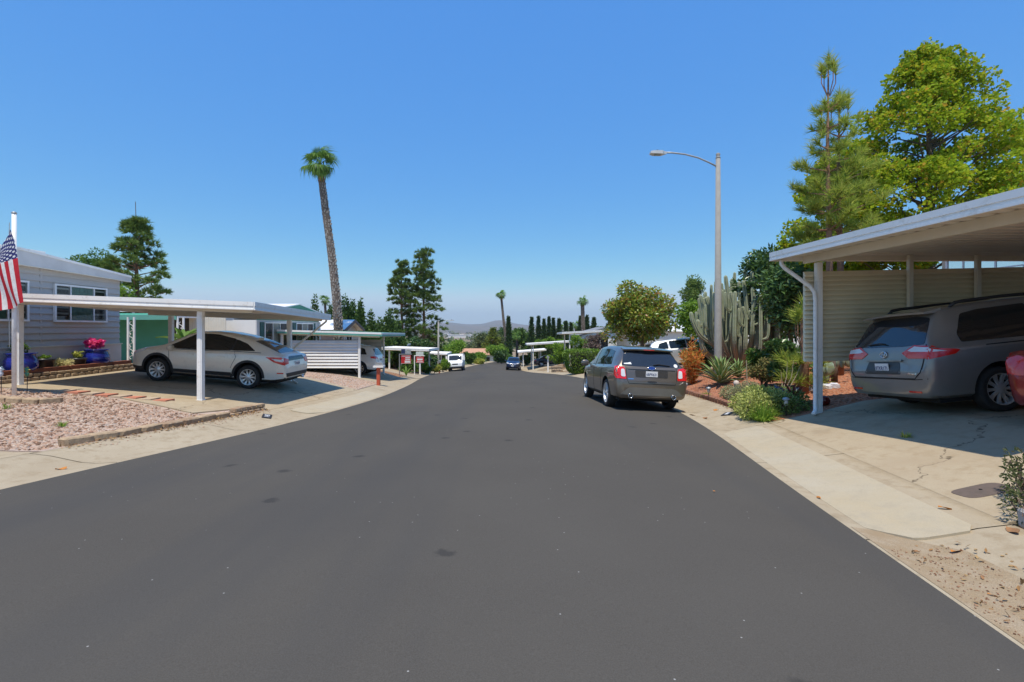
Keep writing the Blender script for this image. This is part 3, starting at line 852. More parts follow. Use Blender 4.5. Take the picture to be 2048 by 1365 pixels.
def lap(parent, p0, u, L, nrm, z0, z1, n, m, name='plank', seam=None):
    """horizontal lap planks, each its own piece"""
    p0, u, nrm = Vector(p0), Vector(u), Vector(nrm)
    hgt = (z1-z0)/n
    V = []
    for a in (0, L):
        for d, z in ((0,0),(.045,-.008),(.045,.014),(.010,hgt-.003),(0,hgt-.003)):
            V.append(p0+u*a+nrm*d+Vector((0,0,z)))
    F = [(0,1,2,3,4),(9,8,7,6,5)]+[(i,5+i,5+(i+1)%5,(i+1)%5) for i in range(5)]
    me = new_mesh('plank', np.array([tuple(v) for v in V]), F, m)
    for k in range(n):
        o = link(name, me, parent); o.location.z = z0+k*hgt
def grey_house():
    X = -14.0
    t = thing('mobile_home', 'grey lap-sided home with low gable behind the left flagpole', 'house', (X, 14.5, hz(X, 14.5)))
    y0, y1, zl, zt = 9.6, 17.8, 1.12, 3.32
    MB().box((X-9, y0+.02, -.2), (X-.004, y1-.02, zt+.05)).build('wall', M_siding, t)
    lap(t, (X, y0, 0), (0,1,0), y1-y0, (1,0,0), zl, zt+.12, 12, M_siding)
    lap(t, (X-9, y1, 0), (1,0,0), 9, (0,1,0), zl, zt+.05, 12, M_siding)
    MB().box((X-.002,14.80,zl),(X+.034,14.86,zt+.1)).build('batten', M_siding, t)
    MB().box((X-.05,y0,-.1),(X+.075,y1+.02,zl-.03)).build('skirting', M_skirt, t)
    MB().box((X-.05,y0,zl-.029),(X+.10,y1+.05,zl-.002)).build('skirting_cap', M_beam, t)
    # low gable: boards and roof
    yr = 14.0
    zf = lambda y: 3.86-abs(y-yr)*.092
    r = MB()
    for ya, yb in ((9.2,yr),(yr,18.15)):
        r.hexa([(X-9.5,ya,zf(ya)),(X+.20,ya,zf(ya)),(X+.20,yb,zf(yb)),(X-9.5,yb,zf(yb)),(X-9.5,ya,zf(ya)+.07),(X+.20,ya,zf(ya)+.07),(X+.20,yb,zf(yb)+.07),(X-9.5,yb,zf(yb)+.07)])
    ro = r.build('roof', M_white, t)
    MB().box((X-4,13.2,3.85),(X+.1,14.9,3.93)).build('roof_cap', M_white, ro)
    g = MB()
    for ya, yb in ((9.2,yr),(yr,18.15)):
        zlo = lambda y: zf(y)-(.40-.27*max(0,(y-yr))/4.15)
        g.hexa([(X+.13,ya,zlo(ya)),(X+.18,ya,zlo(ya)),(X+.18,yb,zlo(yb)),(X+.13,yb,zlo(yb)),(X+.13,ya,zf(ya)),(X+.18,ya,zf(ya)),(X+.18,yb,zf(yb)),(X+.13,yb,zf(yb))])
    g.build('gable_board', M_fasc, t)
    s = MB()
    for ya, yb in ((9.2,yr),(yr,18.15)):
        zlo = lambda y: zf(y)-(.40-.27*max(0,(y-yr))/4.15)
        s.hexa([(X+.0,ya,zlo(ya)-.02),(X+.195,ya,zlo(ya)-.03),(X+.195,yb,zlo(yb)-.03),(X+.0,yb,zlo(yb)-.02),(X+.0,ya,zlo(ya)),(X+.195,ya,zlo(ya)-.002),(X+.195,yb,zlo(yb)-.002),(X+.0,yb,zlo(yb))])
    s.build('soffit', M_beam, t)
    window(t, (X+.03,15.27,1.90), (0,1,0), 1.86, 1.06, (1,0,0), (.27,.74), .055, [(.29,.73,M_curtain)])
    window(t, (X+.03,12.3,1.90), (0,1,0), 2.05, 1.06, (1,0,0), (.27,.74), .055, [(.3,.72,M_curtain)])
grey_house()

def green_house():
    """neighbour: green porch wall, ribbed wall, white body, gable end with shuttered windows"""
    t = thing('mobile_home', 'white and green home with lattice porch posts behind the cream crossover', 'house', (-12.2, 24.2, hz(-12.2, 24.2)))
    M_gw = mat('green_wall_paint', (.10,.42,.30), .7, col2=(.09,.38,.27), vs=1.5, bump=.1)
    gz = hz(-13, 25)
    # porch back wall
    MB().box((-24,23.4,-.4),(-15.95,23.5,2.35)).build('porch_wall', M_gw, t)
    MB().box((-24,21.9,2.12),(-14.7,23.45,2.22)).build('porch_roof', M_white, t)
    MB().box((-24,21.88,2.02),(-14.7,21.93,2.24)).build('porch_fascia', M_palegreen, t)
    # door-like dark screen and ribbed wall
    MB().box((-15.95,23.40,-.4),(-15.05,23.46,2.12)).build('porch_screen', mat('dark_screen', (.07,.065,.055), .8), t)
    rb = MB(); x = -15.05; n = 22; wv = (15.05-13.35)/n
    for i in range(n):
        rb.box((x+i*wv+.004,23.3,-.4),(x+(i+.62)*wv,23.345,2.35)); rb.box((x+(i+.62)*wv,23.312,-.4),(x+(i+1)*wv+.004,23.345,2.35))
    rb.build('ribbed_wall', M_beam, t)
    MB().box((-13.35,23.9,gz-.6),(-12.25,32,2.05)).box((-22,24.0,gz-.6),(-13.35,31.9,2.3)).build('wall', M_whitewall, t)
    # gable end facing the street
    X = -12.2
    MB().box((X-.05,23.9,gz-.6),(X,31.6,2.05)).build('gable_wall', mat('pale_grey_siding', (.58,.58,.57), .6), t)
    yr = 27.8; zf = lambda y: 2.95-abs(y-yr)*.13
    r = MB()
    for ya, yb in ((23.86,yr),(yr,32.0)):
        r.hexa([(-22,ya,zf(ya)),(X+.4,ya,zf(ya)),(X+.4,yb,zf(yb)),(-22,yb,zf(yb)),(-22,ya,zf(ya)+.06),(X+.4,ya,zf(ya)+.06),(X+.4,yb,zf(yb)+.06),(-22,yb,zf(yb)+.06)])
    r.build('roof', M_white, t)
    g = MB()
    for ya, yb in ((23.6,yr),(yr,32.0)):
        g.hexa([(X+.36,ya,zf(ya)-.12),(X+.42,ya,zf(ya)-.12),(X+.42,yb,zf(yb)-.3 if yb == yr else zf(yb)-.12),(X+.36,yb,zf(yb)-.3 if yb == yr else zf(yb)-.12),(X+.36,ya,zf(ya)-.003),(X+.42,ya,zf(ya)-.003),(X+.42,yb,zf(yb)-.003),(X+.36,yb,zf(yb)-.003)] if ya < yr else
               [(X+.36,ya,zf(ya)-.3),(X+.42,ya,zf(ya)-.3),(X+.42,yb,zf(yb)-.12),(X+.36,yb,zf(yb)-.12),(X+.36,ya,zf(ya)-.003),(X+.42,ya,zf(ya)-.003),(X+.42,yb,zf(yb)-.003),(X+.36,yb,zf(yb)-.003)])
    g.build('gable_board', M_green, t)
    gg = MB(); gg.add([(X,23.9,2.05),(X,31.6,2.05),(X,31.6,zf(31.6)),(X,yr,zf(yr)),(X,23.9,zf(23.9))], [(0,1,2,3,4)]); gg.build('gable', M_green, t)
    M_shut = mat('dark_green_shutter', (.02,.09,.075), .6)
    for ya, w_ in ((24.6,2.4),(28.2,2.3)):
        window(t, (X+.01,ya,.75), (0,1,0), w_, 1.15, (1,0,0), (.33,.66), .05, [(.34,.65,M_curtw)])
        for yy in (ya-.42, ya+w_+.06):
            MB().box((X+.005,yy,.70),(X+.05,yy+.36,1.95)).build('shutter', M_shut, t)
green_house()
# white lattice porch posts
def lattice_post(label, x, y, z0, z1):
    t = thing('lattice_post', label, 'post', (x, y, z0))
    for dx in (-.13, .13):
        MB().box((x+dx-.035,y-.03,z0-.02),(x+dx+.035,y+.03,z1)).build('upright', M_white, t)
    n = 6
    for k in range(n):
        za, zb = z0+.2+(z1-z0-.4)*k/n, z0+.2+(z1-z0-.4)*(k+1)/n
        b = MB(); pts = []
        for i in range(13):
            s = i/12*2*math.pi
            pts.append((x+.075*math.sin(s)*(1 if k % 2 else -1), y, za+(zb-za)*i/12))
        b.tube(pts, .012, 5); b.build('scroll', M_white, t)
lattice_post('white wrought lattice post beside the grey home corner', -16.3, 21.4, hz(-16.3,21.4), 2.13)
lattice_post('white wrought lattice post near the dark porch screen', -14.55, 21.95, hz(-14.6,21.95), 2.13)

def right_house():
    X = 11.35
    t = thing('mobile_home', 'cream home with white sliding windows behind the khaki screen', 'house', (X, 8, hz(X, 8)))
    M_cream = mat('cream_stucco', (.66,.60,.46), .8, col2=(.62,.56,.43), vs=2, bump=.2)
    MB().box((X,1,-.1),(X+10,13.2,3.75)).build('wall', M_cream, t)
    MB().box((X-.45,.6,3.75),(X+10.4,13.6,3.9)).build('roof', M_white, t)
    window(t, (X-.01,10.75,2.15), (0,1,0), 2.2, 1.45, (-1,0,0), (.42,.8), .06, [(.45,.79,M_curtw)], rails=(.62,))
    window(t, (X-.01,7.4,2.15), (0,1,0), 2.6, 1.45, (-1,0,0), (.33,.66), .06, [(.35,.6,M_curtw)], rails=(.62,))
right_house()

def simple_home(label, x0, x1, y0, y1, z1, wallm, roofm, ridge='x', rh=.5, over=.35, trim=None, wins=()):
    zb = min(hz(x0,y0), hz(x1,y0), hz(x0,y1), hz(x1,y1))-.2
    t = thing('mobile_home', label, 'house', ((x0+x1)/2, (y0+y1)/2, zb))
    MB().box((x0,y0,zb),(x1,y1,z1)).build('wall', wallm, t)
    r = MB(); a0, a1, b0, b1 = x0-over, x1+over, y0-over, y1+over
    if ridge == 'x':
        ym = (b0+b1)/2
        for ya, yb, za, zc in ((b0,ym,z1,z1+rh),(ym,b1,z1+rh,z1)):
            r.hexa([(a0,ya,za),(a1,ya,za),(a1,yb,zc),(a0,yb,zc),(a0,ya,za+.1),(a1,ya,za+.1),(a1,yb,zc+.1),(a0,yb,zc+.1)])
        gab = [[(gx,y0,z1),(gx,y1,z1),(gx,ym,z1+rh*.97)] for gx in (x0+.003, x1-.003)]
    else:
        xm = (a0+a1)/2
        for xa, xb, za, zc in ((a0,xm,z1,z1+rh),(xm,a1,z1+rh,z1)):
            r.hexa([(xa,b0,za),(xb,b0,zc),(xb,b1,zc),(xa,b1,za),(xa,b0,za+.1),(xb,b0,zc+.1),(xb,b1,zc+.1),(xa,b1,za+.1)])
        gab = [[(x0,gy,z1),(x1,gy,z1),(xm,gy,z1+rh*.97)] for gy in (y0+.003, y1-.003)]
    r.build('roof', roofm, t)
    for g_ in gab: MB().add(g_, [(0,1,2)]).build('gable', wallm, t)
    if trim:
        b = MB()
        if ridge == 'y':
            for xa, xb, za, zc in ((a0,xm,z1,z1+rh),(xm,a1,z1+rh,z1)):
                b.hexa([(xa,b0-.05,za-.12),(xb,b0-.05,zc-.12),(xb,b0-.003,zc-.12),(xa,b0-.003,za-.12),(xa,b0-.05,za+.11),(xb,b0-.05,zc+.11),(xb,b0-.003,zc+.11),(xa,b0-.003,za+.11)])
            b.box((a0-.04,b0,z1-.1),(a0-.003,b1,z1+.1)); b.box((a1+.003,b0,z1-.1),(a1+.04,b1,z1+.1))
        else:
            for xs in (a0-.05, a1+.003):
                for ya, yb, za, zc in ((b0,ym,z1,z1+rh),(ym,b1,z1+rh,z1)):
                    b.hexa([(xs,ya,za-.12),(xs+.047,ya,za-.12),(xs+.047,yb,zc-.12),(xs,yb,zc-.12),(xs,ya,za+.11),(xs+.047,ya,za+.11),(xs+.047,yb,zc+.11),(xs,yb,zc+.11)])
            b.box((a0,b0-.04,z1-.1),(a1,b0-.003,z1+.1))
        b.build('trim', trim, t)
    for (face, u0, zz, w_, h_) in wins:
        if face == 'front': window(t, (u0, y0-.003, zz), (1,0,0), w_, h_, (0,-1,0), (.5,), .05)
        elif face == 'east': window(t, (x1+.003, u0, zz), (0,1,0), w_, h_, (1,0,0), (.5,), .05)
        else: window(t, (x0-.003, u0+w_, zz), (0,-1,0), w_, h_, (-1,0,0), (.5,), .05)
    return t
M_taupe = mat('taupe_stucco', (.50,.42,.34), .8, col2=(.46,.39,.31), vs=2)
M_brown = mat('brown_trim', (.13,.095,.08), .7)
simple_home('taupe home with brown gable trim and white roof behind the tall palm', -20, -12.3, 35.9, 39.9, 1.45, M_taupe, M_white, 'x', .75, .4, M_brown, [('east',37,-.1,1.2,1.2)])
M_tile = mat('terracotta_roof', (.55,.30,.18), .85, col2=(.47,.25,.15), vs=6, bump=.4, bs=20)
simple_home('tan tile-roofed cottage at the far bend of the street', -11, -3.6, 104, 112, -3.9, mat('pale_stucco', (.66,.63,.55), .8), M_tile, 'x', 1.1, .5, None, [('front',-6.2,-5.4,1.6,1.1)])
simple_home('white home glimpsed behind the magnolia tree', 10.2, 20, 34, 40, .2, M_whitewall, mat('beige_roof', (.42,.39,.34), .8), 'x', .5, .4, M_white, [('west',35,-.7,1.6,.8),('front',11.5,-.7,1.4,.8)])
simple_home('long pale grey home behind the branching cactus', 11.2, 24, 25, 31, .75, mat('pale_grey_wall', (.60,.59,.56), .7), mat('beige_roof', (.42,.39,.34), .8), 'x', .5, .4, M_white, [('front',12.5,.0,.5,.7),('front',14.8,.0,1.2,.8),('west',27,.0,1.4,.8)])
simple_home('low white home above the clipped hedge', 11.9, 20, 50, 58, 1.3, M_whitewall, M_white, 'x', .6, .4, None, [('front',8,-.4,1.6,1.0)])
simple_home('dark-gabled white home between the far carports', 8.4, 15, 62, 69, .7, M_whitewall, mat('grey_shingle', (.22,.23,.25), .9), 'y', 1.0, .4, None, [('front',10,-.8,1.4,1.0)])

# ================================================================== vegetation
def lerp(a, b, t): return a+(b-a)*t
def unit(n):
    v = rng.normal(size=(n, 3)); return v/np.linalg.norm(v, axis=1, keepdims=True)

def leaf_arrays(P, L, W, up=.6, droop=.1, out=None, outw=0.):
    n = len(P)
    d = unit(n); d[:, 2] = d[:, 2]*.7-droop
    if out is not None: d = d+out*outw
    d /= np.linalg.norm(d, axis=1, keepdims=True)+1e-9
    nn = unit(n); nn[:, 2] += up
    s = np.cross(d, nn); s /= np.linalg.norm(s, axis=1, keepdims=True)+1e-9
    nrm = np.cross(s, d)
    L = (L*rng.uniform(.7, 1.25, n))[:, None]; W = (W*rng.uniform(.75, 1.2, n))[:, None]
    V = np.stack([P, P+d*L*.45+s*W*.5+nrm*W*.15, P+d*L, P+d*L*.45-s*W*.5+nrm*W*.15], 1)
    return V

def leaf_mesh(name, V, m):
    n = len(V)
    F = np.arange(n*4).reshape(n, 4)
    return new_mesh(name, V.reshape(-1, 3), F, m)

def clump_points(cl, n):
    """cl: list of (centre, radius xyz); n points spread by volume, denser towards the shell"""
    c = np.array([a for a, _ in cl], float); r = np.array([b if hasattr(b, '__len__') else (b, b, b*.8) for _, b in cl], float)
    w = np.prod(r, 1)**(2/3); k = rng.choice(len(cl), n, p=w/w.sum())
    u = unit(n)
    rad = rng.uniform(.25, 1, n)**.5
    return c[k]+u*r[k]*rad[:, None], u

def foliage(parent, cl, n, L, W, m, name='crown', up=.6, droop=.1, outw=.5):
    P, u = clump_points(cl, n)
    V = leaf_arrays(P, L, W, up, droop, u, outw)
    return link(name, leaf_mesh(name, V, m), parent)

def needles(parent, tips, dirs, m, n_per=26, L=.2, spread=.9, w=.012, name='crown'):
    """tufts: thin needles fanning from each tip"""
    T = np.repeat(np.asarray(tips, float), n_per, 0); D = np.repeat(np.asarray(dirs, float), n_per, 0)
    n = len(T)
    d = D+unit(n)*spread; d /= np.linalg.norm(d, axis=1, keepdims=True)
    s = np.cross(d, unit(n)); s /= np.linalg.norm(s, axis=1, keepdims=True)+1e-9
    LL = (L*rng.uniform(.7, 1.2, n))[:, None]
    base = T-D*rng.uniform(0, .5, n)[:, None]*L
    V = np.stack([base-s*w, base+s*w, base+d*LL*1.0], 1)
    V[:, 2, 2] -= .06*LL[:, 0]
    return link(name, new_mesh(name, V.reshape(-1, 3), np.arange(n*3).reshape(n, 3), m), parent)

def ellipsoid_clumps(c, R, n, r0, r1, shell=.75, seed=0):
    g = np.random.default_rng(seed); c = np.array(c, float); R = np.array(R, float)
    v = g.normal(size=(n, 3)); v /= np.linalg.norm(v, axis=1, keepdims=True)
    rad = g.uniform(.15, 1, n)**.6*shell
    return [(c+v[i]*R*rad[i], np.array([1, 1, .75])*g.uniform(r0, r1)) for i in range(n)]

M_bark = mat('bark', (.16,.115,.08), .95, col2=(.10,.07,.05), vs=9, bump=.8, bs=30)
M_pinebark = mat('pine_bark', (.30,.16,.09), .95, col2=(.20,.11,.07), vs=8, bump=.8, bs=25)
LM_mid = leafmat('leaf_mid', [(.030,.065,.015),(.055,.105,.02),(.09,.15,.03),(.05,.09,.02)])
LM_bright = leafmat('leaf_bright', [(.06,.12,.015),(.11,.19,.025),(.17,.25,.035),(.09,.15,.02)], transl=.4)
LM_dark = leafmat('leaf_dark', [(.018,.045,.013),(.040,.080,.02),(.075,.125,.03),(.026,.06,.016)], rough=.35, spec=.5)
LM_gum = leafmat('leaf_sweetgum', [(.07,.13,.010),(.15,.215,.012),(.22,.26,.014),(.11,.17,.010),(.24,.24,.014),(.17,.22,.012),(.13,.19,.012),(.30,.17,.02)], transl=.45, gain=1.9)
LM_mag = leafmat('leaf_magnolia', [(.045,.09,.012),(.11,.16,.02),(.20,.22,.025),(.07,.11,.015),(.17,.20,.022),(.24,.11,.03),(.06,.095,.015)], rough=.3, spec=.6, transl=.3, gain=2.0)
LM_pine = leafmat('needle_pine', [(.030,.062,.018),(.07,.11,.026),(.13,.165,.035),(.045,.08,.02),(.10,.14,.03)], transl=.25, gain=1.9)
LM_ypine = leafmat('needle_young_pine', [(.08,.13,.02),(.16,.20,.03),(.23,.25,.04),(.12,.16,.025),(.27,.26,.06)], transl=.35, gain=2.0)
LM_cyp = leafmat('leaf_cypress', [(.020,.042,.015),(.035,.062,.02),(.055,.085,.026)], transl=.1)
LM_jun = leafmat('leaf_juniper', [(.016,.040,.012),(.035,.070,.018),(.085,.13,.03),(.03,.06,.015)], transl=.15)
LM_olive = leafmat('leaf_olive', [(.055,.075,.03),(.09,.11,.045),(.12,.135,.06)], transl=.2)
LM_purple = leafmat('leaf_purple', [(.06,.035,.04),(.10,.07,.06),(.14,.10,.08),(.05,.06,.03)], transl=.15)
LM_yg = leafmat('leaf_yellowgreen', [(.16,.20,.03),(.26,.28,.05),(.34,.33,.09),(.20,.22,.05)], transl=.3)

def base(x, y, dz=0.): return Vector((x, y, hz(x, y)+dz))

def broad_tree(label, x, y, crown_c, R, n_cl, r0, r1, n, L, W, m, trunk_r=.14, seed=1, name='tree', cat='tree', group=None, limbs=7, up=.6, droop=.1, bark=None, outw=.5, extra=None):
    b = base(x, y, -.05)
    t = thing(name, label, cat, b, group=group)
    cl = ellipsoid_clumps(crown_c, R, n_cl, r0, r1, seed=seed)
    if extra: cl += extra
    c = Vector(crown_c)
    tk = MB(); mid = Vector((b.x*.55+c.x*.45, b.y*.55+c.y*.45, c.z-R[2]*.55))
    tk.tube([b, b.lerp(mid, .5)+Vector((.06,.03,0)), mid, c+Vector((0,0,R[2]*.5))], [trunk_r*1.25, trunk_r, trunk_r*.85, trunk_r*.25], 9)
    tk.build('trunk', bark or M_bark, t, True)
    lb = MB(); g = random.Random(seed)
    for k in range(limbs):
        e = Vector(cl[g.randrange(len(cl))][0]); s = mid.lerp(c, g.uniform(0, .8))
        lb.tube([s, s.lerp(e, .5)+Vector((0,0,.12*R[2])), e], [trunk_r*.45, trunk_r*.3, trunk_r*.1], 6)
    tag(lb.build('limbs', bark or M_bark, t, True), kind='stuff')
    tag(foliage(t, cl, n, L, W, m, up=up, droop=droop, outw=outw), kind='stuff')
    return t

def bush(label, x, y, c, R, n, L, W, m, n_cl=10, seed=1, name='shrub', cat='shrub', group=None, up=.6, r=(.3,.5), droop=.0):
    b = base(x, y, -.03)
    t = thing(name, label, cat, b, group=group)
    rm = min(R); cl = ellipsoid_clumps(c, R, n_cl, rm*r[0], rm*r[1], seed=seed)
    st = MB()
    for k in range(4):
        e = Vector(cl[k % len(cl)][0]); st.tube([b+Vector((.05*math.cos(k*1.6),.05*math.sin(k*1.6),0)), b.lerp(e, .5), e], [.03,.022,.008], 5)
    tag(st.build('stems', M_bark, t), kind='stuff')
    tag(foliage(t, cl, n, L, W, m, 'foliage', up=up, droop=droop), kind='stuff')
    return t

# ---------------------------------------------------------------- right side trees
def cone_clumps(x, y, z0, z1, prof, n, r0, r1, seed, lean=(0,0)):
    g = np.random.default_rng(seed); out = []
    for _ in range(n):
        s = g.uniform(0, 1)**.85; z = z0+(z1-z0)*s; R = np.interp(s, [p[0] for p in prof], [p[1] for p in prof])
        a = g.uniform(0, 6.283); q = R*g.uniform(.25, 1)**.6
        rr = g.uniform(r0, r1)*(.45+.55*R/max(p[1] for p in prof))
        out.append((np.array([x+lean[0]*s+q*math.cos(a), y+lean[1]*s+q*math.sin(a), z]), np.array([1,1,.7])*rr))
    return out
def gum(label, x, y, top, R, n, seed, ncl=75, lo=2.2, L=.17):
    b = base(x, y, -.05); t = thing('sweetgum_tree', label, 'tree', b)
    cl = cone_clumps(x, y, lo, top-.35, [(0,.75*R),(.18,R),(.4,.95*R),(.62,.74*R),(.82,.46*R),(1,.12*R)], ncl, .34, .72, seed)
    cl.append((np.array([x, y, top-.3]), np.array([.28,.28,.4])))
    tk = MB(); tk.tube([b, b+Vector((0,0,3)), Vector((x+.05,y,top*.6)), Vector((x,y,top-.4))], [.19,.15,.09,.02], 9); tk.build('trunk', M_bark, t, True)
    lb = MB()
    for c_, r_ in cl[::2]:
        s = Vector((x, y, c_[2]-.6*math.hypot(c_[0]-x, c_[1]-y))); s.z = max(s.z, b.z+1.2); lb.tube([s, Vector(c_)], [.045,.012], 5)
    tag(lb.build('limbs', M_bark, t), kind='stuff')
    tag(foliage(t, cl, n, L, L*.95, LM_gum, up=.5, droop=.12), kind='stuff')
gum('tall yellow-green sweetgum rising above the tall white carport', 15.15, 18.2, 12.1, 3.75, 62000, 3, 330, L=.125)
gum('shorter leafy sweetgum behind the twin young pines', 13.0, 20.5, 8.8, 2.3, 20000, 4, 110, lo=1.5, L=.13)

def young_pine(label, x, y, top, seed, wid=1.3, z_first=1.2):
    b = base(x, y, -.05); t = thing('pine_tree', label, 'tree', b)
    g = np.random.default_rng(seed)
    tk = MB(); hgt = top-b.z
    tk.tube([b, b+Vector((.03,0,hgt*.35)), b+Vector((-.02,.02,hgt*.7)), Vector((x,y,top-.25))], [.12,.095,.05,.014], 8); tk.build('trunk', M_pinebark, t, True)
    br = MB(); tips = []; dirs = []
    z = b.z+z_first
    while z < top-1.5:
        s = (z-b.z)/hgt
        R = wid*np.interp(s, [0,.25,.45,.65,.85,1], [.75,.9,1,.75,.35,.1])
        k = g.integers(4, 6); a0 = g.uniform(0, 6.28)
        for i in range(k):
            a = a0+i*6.283/k+g.uniform(-.3,.3); q = R*g.uniform(.65, 1.1)
            e = np.array([x+q*math.cos(a), y+q*math.sin(a), z+q*g.uniform(.15,.55)])
            br.tube([(x,y,z), (np.array([x,y,z])*.45+e*.55-np.array([0,0,.06])), e], [.028,.018,.008], 5)
            m = max(2, int(q/.22))
            for j in range(m):
                f = .5+.5*(j+1)/m
                p = np.array([x,y,z])*(1-f)+e*f
                tips.append(p+g.normal(0,.03,3)); dirs.append([math.cos(a)*.5, math.sin(a)*.5, .75])
                if g.random() < .55:
                    o_ = np.array([-math.sin(a), math.cos(a), .3])*g.choice([-1,1])*g.uniform(.12,.3)
                    tips.append(p+o_); dirs.append([o_[0], o_[1], .8])
        z += g.uniform(.45,.75)
    # candles at the top
    for q in np.linspace(0, 1, 3):
        tips.append([x, y, top-.55+q*.3]); dirs.append([0,0,1])
    for i in range(4):
        a = i*1.57+seed; c0 = Vector((x+.04*math.cos(a), y+.04*math.sin(a), top-1.5)); c1 = Vector((x+.22*math.cos(a), y+.22*math.sin(a), top-1.1)); c2 = c1+Vector((0,0,.55))
        br.tube([c0, c1, c2], [.014,.014,.012], 5); tips += [tuple(c2), tuple(c2-Vector((0,0,.15)))]; dirs += [[0,0,1]]*2
    tag(br.build('branches', M_pinebark, t), kind='stuff')
    D = np.array(dirs, float); D /= np.linalg.norm(D, axis=1, keepdims=True)
    tag(needles(t, tips, D, LM_ypine, 46, .34, .95, .011), kind='stuff')
young_pine('taller young pine with a bare candle leader beside the tall carport', 9.75, 15.4, 10.3, 11, 1.05, 4.6)
young_pine('shorter young pine leaning against its taller twin', 10.35, 15.8, 9.35, 12, 1.4, 4.0)
young_pine('small soft-needled pine at the end of the khaki screen', 7.35, 12.6, 2.6, 13, .55, .3)

broad_tree('dark glossy broadleaf tree behind the branching cactus', 10.9, 20.6, (10.75,20.6,3.7), (1.7,1.5,2.2), 34, .35, .62, 5200, .24, .10, LM_dark, .1, 21)
broad_tree('second dark leafy tree crowding the khaki screen', 9.6, 17.2, (9.55,17.2,2.6), (1.0,1.0,1.9), 20, .35, .55, 2600, .24, .10, LM_dark, .08, 22)
bush('low dark shrub at the foot of the khaki screen', 7.6, 13.9, (7.75,13.9,.75), (.75,.6,.7), 1700, .16, .10, LM_dark, 10, 23)
bush('wide dark shrub under the branching cactus on the right', 9.2, 18.2, (9.2,18.2,.55), (1.3,.8,.65), 2600, .14, .07, LM_mid, 12, 24)
bush('deep green shrub between orange croton and grey lamp post', 8.35, 22.2, (8.3,22.2,.35), (1.0,.8,.85), 2400, .15, .08, LM_dark, 12, 25)
bush('brown-tipped low shrub behind the trailing ground cover', 7.5, 15.0, (7.6,15.0,.35), (1.1,.6,.45), 2200, .10, .05, leafmat('leaf_drybush', [(.05,.06,.02),(.10,.10,.03),(.17,.13,.05)]), 12, 26)
broad_tree('glossy rounded magnolia tree beyond the kerbside SUV', 8.3, 31.8, (8.15,31.8,2.55), (2.5,2.2,2.2), 70, .45, .85, 15000, .24, .12, LM_mag, .13, 27, name='magnolia_tree', outw=.7, extra=[(np.array([9.9,31.8,3.2]),np.array([.6,.6,.6])),(np.array([10.0,31.6,2.2]),np.array([.8,.7,.7])),(np.array([7.3,31.6,4.1]),np.array([.7,.7,.5])),(np.array([6.4,31.8,1.3]),np.array([.7,.7,.6]))])
broad_tree('light green tree between magnolia and cactus', 10.0, 26.6, (9.9,26.4,2.2), (1.2,1.1,1.15), 26, .35, .6, 4600, .20, .10, LM_bright, .08, 28)
bush('yellow-green mounded shrub behind the silver hatchback', 10.5, 30.4, (10.4,30.2,.35), (1.3,.8,.8), 2600, .14, .06, LM_yg, 12, 29)
broad_tree('far bushy pine peeking over the light green tree', 23.5, 62, (22.5,62,6.0), (1.6,1.5,2.4), 24, .6, .9, 3000, .35, .14, LM_pine, .2, 30)
bush('purple-leaved shrub above the clipped hedge', 7.8, 45.0, (7.6,45.0,.2), (1.25,1.0,1.25), 3000, .18, .08, LM_purple, 14, 31)
bush('yellow-green shrub under the white carport post', 6.9, 49.5, (6.6,49.4,.0), (.9,.9,1.4), 2200, .2, .08, LM_bright, 12, 32)
bush('large bright green vine shrub between far carports', 6.2, 59.5, (5.4,59.5,-1.6), (1.7,1.2,1.7), 3400, .24, .12, LM_bright, 16, 33)
bush('round green shrub topping the far carports', 6.5, 74, (5.6,73,-.5), (3.2,1.5,1.0), 3000, .26, .12, LM_bright, 16, 34)

def hedge():
    cx, cy = 5.95, 42.0; b = base(cx, cy)
    t = thing('hedge', 'clipped rounded green hedge beside the right pavement', 'hedge', b)
    n = 9000; u = rng.uniform(-1, 1, n); v = rng.uniform(-1, 1, n); w_ = rng.uniform(0, 1, n)
    P = np.stack([u, v, w_*2-1], 1)
    k = rng.integers(0, 3, n); sgn = np.where(rng.random(n) < .5, -1., 1.)
    P[np.arange(n), k] = sgn*rng.uniform(.9, 1, n)
    # round the box and flare it upwards
    q = (np.abs(P)**5).sum(1, keepdims=True)**(1/5.); P = P/np.maximum(q, .6)
    fl = 1+.16*P[:, 2:3]
    P = np.concatenate([P[:, :1]*1.45*fl, P[:, 1:2]*1.15*fl, P[:, 2:3]*.97], 1)+rng.normal(0, .03, (n, 3))
    P += np.array([cx, cy, b.z+.97])
    V = leaf_arrays(P, .13, .08, .4, .0)
    tag(link('foliage', leaf_mesh('foliage', V, leafmat('leaf_hedge', [(.05,.10,.015),(.09,.15,.025),(.14,.20,.03),(.07,.12,.02)])), t), kind='stuff')
    c = MB(); c.lathe([(.5,0),(.9,.3),(1.05,1.2),(.95,1.7),(.3,1.8)], 14, Matrix.Translation(b)); c.build('core', mat('hedge_twigs', (.03,.035,.015), .95), t)
hedge()

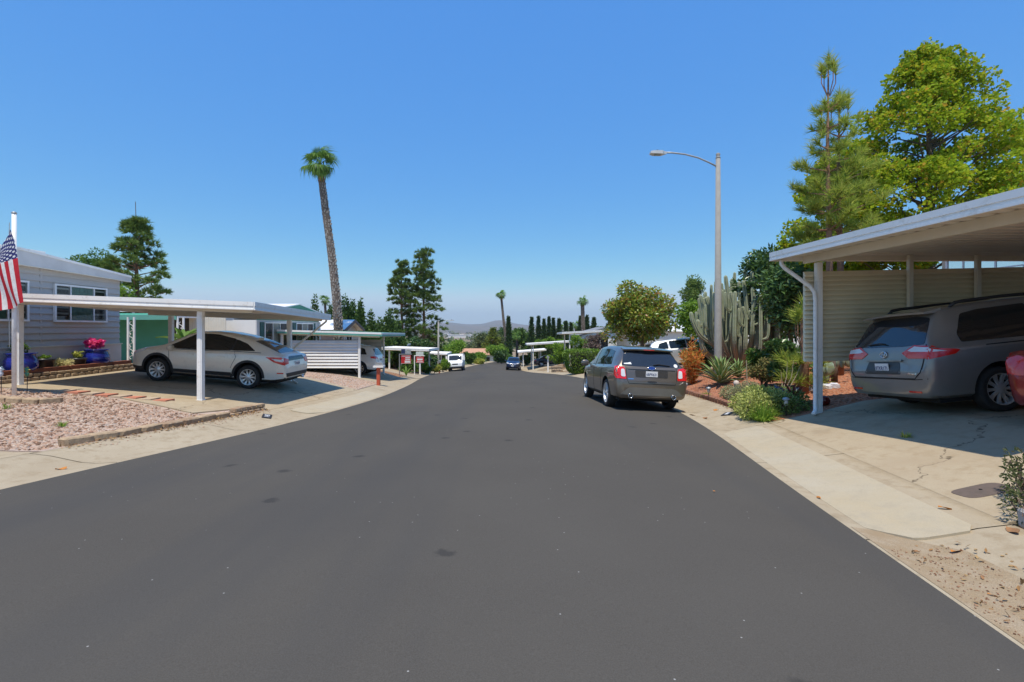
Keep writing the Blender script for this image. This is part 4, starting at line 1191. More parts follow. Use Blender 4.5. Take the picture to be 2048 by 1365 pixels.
# ---------------------------------------------------------------- left side trees
def tuft_pine(label, x, y, top, R, n_tuft, seed, lo=.2, L=.28, group=None, wid=1.0, trunk=.2, prof=None, w=.018, per=20):
    """old pine: rounded bunches of needles on a tall trunk with gaps"""
    b = base(x, y, -.1); t = thing('pine_tree', label, 'tree', b, group=group)
    g = np.random.default_rng(seed); hgt = top-b.z
    prof = prof or [(0,.55),(.2,1),(.5,.85),(.75,.55),(1,.18)]
    tk = MB(); tk.tube([b, b+Vector((.1,0,hgt*.3)), b+Vector((-.05,.1,hgt*.65)), Vector((x,y,top-.3))], [trunk,trunk*.8,trunk*.5,.03], 8); tk.build('trunk', M_pinebark, t, True)
    br = MB(); P = []; D = []
    nb = int(n_tuft)
    for i in range(nb):
        s = g.uniform(0, 1); z = b.z+hgt*(lo+(1-lo)*s)
        r = R*np.interp(s, [p[0] for p in prof], [p[1] for p in prof])*g.uniform(.45, 1.05)
        a = g.uniform(0, 6.283)
        c = np.array([x+r*math.cos(a), y+r*math.sin(a), z])
        br.tube([(x, y, z-.35*r), tuple(c)], [.04,.015], 4)
        cr = R*g.uniform(.16,.26)
        for _ in range(7):
            v = g.normal(size=3); v /= np.linalg.norm(v); v[2] = abs(v[2])*.8-.1
            P.append(c+v*cr*np.array([1,1,.7])); D.append(v+np.array([0,0,.4]))
    tag(br.build('branches', M_pinebark, t), kind='stuff')
    D = np.array(D); D /= np.linalg.norm(D, axis=1, keepdims=True)
    tag(needles(t, P, D, LM_pine, per, L, .9, w), kind='stuff')
tuft_pine('slimmer of two tall pines, its red trunk bare below', -15.9, 72, 11.4, 2.45, 105, 41, lo=.28, L=.46, w=.05, per=24, trunk=.27)
tuft_pine('fuller of two tall pines beside the far left lamp', -12.9, 73, 12.9, 3.2, 175, 42, lo=.1, L=.48, w=.05, per=24, trunk=.27, prof=[(0,.8),(.25,1),(.5,.75),(.75,.55),(1,.2)])
tuft_pine('dark pine standing behind the grey home', -24.2, 32.2, 8.6, 1.75, 150, 43, lo=.12, L=.34, w=.03, per=24, prof=[(0,.9),(.3,.95),(.55,1),(.75,.7),(1,.2)])
MB().tube([(-24.2,32.2,8.2),(-24.25,32.2,9.8)], .02, 5).build('bare_leader', M_bark, [o for o in bpy.data.objects if o.get('label','') == 'dark pine standing behind the grey home'][0])
broad_tree('bushy olive-green tree behind the grey home roof', -29, 34.5, (-28.9,34.5,5.2), (2.2,2,2.0), 40, .5, .8, 8000, .24, .09, LM_mid, .2, 44)
broad_tree('yellow-green bush at the grey home corner', -25.2, 30.5, (-24.6,30.5,2.7), (1.9,1.2,1.9), 26, .4, .7, 5000, .22, .09, LM_bright, .12, 45)

def juniper(label, x, y, top, R, seed, n_sp=9):
    """twisted juniper: many upright flame-shaped spires"""
    b = base(x, y, -.1); t = thing('juniper_tree', label, 'tree', b, group='twisted junipers behind the left carports')
    g = np.random.default_rng(seed); cl = []; lb = MB(); hgt = top-b.z
    for i in range(n_sp):
        a = g.uniform(0, 6.283); q = R*g.uniform(.1, 1); hh = hgt*(1-.55*(q/R)**1.2)*g.uniform(.8, 1.02) if i else hgt
        if i == 0: q = 0
        ex, ey = x+q*math.cos(a), y+q*math.sin(a)
        lb.tube([b, (b.x*.5+ex*.5, b.y*.5+ey*.5, b.z+hh*.35), (ex, ey, b.z+hh*.9)], [.09,.05,.015], 5)
        k = 10
        for j in range(k):
            f = .18+.82*j/(k-1)
            rr = .85*(1-f)**.55*(.7+.3*g.random())*R/1.3+.10
            tw = a+f*4
            fx = b.x+(ex-b.x)*min(1, f*1.5); fy = b.y+(ey-b.y)*min(1, f*1.5)
            cl.append((np.array([fx+.16*math.cos(tw)*(1-f), fy+.16*math.sin(tw)*(1-f), b.z+hh*f]), np.array([rr, rr, rr*1.35])))
    tag(lb.build('limbs', M_bark, t), kind='stuff')
    tag(foliage(t, cl, int(3200*n_sp*.7), .26, .13, LM_jun, up=-.2, droop=-.7, outw=.4), kind='stuff')
for k, (pxx, ty, d, R) in enumerate([(630,594,46,1.0),(660,610,46,1.2),(690,590,47,1.5),(706,603,48,1.3),(722,600,46,.9),(742,622,47,1.2),(760,640,48,1.2),(777,618,49,1.4),(795,640,50,1.1)]):
    p = px(pxx, ty, d)
    juniper('twisted dark green juniper in the row behind the left carports', p.x, d, p.z, R, 60+k)

# palms
def fan_mesh():
    b = MB(); b.tube([(0,0,0),(.28,0,.06),(.55,0,.05)], [.018,.013,.010], 5)
    n = 22
    for i in range(n):
        a = -2.0+4.0*i/(n-1); l_ = .62*(.72+.28*math.cos(a*.55))
        dx, dy = math.cos(a), math.sin(a)
        p0 = Vector((.55,0,.05)); m1 = p0+Vector((dx*l_*.55, dy*l_*.55, .05-.02*abs(a))); tp = p0+Vector((dx*l_*.92, dy*l_*.92, -.16-.16*(i % 3)))
        s = Vector((-dy, dx, 0))*.028
        b.add([p0, m1-s, tp, m1+s+Vector((0,0,.015))], [(0,1,2,3)])
    return b
LM_palm = leafmat('leaf_palm', [(.045,.10,.02),(.08,.15,.03),(.13,.20,.045)], rough=.4, transl=.25)
LM_deadpalm = leafmat('leaf_palm_dry', [(.26,.15,.06),(.34,.22,.10),(.22,.12,.05)], transl=.15)
FAN = fan_mesh().mesh('frond', LM_palm); FAN_DRY = fan_mesh().mesh('frond', LM_deadpalm)
M_palmtrunk = mat('palm_trunk', (.15,.115,.09), .95, col2=(.09,.07,.055), vs=7, bump=.8, bs=18)
M_palmboot = mat('palm_boots', (.40,.355,.30), .9, col2=(.29,.24,.20), vs=6, island=.25)
M_palmred = mat('palm_fibre', (.45,.20,.07), .95, col2=(.34,.14,.06), vs=8, island=.25)
def palm(label, path, r0, r1, crown_s, nf, seed, boots=True, group=None, red=True):
    path = [Vector(p) for p in path]
    g = random.Random(seed)
    t = thing('palm_tree', label, 'palm', path[0], group=group)
    n = len(path); MB().tube(path, [lerp(r0, r1, i/(n-1)) for i in range(n)], 12).build('trunk', M_palmtrunk, t, True)
    L = sum((b-a).length for a, b in zip(path[:-1], path[1:]))
    def at(s):
        s *= L
        for a, b in zip(path[:-1], path[1:]):
            l_ = (b-a).length
            if s <= l_: return a.lerp(b, s/l_)
            s -= l_
        return path[-1]
    if boots:
        bt = MB(); rows = int(L/.19)
        for i in range(rows):
            s = i/rows; c = at(s); r = lerp(r0, r1, s); m = 9
            for k in range(m):
                a = 2*math.pi*(k+.5*(i % 2))/m+.45*(g.random()-.5)
                o = Vector((math.cos(a), math.sin(a), 0)); sd = Vector((-math.sin(a), math.cos(a), 0))
                z = Vector((0,0,1)); w = r*g.uniform(.18,.34); h = g.uniform(.13,.27); q = r*g.uniform(.9,1.0)
                if g.random() < .12: continue
                mi = 1 if (s > .90 or (red and s < .12 and s > .04)) else 0
                bt.add([c+o*q-sd*w, c+o*q+sd*w, c+o*(q+.045+.03*g.random())+sd*w*.35+z*h*.8, c+o*(q+.05)-sd*w*.35+z*h*.8, c+o*q*.9+z*h], [(0,1,2,3),(3,2,4),(0,3,4),(1,4,2)], mi)
        tag(bt.build('bark_scales', [M_palmboot, M_palmred], t), kind='stuff')
    top = path[-1]
    for k in range(nf):
        el = lerp(1.25, -.95, (k/(nf-1))**.8)+g.uniform(-.3,.3); az = k*2.399+g.uniform(-.3,.3)
        sc = crown_s*g.uniform(.68,1.15)*(1 if el > -.4 else .85)
        o = link('frond', FAN if el > -.55 else FAN, t, True)
        o.matrix_basis = Matrix.Translation(top+Vector((0,0,.12*crown_s*(1-k/nf)))) @ Matrix.Rotation(az, 4, 'Z') @ Matrix.Rotation(-el, 4, 'Y') @ Matrix.Rotation(g.uniform(-.5,.5), 4, 'X') @ Matrix.Scale(sc, 4)
    return t
d = 33.4
pp = [px(678,700,d)]; pp[0].z = hz(pp[0].x, d)
pp += [px(677,665,d), px(673,600,d), px(663,510,d), px(650,415,d), px(641,345,d), px(640,332,d)]
palm('tall leaning palm with criss-cross bark and orange fibre at its base', pp, .31, .19, 1.2, 34, 1)
d = 104
pp = [px(1016,722,d), px(1012,680,d), px(1007,640,d), px(1003,600,d), px(1002,592,d)]; pp[0].z = hz(pp[0].x, d)-.1
palm('slender distant palm curving above the far bend', pp, .32, .2, 1.15, 26, 2, True, red=False)
d = 98
pp = [px(1167,690,d), px(1166,645,d), px(1165,612,d), px(1165,604,d)]; pp[0].z = hz(pp[0].x, d)-.1
palm('stout distant palm with bushy trunk among cypresses', pp, .42, .34, 1.15, 24, 3, True, red=False)
d = 92
pp = [px(654,690,d), px(652,640,d), px(650,608,d), px(649,602,d)]; pp[0].z = hz(pp[0].x, d)-.1
palm('small far palm between the junipers', pp, .25, .2, 1.1, 22, 4, False)
for k, (a, ty, d) in enumerate([(1130,648,118),(1152,646,120),(1034,668,112)]):
    pp = [px(a,700,d), px(a,ty+14,d), px(a,ty+6,d)]; pp[0].z = hz(pp[0].x, d)-.1
    palm('short bushy palm in the distant tree line', pp, .3, .25, 1.3, 20, 5+k, False, 'short palms in the distant tree line')

def cypress(x, y, top, R, seed):
    b = base(x, y, -.2); t = thing('cypress_tree', 'narrow dark cypress spire in the distant row', 'tree', b, group='row of distant cypresses')
    MB().tube([b, (x, y, b.z+1.5)], [.14,.1], 6).build('trunk', M_bark, t)
    n = 2200; s = rng.uniform(0, 1, n); hgt = top-b.z-.5
    r = R*np.interp(s, [0,.1,.35,.7,.9,1], [.6,.95,1,.62,.28,.03])*rng.uniform(.7, 1.05, n); a = rng.uniform(0, 6.283, n)
    P = np.stack([x+r*np.cos(a), y+r*np.sin(a), b.z+.3+hgt*s], 1)
    tag(link('crown', leaf_mesh('crown', leaf_arrays(P, .55, .2, .2, -.9), LM_cyp), t), kind='stuff')
for k, (a, ty, d, R) in enumerate([(1017,636,104,.75),(1063,637,108,.85),(1077,635,112,.8),(1088,641,110,.7),(1098,636,115,.8),(1107,639,112,.7),(1118,640,110,.85),(1132,645,116,.8),(1142,648,118,.8),(1161,635,104,.9),(1174,634,108,1.1),(1188,638,106,1.2)]):
    p = px(a, ty, d); cypress(p.x, d, p.z+.25, R*.82, 80+k)

# distant tree line: (px centre, px top, px half width, depth, material, kind)
far = [(905,674,32,84,LM_bright,'round bright green tree behind the postal truck'),(868,688,26,78,LM_mid,'dark round tree beside the far left lamp'),
       (838,690,24,66,LM_mid,'leafy tree behind the yard signs'),(940,690,18,150,LM_olive,'olive tree in the far valley'),(925,686,14,190,LM_olive,'grey-green tree below the long white building'),
       (966,664,20,135,LM_olive,'tall olive-green tree left of the far conifer'),(1000,668,20,125,LM_olive,'pale tree right of the far conifer'),
       (1003,655,16,128,LM_dark,'dark umbrella tree behind the slender palm'),(1035,654,20,118,LM_mid,'broad green tree behind the blue SUV'),(1058,666,20,122,LM_mid,'rounded tree below the cypress row'),
       (1095,662,26,126,LM_dark,'dark tree mass under the cypress row'),(1125,656,20,128,LM_olive,'palm-like olive tree in the cypress row'),(1150,658,22,130,LM_mid,'leafy tree near the stout palm'),
       (1195,652,20,122,LM_mid,'green tree beyond the purple shrub'),(958,716,16,98,LM_bright,'small bright shrub tree by the tile-roofed cottage'),(1010,706,18,92,LM_mid,'dark garden tree at the far bend'),
       (798,668,26,60,LM_mid,'shaded green tree under the tall pines'),(826,672,22,58,LM_dark,'dark shrub tree between the tall pines'),(850,678,15,62,LM_dark,'dark bushy tree below the fuller pine')]
for k, (a, ty, hw, d, m, lab) in enumerate(far):
    x = (a-1024)/1000*d; R = hw/1000*d; top = CAM_Z-(ty-657)/1000*d; b = hz(x, d); cz = max(top-R*1.05, b+.9)
    rz = max(.8, top-cz)
    broad_tree(lab, x, d, (x, d, cz), (R, R*.9, rz), 26, R*.28, R*.45, 2600, .0042*d+.05, .0022*d+.02, m, .12+R*.03, 100+k, limbs=5)
# umbrella-shaped small tree on the far corner and a conifer
broad_tree('small open-crowned tree on the lawn at the far bend', -2.6, 92, (-2.6,92,-2.4), (2.4,2,1.1), 20, .5, .9, 2600, .35, .2, LM_bright, .16, 140)
p = px(986, 655, 112); b = base(p.x, 112, -.2)
t = thing('conifer_tree', 'dark pyramidal conifer at the centre of the valley view', 'tree', b)
MB().tube([b, (p.x,112,p.z-1)], [.3,.05], 6).build('trunk', M_bark, t)
cl = cone_clumps(p.x, 112, b.z+.8, p.z-.3, [(0,1),(.3,2.3),(.6,1.4),(.85,.6),(1,.1)], 60, .6, 1.0, 7)
tag(foliage(t, cl, 4200, .55, .2, leafmat('leaf_conifer', [(.05,.08,.015),(.10,.13,.02),(.15,.17,.03),(.05,.07,.02)]), up=.1, droop=.2), kind='stuff')

# shrubs along the far left kerb
for k, (lab, a, by, d, R, hh, m) in enumerate([
    ('green shrub beside the yard-sign post',  815, 735, 41, .8, 1.0, LM_mid), ('leafy shrub between red sign and brick mailbox', 838, 738, 43, .9, 1.1, LM_bright),
    ('shrub in front of the brick mailbox', 852, 742, 47, .6, .7, LM_mid), ('spiky yellow-green shrub between mailboxes', 868, 738, 52, .7, .9, LM_yg),
    ('dark rounded shrub beside the low white carport', 852, 722, 50, 1.6, 2.2, LM_dark), ('tall green shrub left of the postal truck', 886, 735, 60, .8, 1.6, LM_bright),
    ('green hedge shrub behind the first yard sign', 790, 728, 47, 1.6, 1.7, LM_mid), ('strappy shrub right of the postal truck', 938, 728, 84, 1.4, 2.2, LM_mid),
    ('low flower shrub on the far left lawn', 958, 728, 88, 1.2, 1.0, LM_yg), ('dark shrub on the right of the far bend', 1003, 722, 86, 1.6, 2.2, LM_dark),
    ('pale shrub at the end of the blue SUV driveway', 1050, 722, 80, 1.0, 1.6, LM_mid)]):
    x = (a-1024)/1000*d; b = hz(x, d)
    bush(lab, x, d, (x, d, b+hh*.55), (R, R*.8, hh*.5), 1500, .0042*d+.05, .002*d+.03, m, 9, 160+k)

# ================================================================== vehicles
def carpaint(name, col, metal=.55, rough=.32):
    if name in _mats: return _mats[name]
    m, n, l, p = nt(name)
    fl = noise(n, l, 900, 2); big = noise(n, l, 2.2, 5, .65)
    c = mixc(n, l, ramp(n, l, fl.outputs[0], .35, .7), col, tuple(min(1, x*1.35) for x in col))
    c = mixc(n, l, ramp(n, l, big.outputs[0], .52, .8), c, tuple(x*.8+.03 for x in col))      # road dust
    l.new(c, p.inputs['Base Color'])
    p.inputs['Metallic'].default_value = metal; p.inputs['Roughness'].default_value = rough
    p.inputs['Coat Weight'].default_value = .9; p.inputs['Coat Roughness'].default_value = .05
    _mats[name] = m
    return m
M_cglass = mat('tinted_car_glass', (.012,.016,.017), .04, spec=.6)
M_rglass = mat('rear_car_glass', (.02,.024,.03), .04, spec=.9)
M_redlens = mat('red_lamp_lens', (.70,.015,.012), .12, coat=.8)
M_clrlens = mat('clear_lamp_lens', (.72,.72,.72), .12, coat=.8)
M_amber = mat('amber_lens', (.6,.2,.03), .15, coat=.6)
M_tyre = mat('tyre_rubber', (.018,.018,.018), .85, col2=(.028,.026,.024), vs=20)
M_rim = mat('alloy_rim', (.74,.74,.73), .32, .6)
M_plate = mat('plate_white', (.75,.75,.74), .4)
M_navy = mat('plate_blue', (.02,.04,.16), .5)
M_gap = mat('panel_gap', (.006,.006,.006), .8)
M_cover = mat('wheel_well', (.008,.008,.008), .9)
M_clad = mat('black_cladding', (.022,.022,.023), .6)


def curve(pts):
    xs = [p[0] for p in pts]; ys = [p[1] for p in pts]
    return lambda x: float(np.interp(x, xs, ys))
def smooth_curve(pts):
    f = pchip([p[0] for p in pts], [p[1] for p in pts])
    return lambda x: float(f(x))
def chaikin(pts, n=2, closed=True):
    for _ in range(n):
        out = []
        m = len(pts)
        for i in range(m if closed else m-1):
            a, b = pts[i], pts[(i+1) % m]
            out += [(a[0]*.75+b[0]*.25, a[1]*.75+b[1]*.25), (a[0]*.25+b[0]*.75, a[1]*.25+b[1]*.75)]
        pts = out if closed else [pts[0]]+out+[pts[-1]]
    return pts

def rnd(pts, r=.035):
    """round the corners of an outline by a fixed small radius"""
    out = []; n = len(pts)
    for i in range(n):
        p = Vector(pts[i]); a = Vector(pts[i-1])-p; b = Vector(pts[(i+1) % n])-p
        ra = min(r, a.length*.4); rb = min(r, b.length*.4)
        A = p+a.normalized()*ra; B = p+b.normalized()*rb
        for t in (0, .33, .67, 1):
            q = A*(1-t)**2+p*2*t*(1-t)+B*t*t
            out.append((q.x, q.y))
    return out

def rnd2(p, n=1): return rnd(p, .035)

class Car:
    def __init__(s, name, label, cat, loc, rot, spec, paint, group=None):
        s.t = thing(name, label, cat, loc, rot=rot, group=group)
        s.sp = spec; s.paint = paint; s.L = spec['L']
        s.loft()
    def loft(s):
        sp = s.sp; L = s.L
        top, sill, belt = smooth_curve(sp['top']) if sp.get('smooth') else curve(sp['top']), curve(sp['sill']), curve(sp['belt'])
        W, Wr = curve(sp['W']), curve(sp['Wr'])
        e = [0,.012,.03,.055,.085,.12,.16,.2,.26,.33,.42,.52,.64,.78,.94]
        xs = e + list(np.linspace(1.1, L-1.1, int((L-2.2)/.11)+2)) + [L-q for q in e[::-1]]
        rings = []
        for x in xs:
            w = W(x); zb = sill(x); zt = max(top(x), zb+.12); zl = min(belt(x), zt-.035)
            gh = min(1, max(0, (zt-zl)/.42)); wr = lerp(.93*w, Wr(x), gh); k = lerp(.45, 1, gh)
            crn = sp.get('shoulder', .03)
            hl = [(0,zb),(.6*w,zb),(.87*w,zb+.012),(.95*w,zb+.06),(.98*w,lerp(zb,zl,.25)),(1.0*w,lerp(zb,zl,.52)),(.995*w,lerp(zb,zl,.75)),(.985*w,zl-.06*k),(.97*w,zl-.012),(.95*w,zl+.004*gh),
                  (lerp(.945*w,wr,.45)+.012*gh,lerp(zl,zt-.09*k,.5)),(wr,zt-.09*k),(.955*wr,zt-.052*k),(.86*wr,zt-.026*k),(.6*wr,zt-.010*k),(.3*wr,zt-.002),(0,zt)]
            ring = [(x, y, z) for y, z in hl] + [(x, -y, z) for y, z in hl[-2:0:-1]]
            rings.append(ring)
        n = len(rings[0]); V = [p for r in rings for p in r]; F = []
        for i in range(len(rings)-1):
            for k in range(n):
                a, b = i*n+k, i*n+(k+1) % n
                F.append((a, b, b+n, a+n))
        F.append(tuple(range(n))[::-1]); F.append(tuple((len(rings)-1)*n+k for k in range(n)))
        bm = bmesh.new(); vs = [bm.verts.new(p) for p in V]
        for f in F: bm.faces.new([vs[i] for i in f])
        bmesh.ops.recalc_face_normals(bm, faces=bm.faces[:])
        s.bvh = BVHTree.FromBMesh(bm)
        me = bpy.data.meshes.new('body'); bm.to_mesh(me); bm.free()
        me.materials.append(s.paint); me.materials.append(M_cover)
        # wheel arches cut out of the shell
        cb = MB(); Ra = sp['arch']
        for xw in sp['axles']:
            for sd in (-1, 1):
                Mx = Matrix.Translation((xw, sd*(W(xw)-.10), sp['R']+.02)) @ Matrix.Rotation(math.pi/2, 4, 'X')
                cb.lathe([(Ra, -.28), (Ra, .28)], 36, Mx)
        cme = cb.mesh('cut', [s.paint, M_cover]); 
        a = bpy.data.objects.new('tmp_a', me); c = bpy.data.objects.new('tmp_c', cme)
        C.objects.link(a); C.objects.link(c)
        md = a.modifiers.new('b', 'BOOLEAN'); md.object = c; md.operation = 'DIFFERENCE'; md.solver = 'EXACT'
        dg = bpy.context.evaluated_depsgraph_get()
        nm = bpy.data.meshes.new_from_object(a.evaluated_get(dg))
        bpy.data.objects.remove(a); bpy.data.objects.remove(c)
        nm.materials.clear(); nm.materials.append(s.paint); nm.materials.append(M_cover); nm.materials.append(sp.get('lower', s.paint))
        lowz = sp.get('lowz', 0)
        for p in nm.polygons:
            cx, cy, cz = p.center
            d = min(math.hypot(cx-xw, cz-sp['R']-.02) for xw in sp['axles'])
            p.material_index = 1 if (d < Ra+.004 and abs(cy) > .5 and not (abs(p.normal.y) > .7 and d > Ra*.999)) else 0
            if d < Ra-.01: p.material_index = 1
            if p.material_index == 0 and cz < lowz: p.material_index = 2
            p.use_smooth = True
        nm.set_sharp_from_angle(angle=math.radians(38))
        s.body = link('body', nm, s.t, False)
    def hit(s, kind, a, b, off):
        if kind == 'L': o, d = Vector((a, 3, b)), Vector((0,-1,0))
        elif kind == 'R': o, d = Vector((a, -3, b)), Vector((0,1,0))
        elif kind == 'rear': o, d = Vector((-3, a, b)), Vector((1,0,0))
        elif kind == 'front': o, d = Vector((s.L+3, a, b)), Vector((-1,0,0))
        else: o, d = Vector((a, b, 4)), Vector((0,0,-1))
        loc, nrm, _, _ = s.bvh.ray_cast(o, d)
        if loc is None:
            loc, nrm, _, _ = s.bvh.find_nearest(o+d*(3-.9))
        if nrm.dot(d) > 0: nrm = -nrm
        return loc+nrm*off
    def decal(s, name, kind, outline, m, off=.005, parent=None, sub=.09, label=None):
        bm = bmesh.new()
        f = bm.faces.new([bm.verts.new((a, b, 0)) for a, b in outline])
        bmesh.ops.triangulate(bm, faces=[f])
        for _ in range(4):
            lg = [e for e in bm.edges if e.calc_length() > sub]
            if not lg: break
            bmesh.ops.subdivide_edges(bm, edges=lg, cuts=1, use_grid_fill=False)
            bmesh.ops.triangulate(bm, faces=bm.faces[:])
        bnd = [e for e in bm.edges if len(e.link_faces) == 1]
        r = bmesh.ops.extrude_edge_only(bm, edges=bnd)
        low = set(v for v in r['geom'] if isinstance(v, bmesh.types.BMVert))
        for v in bm.verts:
            v.co = s.hit(kind, v.co.x, v.co.y, -.006 if v in low else off)
        bmesh.ops.recalc_face_normals(bm, faces=bm.faces[:])
        me = bpy.data.meshes.new(name); bm.to_mesh(me); bm.free()
        # outward orientation
        ref = {'L':(0,1,0),'R':(0,-1,0),'rear':(-1,0,0),'front':(1,0,0),'top':(0,0,1)}[kind]
        if sum(p.normal.dot(Vector(ref))*p.area for p in me.polygons) < 0: me.flip_normals()
        for p in me.polygons: p.use_smooth = True
        me.set_sharp_from_angle(angle=math.radians(40))
        me.materials.append(m)
        o = link(name, me, parent or s.t, False)
        if label: o['label'] = label
        return o
    def both(s, name, outline, m, **k):
        return [s.decal(name, sd, outline, m, **k) for sd in ('L', 'R')]
    def ribbon(s, name, kind, pts, w, m, off=.004, parent=None):
        V = []; 
        # resample
        P = []
        for a, b in zip(pts[:-1], pts[1:]):
            n = max(1, int(math.dist(a, b)/.07))
            P += [(lerp(a[0],b[0],i/n), lerp(a[1],b[1],i/n)) for i in range(n)]
        P.append(pts[-1])
        for i, p in enumerate(P):
            a, b = P[max(0,i-1)], P[min(len(P)-1,i+1)]
            dx, dy = b[0]-a[0], b[1]-a[1]; l_ = math.hypot(dx, dy) or 1
            nx, ny = -dy/l_*w/2, dx/l_*w/2
            V += [s.hit(kind, p[0]+nx, p[1]+ny, -.003), s.hit(kind, p[0]+nx, p[1]+ny, off), s.hit(kind, p[0]-nx, p[1]-ny, off), s.hit(kind, p[0]-nx, p[1]-ny, -.003)]
        F = []
        for i in range(len(P)-1):
            for k in range(3):
                F.append((4*i+k, 4*i+k+1, 4*i+k+5, 4*i+k+4))
        return MB().add(V, F).build(name, m, parent or s.t, world_space=False)
    def wheels(s, spokes=10, style='bar', rimr=None, rimm=None):
        sp = s.sp; R = sp['R']; rr = rimr or R*.66; W = curve(sp['W']); tw = .225
        ty = MB(); ty.lathe([(rr*.96,-tw*.42),(rr*1.0,-tw*.5),(R*.90,-tw*.52),(R*.975,-tw*.43),(R,-tw*.28),(R,tw*.28),(R*.975,tw*.43),(R*.90,tw*.52),(rr*1.0,tw*.5),(rr*.96,tw*.42)], 40, cap=False)
        tme = ty.mesh('tyre', M_tyre, True)
        rm = MB(); rm.lathe([(rr*.99,tw*.44),(rr*1.01,tw*.50),(rr*.95,tw*.49),(rr*.91,tw*.40),(rr*.90,-tw*.2)], 40, cap=False)
        rm.lathe([(.075,tw*.20),(.075,tw*.36),(.05,tw*.42),(.0001,tw*.43)], 20, cap=False)
        for k in range(spokes):
            an = 2*math.pi*k/spokes
            for off in ((-.09,.09) if style == 'split' else (0,)):
                a0, a1 = an+off*.4, an+off
                wd = .016 if style == 'split' else .024
                for i in range(5):
                    f0, f1 = i/5, (i+1)/5
                    def pt(f):
                        a = lerp(a0, a1, f) + (.10*math.sin(f*3.1) if style == 'curve' else 0); r_ = lerp(.06, rr*.94, f); z = tw*lerp(.40,.44,f)-.012*math.sin(f*math.pi)
                        return Vector((r_*math.cos(a), r_*math.sin(a), z)), Vector((-math.sin(a), math.cos(a), 0)), lerp(wd*1.3, wd*.9, f)
                    (p0,t0,w0),(p1,t1,w1) = pt(f0), pt(f1); dz = Vector((0,0,-.022))
                    rm.add([p0-t0*w0+dz,p0+t0*w0+dz,p1+t1*w1+dz,p1-t1*w1+dz,p0-t0*w0*.7,p0+t0*w0*.7,p1+t1*w1*.7,p1-t1*w1*.7], [(0,3,2,1),(4,5,6,7),(0,1,5,4),(1,2,6,5),(2,3,7,6),(3,0,4,7)])
        rme = rm.mesh('rim', rimm or M_rim, True); rme.set_sharp_from_angle(angle=math.radians(35))
        hb = MB(); hb.lathe([(rr*.9,-tw*.3),(rr*.9,-tw*.1),(.02,-tw*.1)], 24); hme = hb.mesh('wheel', M_cover)
        for xw in sp['axles']:
            for sd in (1, -1):
                M = Matrix.Translation((xw, sd*(W(xw)-tw*.5-.025), R)) @ Matrix.Rotation(-sd*math.pi/2, 4, 'X')
                w = link('wheel', hme, s.t, False); w.matrix_basis = M
                for nm, me in (('tyre', tme), ('rim', rme)):
                    o = link(nm, me, w, False)
    def part(s, name, mb, m, parent=None, smooth=False, angle=None):
        return mb.build(name, m, parent or s.t, smooth, False, angle)
    def mirrors(s, x, z, m, y=None, sz=(.10,.13,.085)):
        W = curve(s.sp['W'])
        for sd in (1, -1):
            yy = sd*((y or W(x))+.10)
            b = MB(); sx, sy, sz_ = sz
            pr = []
            for i in range(7):
                f = -1+2*i/6; r = math.sqrt(max(0, 1-abs(f)**3))
                pr.append((f, r))
            V = []; n = 12
            for f, r in pr:
                for k in range(n):
                    a = 2*math.pi*k/n
                    V.append((x+r*sx*math.cos(a)*(1.0 if math.cos(a) > 0 else .45), yy+f*sy, z+r*sz_*math.copysign(abs(math.sin(a))**.6, math.sin(a))))
            F = [(i*n+k, i*n+(k+1)%n, (i+1)*n+(k+1)%n, (i+1)*n+k) for i in range(6) for k in range(n)]
            b.add(V, F); b.bar((x-.02, sd*((y or W(x))-.08), z-.03), (x, yy, z-.03), .05, .04)
            s.part('mirror', b, m, angle=50)
    def handles(s, xs, z, m):
        for x in xs:
            for sd, kd in ((1,'L'),(-1,'R')):
                p = s.hit(kd, x, z, .02); q = s.hit(kd, x+.2, z+.006, .02)
                b = MB(); a0 = s.hit(kd, x+.01, z, -.01); a1 = s.hit(kd, x+.19, z, -.01)
                b.bar(p, q, .022, .026); b.bar(a0, p+Vector((.01,0,0)), .02); b.bar(a1, q-Vector((.01,0,0)), .02)
                s.part('door_handle', b, m)
    def plate(s, z, text, kind='rear', tilt=0, y=0):
        x = s.hit(kind, y, z, 0).x; sg = -1 if kind == 'rear' else 1
        t = MB(); t.box((x+sg*.008 if sg < 0 else x+.002, y-.155, z-.078), (x+.002 if sg < 0 else x+.022, y+.155, z+.078))
        V = t.v; t.v = [(a+sg*.012, b, c) for a, b, c in V]
        po = s.part('license_plate', t, M_plate)
        px_ = min(v[0] for v in t.v) if sg < 0 else max(v[0] for v in t.v)
        lettering(po, text, .092, (px_+sg*.003, y, z-.034), sg, M_navy)
        return po

def text_mesh(body, size, m):
    cu = bpy.data.curves.new('lettering', 'FONT'); cu.body = body; cu.size = size; cu.align_x = 'CENTER'; cu.extrude = .001
    o = bpy.data.objects.new('tmp_text', cu); C.objects.link(o)
    dg = bpy.context.evaluated_depsgraph_get()
    me = bpy.data.meshes.new_from_object(o.evaluated_get(dg))
    bpy.data.objects.remove(o); bpy.data.curves.remove(cu)
    me.materials.clear(); me.materials.append(m)
    return me
def lettering(parent, body, size, loc, sg, m, width=.27):
    """upright letters facing -x (sg<0) or +x in the vehicle's frame"""
    me = text_mesh(body, size, m)
    w = max(v.co.x for v in me.vertices)-min(v.co.x for v in me.vertices)
    R = Matrix(((0,0,sg,0),(sg,0,0,0),(0,1,0,0),(0,0,0,1)))
    o = link('lettering', me, parent, False)
    o.matrix_basis = Matrix.Translation(loc) @ R @ Matrix.Diagonal((width/w, 1, 1, 1))
    return o

